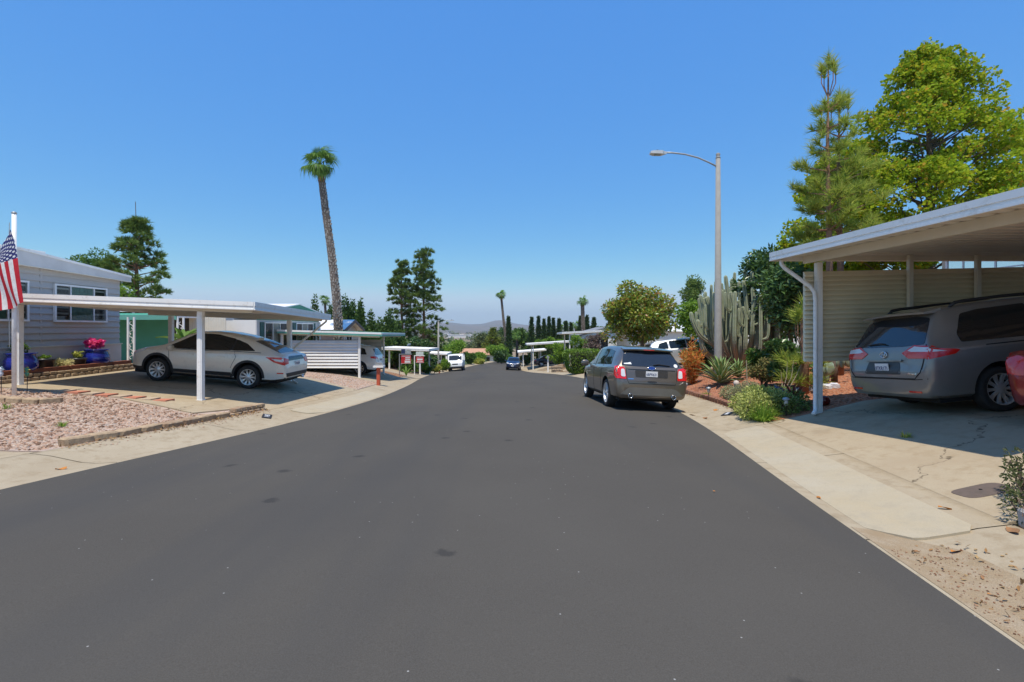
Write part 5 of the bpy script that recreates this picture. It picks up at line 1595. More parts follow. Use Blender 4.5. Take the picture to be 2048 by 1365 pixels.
def ellipse(cx, cy, a, b, n=28): return [(cx+a*math.cos(2*math.pi*k/n), cy+b*math.sin(2*math.pi*k/n)) for k in range(n)]
def ring(car, kind, cx, cz, a, b, r, off, parent, name='emblem_ring', m=None):
    pts = [car.hit(kind, u, v, off) for u, v in ellipse(cx, cz, a, b, 24)]; pts.append(pts[0])
    return MB().tube(pts, r, 6).build(name, m or M_chrome, parent, True, False)

def ground_pose(x, y, heading, L, w=.8, back=0):
    """loc of the rear ground point and (roll,pitch,yaw) for a vehicle resting on the lot; (x,y) = rear centre"""
    c, s_ = math.cos(heading), math.sin(heading)
    f = lambda a, b: hz(x+c*a-s_*b, y+s_*a+c*b)
    a0, a1 = L*.22, L*.80
    zr = (f(a0,w)+f(a0,-w))/2; zf = (f(a1,w)+f(a1,-w))/2
    pitch = math.atan2(zf-zr, a1-a0)
    roll = math.atan2((f(a0,w)+f(a1,w))-(f(a0,-w)+f(a1,-w)), 4*w)
    z0 = zr-math.tan(pitch)*a0
    M = Matrix.Rotation(heading, 3, 'Z') @ Matrix.Rotation(-pitch, 3, 'Y') @ Matrix.Rotation(roll, 3, 'X')
    e = M.to_euler('XYZ')
    return (x, y, z0+.004), (e.x, e.y, e.z)

# ---------------------------------------------------------------- grey minivan (right carport)
SV = dict(L=5.09, R=.345, arch=.41, axles=(1.10,4.13),
    top=[(0,.70),(.012,.74),(.03,.78),(.055,.86),(.085,1.00),(.12,1.10),(.20,1.24),(.33,1.46),(.42,1.60),(.52,1.68),(.94,1.735),(1.9,1.755),(2.9,1.73),(3.3,1.66),(4.15,1.14),(4.25,1.09),(4.8,.92),(5.0,.78),(5.09,.62)],
    sill=[(0,.34),(.06,.28),(.3,.26),(4.7,.24),(5.09,.30)],
    belt=[(0,1.09),(2.5,1.06),(4.2,1.02),(5.09,.9)],
    W=[(0,.74),(.012,.82),(.03,.88),(.055,.915),(.085,.935),(.16,.955),(.33,.975),(.94,.992),(3.8,.99),(4.4,.96),(4.7,.88),(4.95,.70),(5.09,.5)],
    Wr=[(0,.72),(.3,.74),(.6,.76),(2,.79),(3.2,.77),(4,.74),(5,.7)])
loc, rot = ground_pose(6.47, 8.60, 0.0, 5.09)
P_grey = carpaint('grey_minivan_paint', (.21,.195,.178), .35)
v = Car('minivan', 'dark grey minivan parked nose-in under the tall white carport', 'van', loc, rot, SV, P_grey)
v.wheels(10, 'split', .245)
for o in v.both('window', rnd2([(.62,1.12),(.60,1.26),(.78,1.56),(1.05,1.605),(1.80,1.63),(1.80,1.115)],1), M_cglass): pass
v.both('window', rnd2([(1.90,1.115),(1.90,1.63),(2.92,1.615),(2.95,1.10)],1), M_cglass)
v.both('window', rnd2([(3.03,1.10),(3.02,1.61),(3.32,1.56),(3.98,1.13),(3.95,1.085)],1), M_cglass)
v.both('pillar_trim', [(1.81,1.11),(1.81,1.63),(1.89,1.63),(1.89,1.11)], M_dark, off=.003)
v.decal('rear_window', 'rear', rnd2([(-.80,1.135),(-.68,1.54),(-.4,1.58),(.4,1.58),(.68,1.54),(.80,1.135),(.4,1.11),(-.4,1.11)],1), M_rglass, off=.006)
v.decal('windshield', 'front', rnd2([(-.78,1.16),(-.66,1.6),(.66,1.6),(.78,1.16)],1), M_cglass)
for sd, kd in ((1,'L'),(-1,'R')):
    lt = v.decal('taillight', 'rear', [(sd*.40,1.005),(sd*.55,.915),(sd*.93,.915),(sd*.955,1.03),(sd*.90,1.10),(sd*.62,1.125)], M_redlens, off=.012)
    v.decal('reverse_lens', 'rear', [(sd*.52,1.04),(sd*.60,1.02),(sd*.90,1.015),(sd*.90,1.075),(sd*.64,1.10)], M_clrlens, off=.017, parent=lt)
    l2 = v.decal('taillight', kd, [(.06,.90),(.46,.955),(.54,1.005),(.52,1.02),(.10,1.075)], M_redlens, off=.012)
    v.decal('reverse_lens', kd, [(.085,1.015),(.34,1.01),(.12,1.06)], M_clrlens, off=.017, parent=l2)
    v.decal('bumper_reflector', 'rear', [(sd*.55,.375),(sd*.78,.375),(sd*.78,.405),(sd*.55,.405)], M_redlens, off=.01)
    # roof rails
    rl = [v.hit('top', x, sd*.66, .002 if x in (.75,3.15) else .055) for x in (.75,.85,1.0,1.6,2.4,3.0,3.15)]
    v.part('roof_rail', MB().tube(rl, [.02,.03,.027,.027,.027,.03,.02], 7), M_dark, smooth=True)
    v.ribbon('door_seam', kd, [(1.84,1.64),(1.84,1.1),(1.95,.75),(2.0,.34)], .012, M_gap)
    v.ribbon('door_seam', kd, [(2.98,1.6),(2.98,.33)], .012, M_gap)
    v.ribbon('slide_track', kd, [(.95,1.045),(1.84,1.05)], .016, M_gap)
    v.ribbon('crease', kd, [(.55,.985),(1.4,1.0),(3.0,.98),(4.3,.93)], .012, P_grey, off=.006)
v.handles((1.98,3.05), .95, P_grey)
sp = MB(); ps = []
for y in np.linspace(-.70,.70,11):
    ps.append((.30-.10*(1-(y/.7)**2), y, 1.655-.02*(y/.7)**2))
V = []
for a, y, z in ps: V += [(a,y,z-.025),(a-.01,y,z+.005),(.60,y*.98,z+.055-.01*abs(y)),(.58,y*.98,z-.02)]
F = [(4*i+k, 4*i+(k+1)%4, 4*i+4+(k+1)%4, 4*i+4+k) for i in range(10) for k in range(4)]+[(0,1,2,3),(43,42,41,40)]
sp.add(V, F); v.part('spoiler', sp, P_grey, angle=30)
v.part('brake_light', MB().box((.205,-.16,1.636),(.215,.16,1.65)), M_redlens)
v.ribbon('tailgate_seam', 'rear', [(.83,1.13),(.86,1.0),(.80,.70),(.70,.60),(-.70,.60),(-.80,.70),(-.86,1.0),(-.83,1.13)], .013, M_gap, off=.006)
v.decal('plate_recess', 'rear', rnd2([(-.42,.66),(-.36,.865),(.36,.865),(.42,.66)],1), mat('recess_grey', (.05,.05,.05), .4), off=.004)
v.ribbon('trim_strip', 'rear', [(-.42,.885),(.42,.885)], .03, P_grey, off=.025)
v.plate(.765, '8TKR171')
em = v.decal('emblem', 'rear', ellipse(0,.985,.03,.03,12), P_grey, off=.006)
ring(v, 'rear', 0, .985, .075, .052, .008, .016, em); ring(v, 'rear', 0, .985, .028, .050, .007, .018, em); ring(v, 'rear', 0, 1.008, .05, .022, .006, .018, em)
v.decal('model_badge', 'rear', [(-.74,.665),(-.56,.665),(-.56,.69),(-.74,.69)], M_chrome, off=.008)
v.part('wiper', MB().tube([v.hit('rear',-.02,1.15,.03), v.hit('rear',.12,1.165,.03), v.hit('rear',.42,1.15,.025)], .010, 6), M_dark)
v.mirrors(3.95, 1.12, P_grey)
v.both('headlight', [(4.55,.80),(4.95,.70),(4.90,.60),(4.6,.68)], M_clrlens)
v.ribbon('bumper_seam', 'rear', [(-.90,.60),(-.7,.585),(.7,.585),(.90,.60)], .012, M_gap, off=.004)
v.part('underbody', MB().box((.25,-.80,.20),(4.75,.80,.30)), M_cover)

# ---------------------------------------------------------------- grey-brown SUV at the right kerb
SE = dict(L=4.68, R=.375, arch=.435, axles=(1.02,3.845),
    top=[(0,.74),(.012,.79),(.03,.83),(.055,.93),(.085,1.05),(.12,1.12),(.26,1.32),(.42,1.53),(.52,1.60),(.64,1.635),(1.1,1.675),(1.9,1.70),(2.6,1.67),(2.95,1.60),(3.75,1.15),(3.85,1.11),(4.4,1.0),(4.6,.88),(4.68,.70)],
    sill=[(0,.36),(.05,.31),(.3,.29),(4.4,.28),(4.68,.36)],
    belt=[(0,1.12),(2.5,1.07),(3.8,1.03),(4.68,.95)],
    W=[(0,.74),(.012,.84),(.03,.89),(.055,.915),(.085,.93),(.2,.945),(.94,.965),(3.5,.962),(4.1,.93),(4.4,.86),(4.6,.72),(4.68,.5)],
    Wr=[(0,.66),(.4,.665),(.6,.68),(2,.72),(3,.70),(4.6,.66)])
P_brown = carpaint('mineral_grey_paint', (.15,.125,.098), .6)
hd = math.pi/2+.055
loc, rot = ground_pose(3.55, 12.75, hd, 4.68)
e = Car('suv', 'grey-brown SUV with red taillights parked along the right kerb', 'car', loc, rot, SE, P_brown)
e.wheels(5, 'split', .275)
e.both('window', rnd2([(.70,1.16),(.95,1.52),(1.45,1.575),(1.45,1.14)],1), M_cglass)
e.both('window', rnd2([(1.53,1.14),(1.53,1.58),(2.42,1.57),(2.46,1.125)],1), M_cglass)
e.both('window', rnd2([(2.54,1.12),(2.50,1.56),(2.85,1.51),(3.52,1.15),(3.5,1.105)],1), M_cglass)
e.decal('rear_window', 'rear', rnd2([(-.77,1.15),(-.64,1.50),(-.4,1.535),(.4,1.535),(.64,1.50),(.77,1.15),(.4,1.135),(-.4,1.135)],1), M_rglass, off=.006)
e.decal('windshield', 'front', rnd2([(-.74,1.17),(-.62,1.55),(.62,1.55),(.74,1.17)],1), M_cglass)
sp = MB(); V = []
ps = [(.40-.07*(1-(y/.66)**2), y, 1.585-.02*(y/.66)**2) for y in np.linspace(-.66,.66,11)]
for a, y, z in ps: V += [(a,y,z-.03),(a-.01,y,z+.005),(.72,y*.98,z+.055),(.70,y*.98,z-.02)]
sp.add(V, [(4*i+k, 4*i+(k+1)%4, 4*i+4+(k+1)%4, 4*i+4+k) for i in range(10) for k in range(4)]+[(0,1,2,3),(43,42,41,40)])
e.part('spoiler', sp, P_brown, angle=30)
e.part('brake_light', MB().box((.322,-.14,1.56),(.335,.14,1.578)), M_redlens)
for sd, kd in ((1,'L'),(-1,'R')):
    lt = e.decal('taillight', 'rear', rnd2([(sd*.66,.80),(sd*.70,1.10),(sd*.88,1.13),(sd*.925,1.10),(sd*.93,.82)],1), M_redlens, off=.012)
    e.decal('reverse_lens', 'rear', rnd2([(sd*.685,.86),(sd*.71,1.06),(sd*.80,1.05),(sd*.80,.87)],1), M_clrlens, off=.018, parent=lt)
    e.decal('taillight', kd, rnd2([(.06,.82),(.05,1.10),(.24,1.13),(.20,.90)],1), M_redlens, off=.012)
    ex = e.hit('rear', sd*.56, .40, 0)
    b = MB(); Mx = Matrix.Translation((ex.x-.02, sd*.56, .385)) @ Matrix.Rotation(-math.pi/2, 4, 'Y')
    b.lathe([(.060,-.10),(.062,.03),(.054,.035),(.047,.02),(.046,-.08)], 20, Mx, cap=False)
    b.lathe([(.046,-.06),(.001,-.06)], 20, Mx, 1, cap=False)
    e.part('exhaust_tip', b, [M_chrome, M_cover], smooth=True)
    e.ribbon('door_seam', kd, [(1.49,1.58),(1.49,1.1),(1.60,.8),(1.55,.36)], .012, M_gap)
    e.ribbon('door_seam', kd, [(2.50,1.57),(2.52,.36)], .012, M_gap)
    e.ribbon('sill_trim', kd, [(1.5,.34),(3.38,.33)], .05, M_clad, off=.012)
e.ribbon('tailgate_seam', 'rear', [(.66,1.13),(.65,.80),(.60,.70),(-.60,.70),(-.65,.80),(-.66,1.13)], .013, M_gap, off=.005)
e.ribbon('trim_strip', 'rear', [(-.62,1.085),(.62,1.085)], .055, P_brown, off=.02)
e.decal('plate_recess', 'rear', rnd2([(-.42,.86),(-.43,1.04),(.43,1.04),(.42,.86)],1), mat('recess_brown', (.075,.067,.058), .35, .5), off=.004)
e.decal('bumper_skirt', 'rear', [(-.82,.42),(-.62,.58),(-.5,.60),(.5,.60),(.62,.58),(.82,.42),(.5,.40),(-.5,.40)], mat('lower_bumper', (.20,.19,.17), .35, .5), off=.006)
e.decal('tailgate_grip', 'rear', chaikin([(-.12,.735),(-.12,.775),(.12,.775),(.12,.735)],1), M_clad, off=.01)
e.plate(.945, '6BPR631')
em = e.decal('emblem', 'rear', ellipse(0,1.09,.095,.040,24), mat('blue_enamel', (.02,.05,.22), .2), off=.03)
ring(e, 'rear', 0, 1.09, .098, .042, .007, .032, em)
e.decal('model_badge', 'rear', [(.48,.80),(.62,.80),(.62,.825),(.48,.825)], M_chrome, off=.008)
e.part('wiper', MB().tube([e.hit('rear',-.05,1.165,.03), e.hit('rear',-.2,1.19,.03), e.hit('rear',-.5,1.165,.022)], .012, 6), M_dark)
e.decal('sticker', 'rear', ellipse(-.66,1.18,.05,.045,18), M_plate, off=.009, label='round white sticker')
e.decal('sticker', 'rear', [(.50,1.18),(.52,1.235),(.60,1.215),(.70,1.205),(.70,1.18)], M_plate, off=.009, label='small white figure sticker')
e.mirrors(3.35, 1.12, P_brown, sz=(.10,.14,.10))
e.handles((1.62,2.6), .98, P_brown)
e.part('underbody', MB().box((.2,-.78,.24),(4.4,.78,.34)), M_cover)
e.both('headlight', [(4.15,.98),(4.55,.86),(4.5,.78),(4.2,.88)], M_clrlens)

# ---------------------------------------------------------------- cream crossover under the left carport
SC = dict(L=5.0, R=.362, arch=.435, axles=(1.12,3.917), lower=M_clad, lowz=.40,
    top=[(0,.72),(.012,.78),(.03,.84),(.055,.93),(.085,1.02),(.12,1.075),(.16,1.10),(.26,1.125),(.42,1.18),(.78,1.33),(1.1,1.46),(1.6,1.59),(2.1,1.65),(2.5,1.665),(2.9,1.63),(3.2,1.53),(3.85,1.16),(3.95,1.12),(4.5,1.0),(4.8,.88),(4.94,.76),(5.0,.62)],
    sill=[(0,.42),(.06,.33),(.4,.27),(4.6,.25),(5.0,.32)],
    belt=[(0,1.08),(1.2,1.10),(2.6,1.03),(4.0,.98),(5,.9)],
    W=[(0,.70),(.012,.78),(.03,.83),(.055,.86),(.12,.89),(.26,.915),(.64,.938),(1.5,.948),(3.6,.945),(4.3,.91),(4.6,.84),(4.85,.68),(5.0,.46)],
    Wr=[(0,.55),(.4,.58),(1.1,.64),(2,.69),(3,.68),(4,.66),(5,.6)])
P_cream = carpaint('cream_pearl_paint', (.74,.68,.58), .12, .3)
loc, rot = ground_pose(-7.02, 16.25, math.pi, 5.0)
c = Car('crossover', 'cream fastback crossover parked under the long flat carport', 'car', loc, rot, SC, P_cream)
c.wheels(10, 'split', .245)
c.both('window', rnd2([(.98,1.17),(1.30,1.36),(1.62,1.47),(1.66,1.135)],1), M_cglass)
c.both('window', rnd2([(1.72,1.13),(1.69,1.49),(2.2,1.575),(2.58,1.575),(2.62,1.075)],1), M_cglass)
c.both('window', rnd2([(2.69,1.07),(2.66,1.575),(2.95,1.52),(3.62,1.135),(3.64,1.05)],1), M_cglass)
c.both('pillar_trim', [(1.64,1.14),(1.62,1.46),(1.71,1.49),(1.73,1.14)], M_dark, off=.003)
c.both('pillar_trim', [(2.61,1.08),(2.57,1.57),(2.67,1.57),(2.70,1.08)], M_dark, off=.003)
c.decal('rear_window', 'top', rnd2([(.34,-.56),(.34,.56),(1.15,.55),(1.15,-.55)],1), M_rglass, off=.006)
c.decal('lower_rear_window', 'rear', rnd2([(-.58,.93),(-.50,1.06),(.50,1.06),(.58,.93)],1), M_rglass, off=.006)
c.decal('windshield', 'top', rnd2([(3.12,-.6),(3.12,.6),(3.80,.68),(3.80,-.68)],1), M_cglass)
for sd, kd in ((1,'L'),(-1,'R')):
    lt = c.decal('taillight', kd, [(.04,.80),(.10,1.045),(.62,1.02),(.36,.88)], M_redlens, off=.010)
    c.decal('reverse_lens', kd, [(.10,.90),(.13,.97),(.46,.99),(.30,.92)], M_clrlens, off=.015, parent=lt)
    c.decal('taillight', 'rear', [(sd*.62,.84),(sd*.58,.98),(sd*.80,1.03),(sd*.86,.82)], M_redlens, off=.012)
    for xw in SC['axles']:
        c.ribbon('arch_cladding', kd, [(xw+.47*math.cos(a), .38+.47*math.sin(a)) for a in np.linspace(-.15, math.pi+.15, 22)], .07, M_clad, off=.010)
    c.decal('sill_cladding', kd, [(1.58,.30),(1.58,.43),(3.46,.43),(3.46,.30)], M_clad, off=.012)
    c.ribbon('sill_trim', kd, [(1.66,.345),(3.40,.335)], .03, M_chrome, off=.02)
    c.ribbon('door_seam', kd, [(2.67,1.06),(2.65,.45)], .010, M_gap)
    c.ribbon('door_seam', kd, [(1.60,1.1),(1.52,.95),(1.62,.72),(1.66,.60)], .010, M_gap)
    c.ribbon('door_seam', kd, [(3.60,1.04),(3.55,.7),(3.42,.45)], .010, M_gap)
    c.ribbon('window_trim', kd, [(.80,1.13),(1.66,1.115),(2.62,1.055),(3.64,1.03)], .014, M_dark, off=.005)
    c.decal('bumper_reflector', kd, [(.06,.54),(.07,.575),(.25,.57),(.24,.535)], M_redlens, off=.008)
    c.decal('headlight', kd, [(4.30,.93),(4.45,.98),(4.80,.82),(4.78,.74)], M_clrlens, off=.008)
c.decal('bumper_cladding', 'rear', [(-.72,.44),(-.78,.56),(.78,.56),(.72,.44)], M_clad, off=.010)
c.ribbon('fuel_door', 'R', chaikin([(.80,.86),(.80,1.0),(.98,1.0),(.98,.86),(.80,.86)],1), .008, M_gap)
c.handles((1.86,2.82), .92, P_cream)
c.plate(.83, '7FKD204')
c.mirrors(3.45, 1.08, P_cream)
c.part('antenna_fin', MB().hexa([(1.16,-.03,1.455),(1.38,-.03,1.525),(1.38,.03,1.525),(1.16,.03,1.455),(1.17,-.012,1.545),(1.24,-.01,1.55),(1.24,.01,1.55),(1.17,.012,1.545)]), P_cream)
b = MB(); b.lathe([(.05,-.06),(.052,.03),(.044,.03),(.042,-.05)], 16, Matrix.Translation((.02,-.5,.36)) @ Matrix.Rotation(-math.pi/2,4,'Y'), cap=False)
c.part('exhaust_tip', b, M_chrome, smooth=True)
c.part('underbody', MB().box((.3,-.76,.22),(4.7,.76,.32)), M_cover)

# ---------------------------------------------------------------- the other parked cars
def generic_car(name, label, cat, x, y, heading, spec, paint, plate=None):
    loc, rot = ground_pose(x, y, heading, spec['L'])
    k = Car(name, label, cat, loc, rot, spec, paint)
    k.wheels(spec.get('spokes', 8), 'bar', spec.get('rim'))
    for w in spec['wins']: k.both('window', rnd2(w, 1), M_cglass)
    if spec.get('rearw'): k.decal('rear_window', spec.get('rwk', 'rear'), rnd2(spec['rearw'], 1), M_rglass)
    if spec.get('windsh'): k.decal('windshield', spec.get('wsk', 'front'), rnd2(spec['windsh'], 1), M_cglass)
    for sd, kd in ((1,'L'),(-1,'R')):
        k.decal('taillight', 'rear', [(sd*a, b) for a, b in spec['tail']], M_redlens, off=.012)
        k.decal('taillight', kd, spec['tails'], M_redlens, off=.010)
        k.decal('headlight', 'front', [(sd*a, b) for a, b in spec['head']], M_clrlens, off=.012)
        for xx in spec['doors']: k.ribbon('door_seam', kd, [(xx, spec['dz']), (xx, .4)], .010, M_gap)
    k.mirrors(spec['mir'][0], spec['mir'][1], paint)
    if plate: k.plate(spec['pz'], plate)
    k.part('underbody', MB().box((.3,-.74,.22),(spec['L']-.35,.74,.32)), M_cover)
    return k
SUV = dict(L=4.6, R=.36, arch=.425, axles=(.95,3.64), rim=.235, lower=M_clad, lowz=.42,
    top=[(0,.72),(.03,.84),(.085,1.06),(.2,1.24),(.42,1.55),(.64,1.64),(1.6,1.69),(2.5,1.66),(2.8,1.58),(3.5,1.16),(3.6,1.12),(4.3,1.0),(4.52,.86),(4.6,.66)],
    sill=[(0,.42),(.08,.32),(4.3,.28),(4.6,.36)], belt=[(0,1.14),(2.4,1.08),(3.7,1.03),(4.6,.95)],
    W=[(0,.72),(.03,.86),(.085,.90),(.3,.915),(3.4,.92),(4.1,.87),(4.4,.76),(4.6,.48)], Wr=[(0,.62),(.5,.66),(2,.70),(3,.68),(4.6,.62)],
    wins=[[(.62,1.17),(.80,1.48),(1.22,1.56),(1.24,1.15)],[(1.32,1.15),(1.31,1.57),(2.18,1.56),(2.2,1.13)],[(2.28,1.12),(2.26,1.55),(2.62,1.5),(3.22,1.15)]],
    rearw=[(-.66,1.17),(-.56,1.50),(.56,1.50),(.66,1.17)], windsh=[(-.66,1.2),(-.56,1.52),(.56,1.52),(.66,1.2)],
    tail=[(.52,.98),(.55,1.10),(.88,1.12),(.89,.99)], tails=[(.06,.98),(.08,1.12),(.42,1.08),(.36,1.0)], head=[(.50,.82),(.52,.92),(.76,.95),(.80,.85)],
    doors=(1.28,2.24,3.2), dz=1.12, mir=(3.1,1.15), pz=.92)
generic_car('suv', 'white compact SUV backed under the green-striped carport', 'car', -7.55, 28.6, math.pi, SUV, carpaint('white_paint', (.70,.70,.69), .1), '8LMT552')
SB = dict(SUV); SB.update(lower=M_clad, lowz=.36)
bl = generic_car('suv', 'dark blue SUV facing uphill at the far right kerb', 'car', .35, 68.3, -math.pi/2-.07, SB, carpaint('dark_blue_paint', (.012,.022,.06), .5))
bl.decal('grille', 'front', [(-.45,.62),(-.40,.82),(.40,.82),(.45,.62)], M_clad, off=.01)
bl.ribbon('grille_trim', 'front', [(-.38,.84),(-.16,.62),(.16,.62),(.38,.84)], .05, M_chrome, off=.02)
bl.plate(.56, '7XWA310', 'front')
SED = dict(L=4.6, R=.335, arch=.395, axles=(.98,3.66), rim=.215,
    top=[(0,.66),(.03,.78),(.085,.92),(.16,1.0),(.5,1.03),(.75,1.06),(1.35,1.38),(1.7,1.44),(2.3,1.45),(2.7,1.38),(3.4,1.0),(3.5,.96),(4.2,.84),(4.5,.70),(4.6,.52)],
    sill=[(0,.36),(.08,.26),(4.3,.22),(4.6,.28)], belt=[(0,1.0),(1.5,.98),(3.5,.93),(4.6,.8)],
    W=[(0,.62),(.03,.74),(.085,.82),(.2,.87),(.6,.895),(3.4,.90),(4.1,.85),(4.4,.72),(4.6,.42)], Wr=[(0,.6),(1.2,.58),(2,.62),(3,.60),(4.6,.6)],
    wins=[[(1.20,1.03),(1.45,1.29),(1.78,1.35),(1.82,1.01)],[(1.90,1.01),(1.88,1.36),(2.45,1.35),(2.55,.99)],[(2.62,.99),(2.56,1.33),(2.75,1.27),(3.2,.99)]],
    rearw=[(.78,-.58),(.78,.58),(1.28,.5),(1.28,-.5)], rwk='top', windsh=[(2.76,-.52),(2.76,.52),(3.36,.64),(3.36,-.64)], wsk='top',
    tail=[(.46,.80),(.48,.92),(.78,.94),(.80,.76)], tails=[(.06,.74),(.06,.94),(.34,.92),(.28,.80)], head=[(.45,.60),(.48,.70),(.72,.72),(.76,.62)],
    doors=(1.86,2.58,3.3), dz=.98, mir=(2.95,1.02), pz=.80)
SRED = dict(SED); SRED.update(tail=chaikin([(.44,.66),(.42,.84),(.62,.94),(.80,.90),(.82,.70)],2), tails=chaikin([(.05,.66),(.04,.90),(.26,.92),(.32,.78),(.22,.66)],2))
generic_car('sedan', 'red sedan tail beside the grey minivan', 'car', 6.72, 5.95, 0.0, SRED, carpaint('red_paint', (.30,.012,.014), .4), '5QHR918')
generic_car('hatchback', 'silver hatchback in the driveway behind the kerbside SUV', 'car', 7.3, 27.6, 0.0, dict(SUV, L=4.6, lowz=0), carpaint('silver_paint', (.55,.56,.57), .6), None)
generic_car('sedan', 'dark blue sedan backed under a far white carport', 'car', 2.9, 67.0, 0.05, SED, carpaint('navy_paint', (.015,.02,.045), .4), None)

# ---------------------------------------------------------------- postal delivery truck
ST = dict(L=4.45, R=.34, arch=.40, axles=(.95,3.55), rim=.2,
    top=[(0,1.9),(.03,2.06),(.2,2.12),(3.2,2.12),(3.42,2.06),(3.85,1.28),(3.95,1.22),(4.3,1.12),(4.40,1.0),(4.45,.62)],
    sill=[(0,.42),(4.1,.40),(4.45,.42)], belt=[(0,1.25),(3.8,1.22),(4.45,1.0)],
    W=[(0,.93),(.06,.96),(3.6,.96),(4.2,.92),(4.38,.86),(4.45,.78)], Wr=[(0,.95),(3.2,.95),(3.9,.92),(4.45,.8)], smooth=False)
loc, rot = ground_pose(-7.15, 66.4, -math.pi/2+.03, 4.45)
tk = Car('delivery_truck', 'boxy white postal truck facing uphill at the left kerb', 'truck', loc, rot, ST, mat('white_truck_paint', (.78,.78,.76), .4, coat=.3))
tk.wheels(6, 'bar', .2, M_steel)
tk.decal('windshield', 'front', rnd2([(-.80,1.34),(-.78,1.92),(-.3,1.94),(.3,1.94),(.78,1.92),(.80,1.34),(.3,1.32),(-.3,1.32)],1), M_rglass)
tk.both('window', [(2.7,1.3),(2.7,1.9),(3.25,1.9),(3.55,1.4),(3.55,1.3)], M_cglass)
tk.decal('grille', 'front', [(-.36,.78),(-.36,.92),(.36,.92),(.36,.78)], M_clad, off=.01)
for sd in (1,-1):
    tk.decal('headlight', 'front', ellipse(sd*.62,.86,.10,.07,14), M_clrlens, off=.01)
    tk.part('mirror', MB().box((3.7,sd*1.08-.11,1.30),(3.78,sd*1.08+.11,1.90)).bar((3.6,sd*.9,1.5),(3.7,sd*1.0,1.55),.03).bar((3.6,sd*.9,1.75),(3.7,sd*1.0,1.75),.03), M_white)
tk.part('bumper', MB().box((4.43,-.9,.42),(4.56,.9,.58)), M_clad)
tk.part('underbody', MB().box((.3,-.74,.28),(4.1,.74,.44)), M_cover)
tk.plate(.68, '', 'front') if False else None

# ================================================================== street lamps
M_conc_pole = mat('concrete_pole', (.33,.315,.285), .85, col2=(.27,.255,.235), vs=6, bump=.3, grain=.2)
def street_lamp(label, x, y, top, arm, s=1.0):
    b = base(x, y, -.05); t = thing('street_lamp', label, 'street lamp', b)
    MB().tube([b, b+Vector((0,0,.25)), (x, y, top)], [.15*s,.145*s,.085*s], 14).build('pole', M_conc_pole, t, True)
    MB().lathe([(.088*s,0),(.095*s,.03),(.075*s,.06),(.06*s,.08),(.085*s,.14),(.06*s,.2),(.01,.215)], 12, Matrix.Translation((x,y,top))).build('finial', M_conc_pole, t, True)
    pts = [(x-arm*f, y, top-.33*s+g*s) for f, g in ((0,0),(.12,.16),(.3,.36),(.5,.49),(.7,.55),(.82,.555))]
    MB().tube(pts, .032*s, 8).build('arm', M_steel, t, True)
    sg = 1 if arm > 0 else -1
    hx, hzz = x-arm*.80, top+.225*s
    h = MB(); prof = [(-.04,.03,.05),(.06,.07,.075),(.14,.15,.085),(.45,.16,.075),(.58,.11,.05)]
    V = []
    for a, w, k in prof:
        V += [(hx-sg*a*s,y-w*s,hzz-k*s),(hx-sg*a*s,y+w*s,hzz-k*s),(hx-sg*a*s,y+w*s,hzz+k*.5*s),(hx-sg*a*s,y-w*s,hzz+k*.5*s)]
    F = [(4*i+k,4*i+(k+1)%4,4*i+4+(k+1)%4,4*i+4+k) for i in range(4) for k in range(4)]+[(3,2,1,0),(16,17,18,19)]
    ho = h.add(V, F).build('lamp_head', mat('lamp_grey', (.62,.62,.61), .45), t)
    MB().box((hx-sg*.30*s-.12*s,y-.09*s,hzz-.092*s),(hx-sg*.30*s+.12*s,y+.09*s,hzz-.07*s)).build('lens', mat('lamp_lens', (.30,.31,.33), .15), ho)
    MB().lathe([(.03*s,0),(.03*s,.07*s),(.001,.075*s)], 8, Matrix.Translation((hx-sg*.3*s,y,hzz+.035*s))).build('photocell', M_dark, ho)
    return t
street_lamp('grey concrete street lamp with curved arm in front of the cactus', 7.83, 19.0, 8.1, 2.5)
street_lamp('far slim street lamp beside the fuller pine', -9.42, 64, 2.45, -1.75)

# ================================================================== flag and pole
fx, fy = -11.6, 11.65
t = thing('flagpole', 'white flagpole rising from the pink gravel bed', 'flagpole', base(fx, fy))
MB().tube([base(fx,fy,-.05), (fx,fy,4.32)], .045, 12).build('pole', M_white, t, True)
MB().lathe([(.05,0),(.055,.02),(.03,.045),(.001,.05)], 12, Matrix.Translation((fx,fy,4.32))).build('cap', M_steel, t, True)
MB().tube([(fx-.06,fy-.05,4.1),(fx-.07,fy-.055,3.6),(fx-.06,fy-.05,1.2)], .007, 5).build('halyard', M_steel, t)
def flag_mesh(A, B, D, nu, nv, wave, gather=True):
    A, B, D = Vector(A), Vector(B), Vector(D); V = []; UV = []
    for i in range(nu+1):
        for j in range(nv+1):
            u, v = i/nu, j/nv
            if gather:
                k = min(1, u/.42); k = k*k*(3-2*k)
                p = A+(B-A)*u+Vector((-.66,.10,-1.25)).lerp(D-A, k)*v
            else: p = A+(B-A)*u+(D-A)*v
            p += Vector((.015*math.sin(v*16+u*4), wave*(math.sin(v*9+u*5)*.6+math.sin(v*17+u*9)*.25)*(.4+.6*u), .012*math.sin(v*12+u*7)))
            V.append(p); UV.append((u, v))
    F = [(i*(nv+1)+j, (i+1)*(nv+1)+j, (i+1)*(nv+1)+j+1, i*(nv+1)+j+1) for i in range(nu) for j in range(nv)]
    me = new_mesh('flag', np.array([tuple(p) for p in V]), F, flagmat(), smooth=True)
    uvl = me.uv_layers.new(name='UVMap')
    for l_ in me.loops: uvl.data[l_.index].uv = UV[l_.vertex_index]
    return me
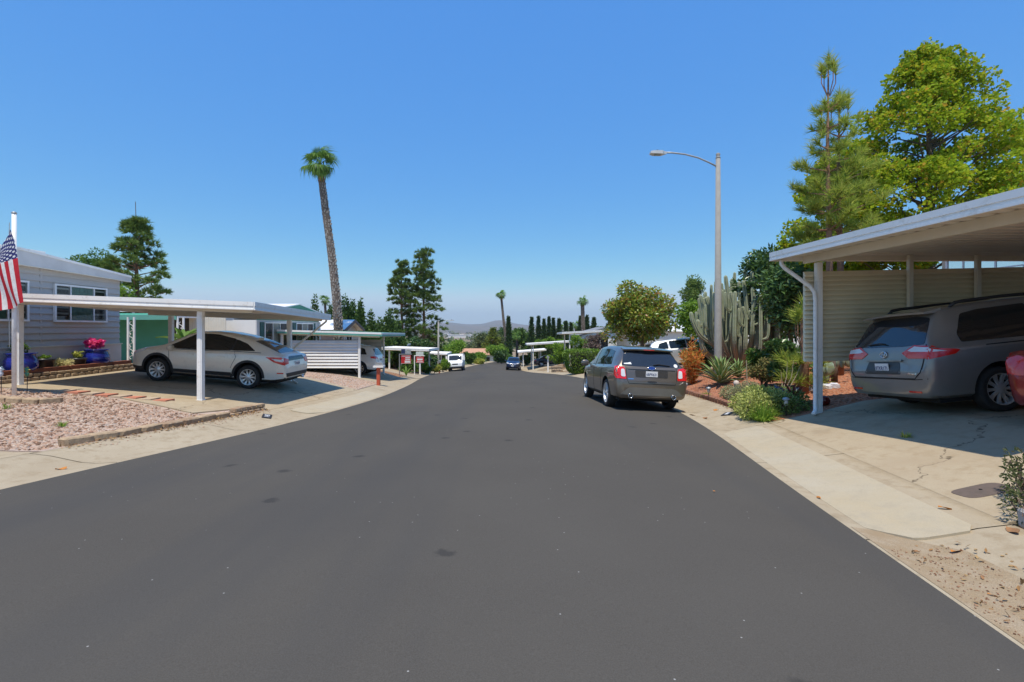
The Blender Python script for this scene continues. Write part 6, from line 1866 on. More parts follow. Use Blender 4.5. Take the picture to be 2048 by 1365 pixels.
def flagmat():
    if 'flag_cloth' in _mats: return _mats['flag_cloth']
    m, n, l, p = nt('flag_cloth')
    uv = n.new('ShaderNodeUVMap'); sx = n.new('ShaderNodeSeparateXYZ'); l.new(uv.outputs[0], sx.inputs[0])
    def M(op, a, b=None, c=None):
        k = n.new('ShaderNodeMath'); k.operation = op
        for i, q in enumerate((a, b, c)):
            if q is None: continue
            if hasattr(q, 'links'): l.new(q, k.inputs[i])
            else: k.inputs[i].default_value = q
        return k.outputs[0]
    u, v = sx.outputs[0], sx.outputs[1]
    stripe = M('LESS_THAN', M('MODULO', M('MULTIPLY', v, 13), 2), 1)
    col = mixc(n, l, stripe, (.80,.78,.75), (.55,.015,.03))
    canton = M('MULTIPLY', M('LESS_THAN', u, .4), M('LESS_THAN', v, 7/13))
    def grid(nu, nv, ou, ov):
        a = M('SUBTRACT', M('FRACT', M('ADD', M('MULTIPLY', u, nu/.4), ou)), .5); b = M('SUBTRACT', M('FRACT', M('ADD', M('MULTIPLY', v, nv/(7/13)), ov)), .5)
        ang = M('ARCTAN2', b, a); rr = M('SQRT', M('ADD', M('MULTIPLY', a, a), M('MULTIPLY', b, b)))
        lim = M('MULTIPLY_ADD', M('COSINE', M('MULTIPLY', ang, 5)), .06, .20)
        return M('LESS_THAN', rr, lim)
    st = M('MAXIMUM', grid(6, 5, 0, 0), grid(6, 5, .5, .5))
    cc = mixc(n, l, st, (.025,.03,.16), (.80,.80,.80))
    col = mixc(n, l, canton, col, cc)
    nz = noise(n, l, 14, 3); col = mixc(n, l, ramp(n, l, nz.outputs[0], .4, .8), col, (.75,.72,.70), 'MULTIPLY')
    l.new(col, p.inputs['Base Color']); p.inputs['Roughness'].default_value = .75
    tr_ = n.new('ShaderNodeBsdfTranslucent'); l.new(col, tr_.inputs[0]); mx = n.new('ShaderNodeMixShader'); mx.inputs[0].default_value = .3
    l.new(p.outputs[0], mx.inputs[1]); l.new(tr_.outputs[0], mx.inputs[2]); l.new(mx.outputs[0], n['Material Output'].inputs['Surface'])
    _mats['flag_cloth'] = m
    return m
A = px(20,457,11.55); B = px(51,606,11.45); D = A+Vector((-1.22,.10,-.36))
fo = link('flag', flag_mesh(A, B, D, 36, 30, .07)); tag(fo, 'limp star-spangled flag hanging from the white flagpole', 'flag')

# ================================================================== planter pots by the grey home
M_blue = mat('cobalt_glaze', (.018,.03,.30), .12, col2=(.012,.02,.22), vs=4, coat=.6)
M_dkpot = mat('charcoal_plastic_pot', (.035,.037,.04), .35)
M_terra = mat('terracotta', (.50,.21,.10), .85, col2=(.43,.18,.09), vs=6)
M_soil = mat('potting_soil', (.05,.035,.025), .95)
def pot(label, pxx, prof, m, d=None, x=-13.53, plant=None):
    y = x/((pxx-1024)/1000); z = zc(y)+.22
    t = thing('plant_pot', label, 'pot', (x, y, z))
    MB().lathe(prof, 28, Matrix.Translation((x, y, z))).build('vessel', m, t, True)
    MB().lathe([(prof[-1][0]*.93,prof[-1][1]-.03),(.001,prof[-1][1]-.02)], 20, Matrix.Translation((x, y, z)), cap=False).build('soil', M_soil, t)
    return t, Vector((x, y, z+prof[-1][1]))
urn = lambda s, h: [(.20*s,0),(.27*s,.06*h),(.31*s,.35*h),(.30*s,.62*h),(.25*s,.84*h),(.25*s,.9*h),(.29*s,.95*h),(.29*s,h),(.25*s,h)]
tub = lambda s, h: [(.13*s,0),(.18*s,.8*h),(.20*s,.82*h),(.205*s,h),(.185*s,h)]
LM_mag2 = leafmat('petal_magenta', [(.60,.02,.16),(.70,.05,.25),(.55,.03,.12),(.75,.20,.30)], transl=.3)
def potplant(label, c, R, n, L, W, m, cat='plant', up=.6, droop=0.):
    t = thing('potted_plant', label, cat, c)
    cl = ellipsoid_clumps((c.x, c.y, c.z+R[2]*.8), R, 26, min(R)*.2, min(R)*.4, seed=int(abs(c.y)*10))
    tag(foliage(t, cl, n, L, W, m, 'foliage', up=up, droop=droop), kind='stuff')
    return t
_, c = pot('big cobalt blue glazed urn behind the flagpole', 42, urn(1.2,.54), M_blue); potplant('sparse leafy plant in the blue urn behind the flagpole', c, (.22,.22,.16), 160, .14, .06, LM_mid)
_, c = pot('charcoal tub with clipped green cushion plant', 90, tub(1.2,.34), M_dkpot); potplant('bright green cushion plant in a charcoal tub', c, (.19,.19,.06), 900, .04, .02, LM_bright)
_, c = pot('charcoal tub with small yellow flowering plant', 156, tub(1.15,.28), M_dkpot); potplant('small yellow-orange flowering plant in charcoal tub', c, (.14,.14,.14), 300, .07, .04, LM_yg)
_, c = pot('cobalt blue glazed urn holding magenta flowers', 193, urn(1.18,.52), M_blue); potplant('bushy magenta flowers in the cobalt blue urn', c+Vector((0,0,.02)), (.36,.36,.2), 1300, .07, .06, LM_mag2)
y = -13.6/((122-1024)/1000)
bush('pale straw-coloured shrublet between the charcoal tubs', -13.53, y, (-13.53, y, zc(y)+.40), (.27,.22,.2), 900, .09, .02, leafmat('leaf_straw', [(.35,.32,.16),(.48,.44,.26),(.30,.30,.12)]), 8, 5)
# garden stakes with little ornaments in the gravel
for k, (a, d, lab, cols) in enumerate([(54,11.9,'green and yellow flower ornament on a thin stake',((.05,.20,.12),(.55,.42,.05))),(2,11.6,'white flower ornament on a thin stake',((.6,.62,.65),(.30,.42,.5)))]):
    x = (a-1024)/1000*d; b = base(x, d)
    t = thing('garden_stake', lab, 'ornament', b)
    MB().tube([b+Vector((0,0,-.05)), b+Vector((.01,0,.42))], .008, 6).build('stake', M_dark, t)
    MB().lathe([(.001,.40),(.035,.44),(.045,.50),(.02,.53),(.05,.58),(.03,.63),(.001,.64)], 10, Matrix.Translation(b)).build('ornament', mat('ornament_%d' % k, cols[0], .4), t, True)
    for j in range(5):
        an = j*1.256; c = b+Vector((.06*math.cos(an),.0,.58+.06*math.sin(an)))
        MB().lathe([(.001,-.012),(.03,0),(.001,.012)], 8, Matrix.Translation(c)).build('petal', mat('petal_%d' % k, cols[1], .5), t, True)
# leafy flowering plant by the lattice post
def strap_plant(label, x, y, n, L, W, m, name='plant', rise=.9, seed=1, z=None, flowers=None):
    b = base(x, y, -.02) if z is None else Vector((x, y, z)); t = thing(name, label, 'plant', b); g = random.Random(seed)
    seg = 6; V = []
    me = MB()
    for i in range(seg+1):
        f = i/seg; w = W*math.sin(math.pi*min(.98, .12+f*.88))**.7; zz = L*(rise*f-.55*f*f); xx = L*f*.85
        V += [(xx,-w/2,zz),(xx,0,zz-W*.18),(xx,w/2,zz)]
    me.add(V, [(3*i+k,3*i+3+k,3*i+4+k,3*i+1+k) for i in range(seg) for k in (0,1)])
    lm = me.mesh('leaf', m, True)
    for k in range(n):
        o = link('leaf', lm, t, True); s = g.uniform(.75,1.1)
        o.matrix_basis = Matrix.Translation(b+Vector((0,0,.05+.25*g.random()*L))) @ Matrix.Rotation(k*2.399, 4, 'Z') @ Matrix.Rotation(g.uniform(-.7,.1), 4, 'Y') @ Matrix.Scale(s, 4)
    return t
strap_plant('broad-leaved potted plant beside the dark porch screen', -13.15, 20.0, 16, 1.0, .22, LM_mid, seed=4, z=.75)
pz_ = hz(-13.15, 20.0); pt = thing('plant_pot', 'tall dark planter hidden behind the cream crossover', 'pot', (-13.15,20.0,pz_)); MB().lathe([(.18,0),(.26,.6),(.28,.82-pz_),(.24,.82-pz_)], 18, Matrix.Translation((-13.15,20.0,pz_))).build('vessel', M_dkpot, pt, True)
potplant('white and orange blooms beside the dark porch screen', Vector((-12.3,20.2,1.0)), (.4,.3,.3), 320, .14, .10, leafmat('petal_white', [(.7,.68,.62),(.75,.7,.6),(.05,.10,.03),(.45,.22,.08)]))
pt = thing('plant_pot', 'second dark planter hidden behind the cream crossover', 'pot', (-12.3,20.2,hz(-12.3,20.2))); MB().lathe([(.18,0),(.24,1.0-hz(-12.3,20.2)),(.2,1.0-hz(-12.3,20.2))], 16, Matrix.Translation((-12.3,20.2,hz(-12.3,20.2)))).build('vessel', M_dkpot, pt, True)
strap_plant('banana-like plant behind the white slat screen', -11.2, 31.9, 14, 1.5, .32, LM_bright, seed=6)
strap_plant('broad green tropical plant against the white home', -12.0, 33.2, 14, 1.9, .4, LM_mid, seed=7)

# ================================================================== right garden
# branching cactus
def cactus():
    cx, cy = 9.65, 21.1; b = base(cx, cy, -.05)
    t = thing('cactus', 'huge many-armed grey-green column cactus behind the lamp post', 'cactus', b)
    m, n, l, p = nt('cactus_skin')
    geo = n.new('ShaderNodeNewGeometry'); nz = noise(n, l, 5, 4)
    c = mixc(n, l, ramp(n, l, nz.outputs[0], .35, .7), (.27,.31,.18), (.37,.38,.26))
    nz2 = noise(n, l, 1.1, 4); tc = n.new('ShaderNodeTexCoord'); sz = n.new('ShaderNodeSeparateXYZ'); l.new(tc.outputs['Object'], sz.inputs[0])
    corky = n.new('ShaderNodeMapRange'); corky.inputs[1].default_value = 1.5; corky.inputs[2].default_value = .2; l.new(sz.outputs[2], corky.inputs[0])
    c = mixc(n, l, corky.outputs[0], c, (.27,.235,.18))
    l.new(c, p.inputs['Base Color']); p.inputs['Roughness'].default_value = .7
    g = random.Random(3)
    def arm(pts, r):
        # ribbed column
        pts = [Vector(q) for q in pts]; nr = 7; nn = nr*2; V = []; F = []
        # smooth the path
        P = []
        for i in range(len(pts)-1):
            p0 = pts[max(0,i-1)]; p1 = pts[i]; p2 = pts[i+1]; p3 = pts[min(len(pts)-1,i+2)]
            for k in range(4):
                f = k/4; P.append(.5*((2*p1)+(p2-p0)*f+(2*p0-5*p1+4*p2-p3)*f*f+(3*p1-p0-3*p2+p3)*f**3))
        P.append(pts[-1]); P.append(pts[-1]+Vector((0,0,r*.7)))
        for i, q in enumerate(P):
            d_ = (P[min(i+1,len(P)-1)]-P[max(i-1,0)]).normalized(); x = d_.cross(Vector((.3,1,.1))).normalized(); y = d_.cross(x)
            rr = r*(.75+.25*min(1,i/4)); 
            if i == len(P)-1: rr = r*.35
            if i == len(P)-2: rr = r*.85
            for k in range(nn):
                a = 2*math.pi*k/nn; q_ = rr*(1.12 if k % 2 else .74)
                V.append(q+(x*math.cos(a)+y*math.sin(a))*q_)
        for i in range(len(P)-1):
            for k in range(nn): F.append((i*nn+k, i*nn+(k+1)%nn, (i+1)*nn+(k+1)%nn, (i+1)*nn+k))
        F.append(tuple((len(P)-1)*nn+k for k in range(nn)))
        MB().add(V, F).build('arm', m, t)
    for k in range(64):
        a = k*2.399; q = 1.85*math.sqrt((k+.5)/64)
        ex, ey = cx+q*math.cos(a)*.98, cy+q*math.sin(a)*.8
        h = g.uniform(2.5,3.5)*(1.12-.30*(q/1.85)**2)+.35
        if k == 0: h = 4.3
        h0 = g.uniform(.35,1.3)*(.4+.6*q/1.85); s0 = .25*q
        r = g.uniform(.06,.08)
        arm([b+Vector((s0*math.cos(a)*.6,s0*math.sin(a)*.6,0)), (lerp(cx,ex,.45), lerp(cy,ey,.45), b.z+h0*.45), (lerp(cx,ex,.88), lerp(cy,ey,.88), b.z+h0+.25), (ex, ey, b.z+h0+.75), (ex+g.uniform(-.06,.06), ey, b.z+lerp(h0+.75,h,.6)), (ex+g.uniform(-.1,.1), ey, b.z+h)], r)
        if g.random() < .75:     # side pup
            z0 = b.z+lerp(h0+.6, h, g.uniform(.1,.55)); sd = g.choice((-1,1))
            arm([(ex,ey,z0), (ex+sd*.2,ey-.05,z0+.06), (ex+sd*.27,ey-.08,z0+.25), (ex+sd*.28,ey-.08,z0+g.uniform(.45,1.1))], r*.72)
    arm([b, (cx-1.0,cy-.3,b.z+.9), (cx-1.9,cy-.6,b.z+1.45), (cx-2.25,cy-.7,b.z+2.0), (cx-2.35,cy-.7,b.z+2.4)], .08)
    arm([b, (cx-1.2,cy-.2,b.z+.55), (cx-1.75,cy-.5,b.z+.95), (cx-1.95,cy-.5,b.z+1.7), (cx-2.0,cy-.5,b.z+2.1)], .075)
cactus()

def agave(label, x, y, n, L, W, m, seed, z=None):
    b = base(x, y, .02); t = thing('agave', label, 'agave', b); g = random.Random(seed)
    seg = 7; V = []
    for i in range(seg+1):
        f = i/seg; w = W*(.55+.9*f-1.45*f**2.2) if f < 1 else .004; w = max(w, .004)
        xx = L*(f-.10*f*f); zz = L*(.10*math.sin(f*2.2)-.10*f*f)
        V += [(xx,-w/2,zz+w*.12),(xx,0,zz),(xx,w/2,zz+w*.12),(xx,0,zz-.03*(1-f))]
    F = [(4*i+a,4*i+4+a,4*i+4+c,4*i+c) for i in range(seg) for a, c in ((0,1),(1,2),(2,3),(3,0))]
    lm = MB().add(V, F).mesh('leaf', m, True)
    for k in range(n):
        f = k/(n-1); o = link('leaf', lm, t, True)
        o.matrix_basis = Matrix.Translation(b+Vector((0,0,.06+.10*f))) @ Matrix.Rotation(k*2.399+g.uniform(-.1,.1), 4, 'Z') @ Matrix.Rotation(-lerp(.12, 1.35, f**.8)+g.uniform(-.08,.08), 4, 'Y') @ Matrix.Scale(lerp(1.0,.8,f)*g.uniform(.9,1.1), 4)
def agave_mat():
    m, n, l, p = nt('agave_leaf'); g = n.new('ShaderNodeNewGeometry'); tc = n.new('ShaderNodeTexCoord'); sx = n.new('ShaderNodeSeparateXYZ'); l.new(tc.outputs['Object'], sx.inputs[0])
    ab = n.new('ShaderNodeMath'); ab.operation = 'ABSOLUTE'; l.new(sx.outputs[1], ab.inputs[0])
    l.new(mixc(n, l, ramp(n, l, ab.outputs[0], .03, .055), (.19,.29,.08), (.50,.50,.24)), p.inputs['Base Color']); p.inputs['Roughness'].default_value = .5
    return m
M_agave = agave_mat()
agave('large pale-edged agave rosette at the foot of the lamp post', 7.25, 17.4, 46, 1.25, .20, M_agave, 1)
agave('smaller yellow-green agave pup beside the large rosette', 8.0, 17.7, 26, .8, .14, M_agave, 2)
strap_plant('red-leaved spiky plant in the carport shade', 6.35, 11.3, 14, .55, .05, leafmat('leaf_maroon', [(.08,.02,.015),(.14,.04,.025)]), seed=9, rise=1.2)

LM_croton = leafmat('leaf_croton', [(.45,.09,.03),(.50,.15,.03),(.34,.25,.05),(.48,.11,.04),(.28,.25,.06),(.46,.18,.05)], transl=.35, gain=1.5)
t = thing('croton', 'orange and yellow flame-coloured shrub beside the kerbside SUV', 'shrub', base(6.95,19.3))
cl = []; g = np.random.default_rng(5)
for k in range(16):
    a = k*2.4; q = .42*math.sqrt(k/16); h = 1.55-1.5*q+g.uniform(-.1,.1)
    for f in np.linspace(.12, 1, 7): cl.append((np.array([6.95+q*math.cos(a)*f*1.15, 19.3+q*math.sin(a)*f, hz(6.95,19.3)+h*f]), np.array([.11,.11,.16])))
tag(foliage(t, cl, 2300, .17, .035, LM_croton, 'foliage', up=-.2, droop=-.6, outw=.3), kind='stuff')
st = MB()
for k in range(6): st.tube([base(6.95,19.3,-.03), (6.95+.2*math.cos(k), 19.3+.2*math.sin(k), hz(6.95,19.3)+.9)], [.015,.006], 5)
tag(st.build('stems', M_bark, t), kind='stuff')

# trailing ground cover
LM_cover = leafmat('leaf_trailing_yellow', [(.16,.19,.045),(.27,.29,.08),(.36,.36,.13),(.10,.13,.03),(.30,.31,.09)], transl=.25)
LM_cover2 = leafmat('leaf_trailing_green', [(.05,.085,.02),(.09,.13,.03),(.14,.18,.05),(.06,.09,.025)], transl=.25)
def trailing(label, pts, m, n, L=.075, W=.028, seed=1):
    b = base(pts[0][0], pts[0][1]); t = thing('ground_cover', label, 'plant', b)
    cl = [(np.array([x, y, hz(x, y)+h*.45]), np.array([r, r, h*.62])) for x, y, r, h in pts]
    tag(foliage(t, cl, n, L, W, m, 'foliage', up=.3, droop=-.1, outw=.8), kind='stuff')
    # twiggy mound that the leaves hang on
    st = MB()
    for x, y, r, h in pts:
        for k in range(5):
            a = k*1.26; st.tube([(x,y,hz(x,y)-.02),(x+.6*r*math.cos(a),y+.6*r*math.sin(a),hz(x,y)+h*.7),(x+r*math.cos(a),y+r*math.sin(a),hz(x,y)+h*.35)], [.012,.008,.004], 4)
    tag(st.build('stems', M_bark, t), kind='stuff')
trailing('mound of pale yellow trailing succulent spilling onto the gutter', [(5.35,11.0,.36,.55),(5.6,11.4,.40,.62),(5.85,11.0,.34,.50),(5.45,11.7,.34,.45),(5.2,10.85,.25,.35),(6.0,11.5,.35,.5)], LM_cover, 7200)
trailing('dark green trailing plant beside the pale succulent mound', [(6.0,10.8,.34,.36),(6.25,11.1,.36,.38),(6.1,11.6,.4,.42),(6.4,11.9,.4,.42),(6.0,12.2,.4,.5)], LM_cover2, 5200)
trailing('grey-green low cushion behind the pale succulent mound', [(6.2,13.6,.35,.38),(6.6,13.9,.36,.42),(6.3,14.4,.3,.35)], leafmat('leaf_greygreen', [(.16,.17,.09),(.24,.24,.13),(.12,.13,.06)]), 3200, .07, .025)
def grass_tuft(label, x, y, n, L, m, R=.12):
    b = base(x, y); t = thing('grass_tuft', label, 'grass', b)
    a = rng.uniform(0, 6.283, n); q = R*np.sqrt(rng.uniform(0, 1, n)); el = rng.uniform(.5, 1.5, n); ll = L*rng.uniform(.6, 1.15, n)
    P = np.stack([x+q*np.cos(a), y+q*np.sin(a), np.full(n, b.z)], 1)
    d = np.stack([np.cos(a)*np.cos(el), np.sin(a)*np.cos(el), np.sin(el)], 1); s = np.stack([-np.sin(a), np.cos(a), 0*a], 1)*.006
    m1 = P+d*ll[:,None]*.55; tp = P+d*ll[:,None]; tp[:,2] -= .22*ll*np.cos(el)*1.6
    V = np.concatenate([np.stack([P-s, P+s, m1+s*.8, m1-s*.8], 1), np.stack([m1-s*.8, m1+s*.8, tp+s*.1, tp-s*.1], 1)], 0)
    tag(link('blades', leaf_mesh('blades', V, m), t), kind='stuff')
grass_tuft('bright green grass tuft at the gutter edge under the succulent mound', 5.28, 10.52, 420, .42, LM_bright, .16)
grass_tuft('small green weed tuft beside the SUV rear wheel', 6.05, 15.6, 120, .22, LM_bright, .1)
grass_tuft('tiny dry weed in the driveway crack', 5.75, 7.3, 60, .10, LM_yg, .06)
for k, (tt, yy) in enumerate([(3.0,9.2),(4.2,8.6),(5.2,10.2)]):
    grass_tuft('small weed sprouting from the left gravel bed', float(XL(yy))-tt, yy, 40, .14, LM_bright, .05)
for o in bpy.data.objects:
    if o.get('label') == 'small weed sprouting from the left gravel bed': o['group'] = 'weeds in the left gravel bed'

# dry stalks
t = thing('dry_stalks', 'bundle of bare dry stalks rising behind the dark trailing plant', 'plant', base(6.75,12.3))
b0 = base(6.75,12.3)
for dx, dz_, dy in ((.42,1.05,0),(.05,.95,.05),(.12,1.0,-.1),(-.08,.7,.1)):
    MB().tube([b0+Vector((-.15+dx*.1,0,0)), b0+Vector((dx*.6,dy,dz_*.6)), b0+Vector((dx,dy,dz_))], [.012,.009,.004], 5).build('stalk', mat('dry_stem', (.42,.34,.22), .9), t)
b0 = base(6.3,13.4); t = thing('garden_stake', 'single thin wooden stake in the mulch bed', 'stake', b0)
MB().tube([b0+Vector((0,0,-.05)), b0+Vector((.0,0,.55)), b0+Vector((-.02,0,1.1))], .013, 6).build('stick', mat('dry_stem', (.42,.34,.22), .9), t)

# path lights
def path_light(label, x, y):
    b = base(x, y); t = thing('path_light', label, 'path light', b)
    MB().tube([b+Vector((0,0,-.03)), b+Vector((0,0,.22))], .010, 6).build('stake', M_dark, t)
    MB().lathe([(.035,.22),(.05,.30),(.05,.34)], 12, Matrix.Translation(b)).build('lantern', mat('frosted_glass', (.55,.56,.55), .2), t, True)
    MB().lathe([(.075,.34),(.08,.35),(.055,.38),(.02,.395),(.001,.396)], 14, Matrix.Translation(b)).build('cap', M_steel, t, True)
path_light('silver solar path light on the red mulch near the agave', 5.88, 14.95)
path_light('silver solar path light close to the orange croton', 5.98, 17.2)
path_light('silver solar path light half buried by the succulent mound', 5.82, 10.62)

# small flag on a stick among the ground cover
b0 = base(5.95, 11.35); t = thing('garden_flag', 'small faded flag on a stick in the trailing plants', 'flag', b0)
MB().tube([b0, b0+Vector((-.05,0,.62))], .008, 6).build('stick', M_dark, t)
A = b0+Vector((-.05,-.05,.62)); fl = flag_mesh(A, A+Vector((.50,-.12,-.26)), A+Vector((.10,-.14,-.17)), 14, 12, .02, False)
o = link('flag_cloth', fl, t)

# white rocks, jar, prickly pear, red globe
M_wrock = mat('white_rock', (.66,.66,.68), .85, col2=(.50,.50,.56), vs=7, bump=.6, bs=25)
for k in range(11):
    x = 6.78+k*.155+random.uniform(-.03,.03); y = 13.05-.02*k+random.uniform(-.05,.05)
    me = rough_block(90+k, .24, .20, .17, .3, .25); me.materials.append(M_wrock)
    o = link('white_rock', me); o.location = (x, y, hz(x, y)+.06); o.rotation_euler = (0,0,random.uniform(0,3)); o.scale = (random.uniform(.8,1.15),)*3
    tag(o, 'white rock in the border row behind the carport post', 'rock', 'white rocks in the mulch bed')
b0 = base(8.05,13.8); t = thing('clay_jar', 'rounded terracotta jar behind the carport post', 'jar', b0)
MB().lathe([(.14,0),(.26,.10),(.30,.24),(.25,.38),(.15,.46),(.15,.49),(.20,.52),(.20,.54),(.13,.54)], 24, Matrix.Translation(b0)).build('vessel', M_terra, t, True)
b0 = base(9.05,13.9); t = thing('prickly_pear', 'blue-green prickly pear below the khaki screen', 'cactus', b0)
M_pear = mat('prickly_pear_skin', (.20,.27,.18), .7, col2=(.26,.32,.24), vs=9)
g = random.Random(8)
for k in range(9):
    h = .18+.22*(k % 3); c_ = b0+Vector((g.uniform(-.4,.4), g.uniform(-.2,.2), h))
    Mx = Matrix.Translation(c_) @ Matrix.Rotation(g.uniform(0,3.1),4,'Z') @ Matrix.Rotation(g.uniform(-.4,.4),4,'Y') @ Matrix.Diagonal((.15,.04,.19,1))
    MB().lathe([(.001,-1),(.55,-.85),(.9,-.4),(1,.1),(.8,.7),(.4,.95),(.001,1)], 14, Mx).build('pad', M_pear, t, True)
MB().tube([b0+Vector((.1,.3,-.05)), b0+Vector((.12,.3,.75))], [.09,.07], 9).build('stem', M_bark, t, True)
b0 = base(6.72,10.75); t = thing('garden_globe', 'dark red glass globe in the carport shade', 'ornament', b0)
MB().lathe([(.001,0)]+[(.11*math.sin(a), .11-.11*math.cos(a)) for a in np.linspace(.3,3.0,9)]+[(.001,.22)], 16, Matrix.Translation(b0)).build('globe', mat('red_glass', (.12,.01,.008), .08), t, True)
b0 = base(6.55,14.6); t = thing('garden_statue', 'small figurine in the mulch bed under the cactus', 'ornament', b0)
MB().lathe([(.09,0),(.10,.12),(.07,.26),(.05,.30)], 12, Matrix.Translation(b0)).build('figure', mat('blue_ornament', (.03,.06,.18), .4), t, True)
MB().lathe([(.001,.28),(.07,.32),(.085,.38),(.06,.45),(.001,.47)], 12, Matrix.Translation(b0)).build('head', mat('pale_ornament', (.6,.5,.42), .7), t, True)

# near right corner: woody shrub and stones
trailing('dark woody herb overhanging the near right gutter corner', [(4.42,4.30,.16,.24),(4.62,4.42,.2,.36),(4.80,4.66,.17,.40),(4.9,4.8,.14,.46)], leafmat('leaf_herb', [(.03,.045,.015),(.07,.08,.03),(.10,.10,.045)]), 900, .05, .02)
w = thing('garden_edging', 'pale rounded stones edging the near right bed', 'edging', Rp(1.36, 3.8))
block_row(w, [Rp(1.36, y, -.03) for y in (2.2, 3.2, 4.3)], 'stone', [mat('pale_edging_stone', (.45,.42,.38), .9, col2=(.36,.34,.31), vs=6, bump=.4)], (.30,.17,.17), 200)

# fallen leaves
M_dryleaf = [mat('dry_leaf_orange', (.52,.20,.03), .8, col2=(.40,.15,.03), vs=12), mat('dry_leaf_brown', (.33,.17,.07), .85, col2=(.25,.12,.05), vs=12)]
def dry_leaf(k):
    b = MB(); V = []
    for i in range(7):
        f = i/6; w = .5*math.sin(math.pi*min(.97, .08+f*.9))**.8*.42; V += [(f-.5, -w, .10*math.sin(f*3+k)+.10), (f-.5, 0, .03+.05*math.sin(f*5+k)), (f-.5, w, .12*math.cos(f*4+k)+.06)]
    return b.add(V, [(3*i+j,3*i+3+j,3*i+4+j,3*i+1+j) for i in range(6) for j in (0,1)]).mesh('fallen_leaf', M_dryleaf[k % 2], True)
LEAFM = [dry_leaf(k) for k in range(4)]
leafspots = [(1913,1107,.11,0),(1890,1020,.10,0),(1637,998,.07,0),(2025,1065,.16,1),(122,940,.12,0),(1428,985,.035,0),(1410,838,.20,1),(1385,832,.14,1),(1368,826,.12,1),(1432,822,.13,0),(1985,1195,.05,0),(1965,1160,.05,1),(1850,1120,.04,1),(1830,1105,.04,1)]
for a, by, s, mi in leafspots:
    # drop onto the ground along the sight line
    d_ = 2.0
    for _ in range(60):
        x = (a-1024)/1000*d_; zg = hz(x, d_); d_ = max(.5, (CAM_Z-zg)/((by-657)/1000))
    x = (a-1024)/1000*d_
    o = link('fallen_leaf', LEAFM[(mi+2*random.randrange(2)) % 4]); o.location = (x, d_, hz(x, d_)+.012); o.scale = (s,)*3; o.rotation_euler = (0,0,random.uniform(0,6))
    tag(o, 'dry orange-brown leaf lying on the pale gutter concrete', 'leaf', 'fallen leaves along the gutters')
def litter(name, side, t0, t1, y0, y1, n, s):
    T = rng.uniform(t0, t1, n); Y = rng.uniform(y0, y1, n); X = (XL(Y)-T) if side < 0 else (XR(Y)+T); Z = side_z(side, Y, T)+.012
    V = leaf_arrays(np.stack([X, Y, Z], 1), s, s*.5, 3, 0)
    tag(link(name, leaf_mesh(name, V, pebmat('leaf_litter', [(.40,.20,.07),(.30,.17,.07),(.45,.30,.14),(.20,.11,.05)]))), kind='stuff')
litter('leaf_litter', -1, 1.12, 1.36, 7.6, 12.4, 420, .06)
litter('leaf_litter', 1, .1, .8, 1.4, 4.2, 160, .045)
litter('leaf_litter', 1, 1.1, 1.35, 10.6, 18, 160, .06)
litter('leaf_litter', -1, 1.5, 8.0, 8.0, 12.2, 110, .06)
litter('leaf_litter', -1, 8.7, 9.0, 12.6, 17.5, 260, .06)

# number plates set on the kerb
def kerb_plate(label, x, y, rz, txt):
    t = thing('address_plate', label, 'address plate', (x, y, hz(x, y)+.006))
    t.rotation_euler = (0,0,rz); e_ = .12; nrm = Vector((-(hz(x+e_,y)-hz(x-e_,y))/(2*e_), -(hz(x,y+e_)-hz(x,y-e_))/(2*e_), 1)).normalized()
    t.matrix_basis = Matrix.Translation((x, y, hz(x, y)+.016)) @ nrm.to_track_quat('Z', 'Y').to_matrix().to_4x4() @ Matrix.Rotation(rz, 4, 'Z')
    MB().box((-.19,-.10,-.004),(.19,.10,.004)).build('plate', M_navy if False else mat('plate_black', (.02,.02,.025), .6), t, world_space=False)
    MB().box((-.165,-.078,.004),(.165,.078,.006)).build('panel', mat('plate_face', (.03,.03,.035) if txt else (.6,.6,.6), .6), t, world_space=False)
    if txt:
        me = text_mesh(txt, .17, M_plate); o = link('lettering', me, t, False); o.location = (0,-.06,.0075)
    else:
        for k in range(3): MB().box((-.11+.08*k,-.04,.006),(-.05+.08*k,.04,.008)).build('digit_bar', M_white, t, world_space=False)
# photo pixel (534,835): left gutter
def on_ground(a, by):
    d_ = 5.
    for _ in range(80):
        x = (a-1024)/1000*d_; d_ = .5*d_+.5*(CAM_Z-hz(x, d_))/((by-657)/1000)
    return (a-1024)/1000*d_, d_
x, y = on_ground(534, 834); kerb_plate('black kerb plate numbered 140 by the left driveway', x, y, math.radians(16), '140')
x, y = on_ground(1455, 829); kerb_plate('white kerb address plate beside the succulent mound', x, y, math.radians(-20), '')
# meter cover in the driveway
x, y = on_ground(1965, 983); t = thing('meter_cover', 'brown rounded meter cover set flush in the right driveway', 'cover', (x, y, hz(x, y)))
Mx = Matrix.Translation((x, y, 0)); pl_ = [(.24*math.copysign(abs(math.cos(a))**.5, math.cos(a)), .15*math.copysign(abs(math.sin(a))**.5, math.sin(a))) for a in np.linspace(0, 6.283, 29)[:-1]]
b = MB(); zt_ = [(x+u*1.0, y+v_, hz(x+u, y+v_)+.012) for u, v_ in pl_]; b.add(zt_+[(p_[0],p_[1],p_[2]-.03) for p_ in zt_], [tuple(range(28))]+[(i,28+i,28+(i+1)%28,(i+1)%28) for i in range(28)])
b.build('lid', mat('meter_lid', (.13,.095,.075), .8, col2=(.105,.08,.062), vs=12), t)
MB().lathe([(.016,0),(.016,.004),(.001,.004)], 8, Matrix.Translation((x,y+.02,hz(x,y)+.012))).build('keyhole', M_dark, t)

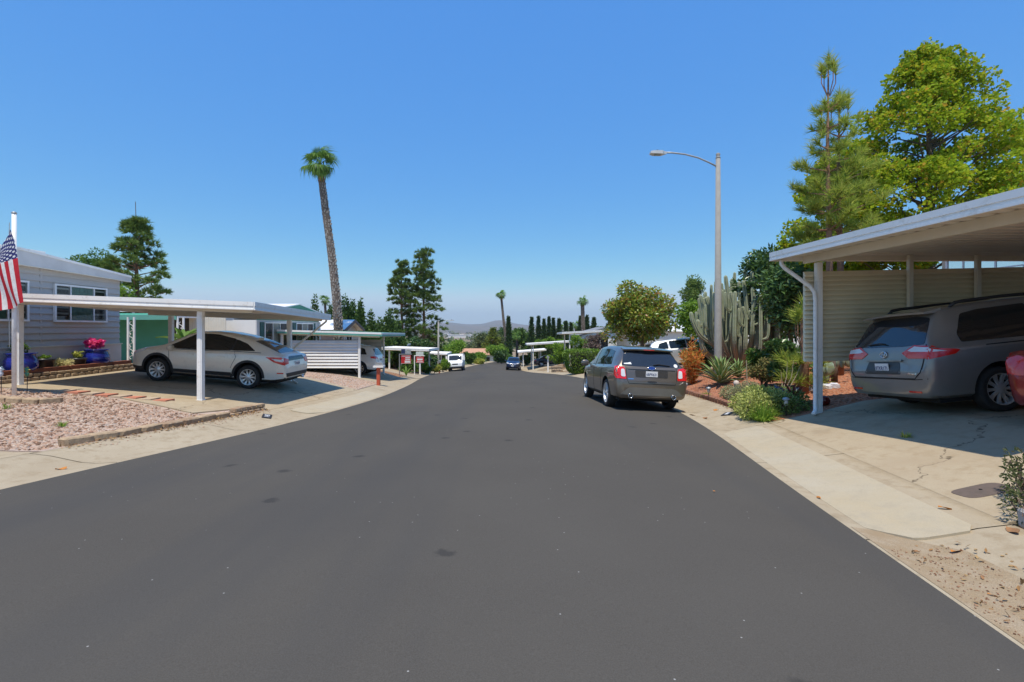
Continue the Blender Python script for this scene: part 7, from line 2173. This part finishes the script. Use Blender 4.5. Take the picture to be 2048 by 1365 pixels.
# ================================================================== left kerbside furniture
M_redsign = mat('red_sign', (.55,.025,.03), .5); M_navysign = mat('navy_sign', (.03,.045,.12), .5)
def yard_sign(label, a, by, d, pw, ph, top, post, rider):
    x = (a-1024)/1000*d; b = base(x, d); t = thing('yard_sign', label, 'sign', b)
    zt_ = top
    MB().box((x-.03,d-.03,b.z-.05),(x+.03,d+.03,zt_)).build('post', post, t)
    MB().box((x+.03,d-.025,zt_-.06),(x+pw+.18,d+.025,zt_)).build('crossarm', post, t)
    p0 = x+.12; po = MB().box((p0,d-.012,zt_-.1-ph),(p0+pw,d+.012,zt_-.1)).build('panel', M_redsign, t)
    for i, (u0,u1,v0,v1) in enumerate(((.36,.95,.06,.34),(.42,.92,.42,.56),(.42,.92,.64,.76),(.05,.95,.86,.93)) if rider == 'dark' else ((.1,.9,.10,.20),(.15,.85,.38,.62),(.1,.9,.72,.78))):
        MB().box((p0+pw*u0,d-.016,zt_-.1-ph+ph*v0),(p0+pw*u1,d-.0125,zt_-.1-ph+ph*v1)).build('print_band', M_plate, po)
    MB().box((p0-.015,d-.014,zt_-.115-ph),(p0+pw+.015,d+.014,zt_-.1-ph-.001)).build('panel_edge', M_white, po)
    if rider == 'dark':
        MB().box((p0,d-.012,zt_+.01),(p0+pw*.4,d+.012,zt_+.32)).build('rider', M_navysign, t); MB().box((p0+pw*.4+.002,d-.012,zt_+.01),(p0+pw,d+.012,zt_+.27)).build('rider', mat('photo_rider', (.42,.45,.50), .5, col2=(.30,.30,.24), vs=9), t)
    else:
        MB().box((p0,d-.012,zt_+.01),(p0+pw*.95,d+.012,zt_+.28)).build('rider', mat('pale_rider', (.62,.66,.60), .5, col2=(.5,.55,.5), vs=7), t)
yard_sign('grey-posted red yard sign with navy rider panel', 799, 750, 34, .66, .55, CAM_Z-(708-657)*.034, M_steel, 'dark')
yard_sign('white-posted red yard sign with pale rider panel', 829, 742, 39.5, .62, .48, CAM_Z-(711-657)*.0395, M_white, 'pale')
M_brick = mat('brick_red_post', (.40,.13,.07), .85, col2=(.30,.10,.06), vs=12)
def mailbox(label, a, d, top, pm, box):
    x = (a-1024)/1000*d; b = base(x, d); t = thing('mailbox', label, 'mailbox', b)
    MB().box((x-.075,d-.075,b.z-.05),(x+.075,d+.075,top-.2)).build('post', pm, t)
    pr = [(-.13,0),(.13,0),(.13,.14)]+[(.13*math.cos(a_), .14+.10*math.sin(a_)) for a_ in np.linspace(.3,2.84,7)]+[(-.13,.14)]
    Mx = Matrix(((1,0,0,x),(0,0,-1,d),(0,1,0,top-.2),(0,0,0,1)))
    MB().prism(pr, -.24, .24, 0, Mx).build('box', box, t)
x = (757-1024)/1000*22.6
b = base(x, 22.6); t = thing('newspaper_post', 'orange-red post with white holder between left driveways', 'post', b)
MB().box((x-.07,22.53,b.z-.05),(x+.07,22.67,b.z+.82)).build('post', mat('orange_red_paint', (.55,.10,.045), .6, col2=(.48,.085,.04), vs=6), t)
MB().box((x-.20,22.42,b.z+.82),(x+.26,22.78,b.z+.90)).build('tray', M_white, t)
MB().prism([(-.2,0),(.2,0),(.16,.12),(-.1,.15)], -.1, .1, 0, Matrix(((1,0,0,x+.03),(0,0,-1,22.6),(0,1,0,b.z+.901),(0,0,0,1)))).build('holder', M_steel, t)
mailbox('dark mailbox on a brick-red post beside the yard signs', 859, 47.5, CAM_Z-(716-657)*.0475, M_brick, M_dark)
mailbox('grey mailbox on a brick-red post by the postal truck', 879, 53, CAM_Z-(722-657)*.053, M_brick, M_steel)
strap_plant('young palm sprout in the dirt bed by the first yard sign', px(812,745,33.5).x, 33.5, 7, .8, .12, LM_mid, seed=11)
# far right furniture
x = 3.95; mailbox('white post mailbox in front of the far green shrub', 1096, 54.5, CAM_Z-(713-657)*.0545, M_white, M_steel)
w = thing('garden_wall', 'low tan stone planter wall by the right pavement beyond the hedge', 'garden wall', Rp(1.5, 52))
for c in range(3): block_row(w, [Vector((4.95+.02*c,49.6,hz(4.95,49.6)+.22*c-.05)), Vector((4.25,52.6,hz(4.25,52.6)+.22*c+.03-.05)), Vector((5.9,53.0,hz(5.9,53)+.22*c-.05))], 'stone', [M_tanstone, M_brownstone], (.5,.3,.22), 300+c)
t = thing('plant_pot', 'terracotta pot beside the clipped hedge', 'pot', base(6.4,38.2)); b0 = base(6.4,38.2)
MB().lathe([(.16,0),(.26,.5),(.30,.52),(.30,.62),(.24,.62)], 18, Matrix.Translation(b0)).build('vessel', M_terra, t, True)

# ================================================================== valley and hills
def hills():
    xs = np.linspace(-5200, 5200, 150); ys = np.linspace(3600, 8200, 40)
    X, Y = np.meshgrid(xs, ys, indexing='ij')
    az = X/Y*1000+1024
    ridge = np.interp(az, [200,500,700,780,840,884,900,935,965,995,1010,1030,1050,1075,1120,1200,1300,1500,1900], [640,646,650,652,649,646,645,649,648,640,641.5,647,650,650,652,653,651,648,640])
    top = CAM_Z-(ridge-657)*7.0
    s = np.clip((Y-3600)/(7000-3600), 0, 1)
    n = sum(a*np.sin(X*f+Y*f*.7+p)*np.cos(Y*f*1.3-X*f*.4+p*2) for a, f, p in ((16,.0016,1),(9,.0037,2),(5,.008,3),(3,.017,4)))
    Z = -34+(top+34)*s**1.25+n*np.sin(math.pi*np.clip(s,0,1))*.9
    Z = np.where(Y > 7000, top-(Y-7000)*.09, Z)
    V = np.stack([X, Y, Z], -1).reshape(-1, 3); nr, nc = X.shape
    i = (np.arange(nr-1)[:, None]*nc+np.arange(nc-1)[None]).ravel(); F = np.stack([i, i+nc, i+nc+1, i+1], -1)
    m = mat('chaparral', (.17,.125,.085), .95, col2=(.11,.10,.06), vs=.006, lo=.4, hi=.6)
    o = link('hills', new_mesh('hills', V, F, m, smooth=True)); tag(o, kind='structure')
hills()
M_far = mat('far_white_wall', (.75,.73,.70), .8)
def shed(label, a0, a1, y0, y1, d, depth=60):
    x0, x1 = (a0-1024)/1000*d, (a1-1024)/1000*d; zt_, zb_ = CAM_Z-(y0-657)/1000*d, CAM_Z-(y1-657)/1000*d
    t = thing('warehouse', label, 'building', ((x0+x1)/2, d, zb_))
    MB().box((x0,d,zb_-6),(x1,d+depth,zt_-.4)).build('wall', M_far, t); MB().box((x0-1,d-1,zt_-.4),(x1+1,d+depth+1,zt_)).build('roof', M_white, t)
shed('long white warehouse in the valley beyond the postal truck', 893, 962, 670.5, 674.5, 1500)
shed('small white building left of the long warehouse', 858, 882, 668, 671, 1750)
shed('short pale building among the valley trees', 884, 897, 667, 669.5, 2100)
def woodland():
    n = 520; D = 260*np.exp(rng.uniform(0, 2.4, n)); A = rng.uniform(-.62, .62, n)
    X = D*A; Z = H(X, D); keep = np.ones(n, bool)
    P = np.stack([X, D, Z], 1); R = (2.5+.0035*D)*rng.uniform(.7, 1.3, n)
    cl = [(P[i]+np.array([0,0,R[i]*.7]), np.array([1.3,1.3,.9])*R[i]) for i in range(n)]
    k = np.repeat(np.arange(n), 34); u = unit(len(k)); C_ = np.array([c for c, _ in cl])[k]; RR = np.array([r for _, r in cl])[k]
    Q = C_+u*RR*rng.uniform(.4, 1, (len(k), 1))
    V = leaf_arrays(Q, R[k]*.9, R[k]*.6, .6, 0.)
    o = link('distant_woodland', leaf_mesh('distant_woodland', V, LM_olive)); tag(o, 'scattered olive-green trees filling the valley floor', 'woodland', kind='stuff')
woodland()

# ================================================================== air
def haze(density):
    me = MB().box((-5600,-60,-60),(5600,8600,260)).mesh('haze', [])
    m = bpy.data.materials.new('haze_air'); m.use_nodes = True; n, l = m.node_tree.nodes, m.node_tree.links
    n.remove(n['Principled BSDF']); v = n.new('ShaderNodeVolumePrincipled')
    v.inputs['Color'].default_value = (.80,.87,.95,1); v.inputs['Density'].default_value = density; v.inputs['Anisotropy'].default_value = .2
    l.new(v.outputs[0], n['Material Output'].inputs['Volume'])
    me.materials.clear(); me.materials.append(m)
    o = link('haze', me); tag(o, kind='stuff')
haze(1.25e-4)
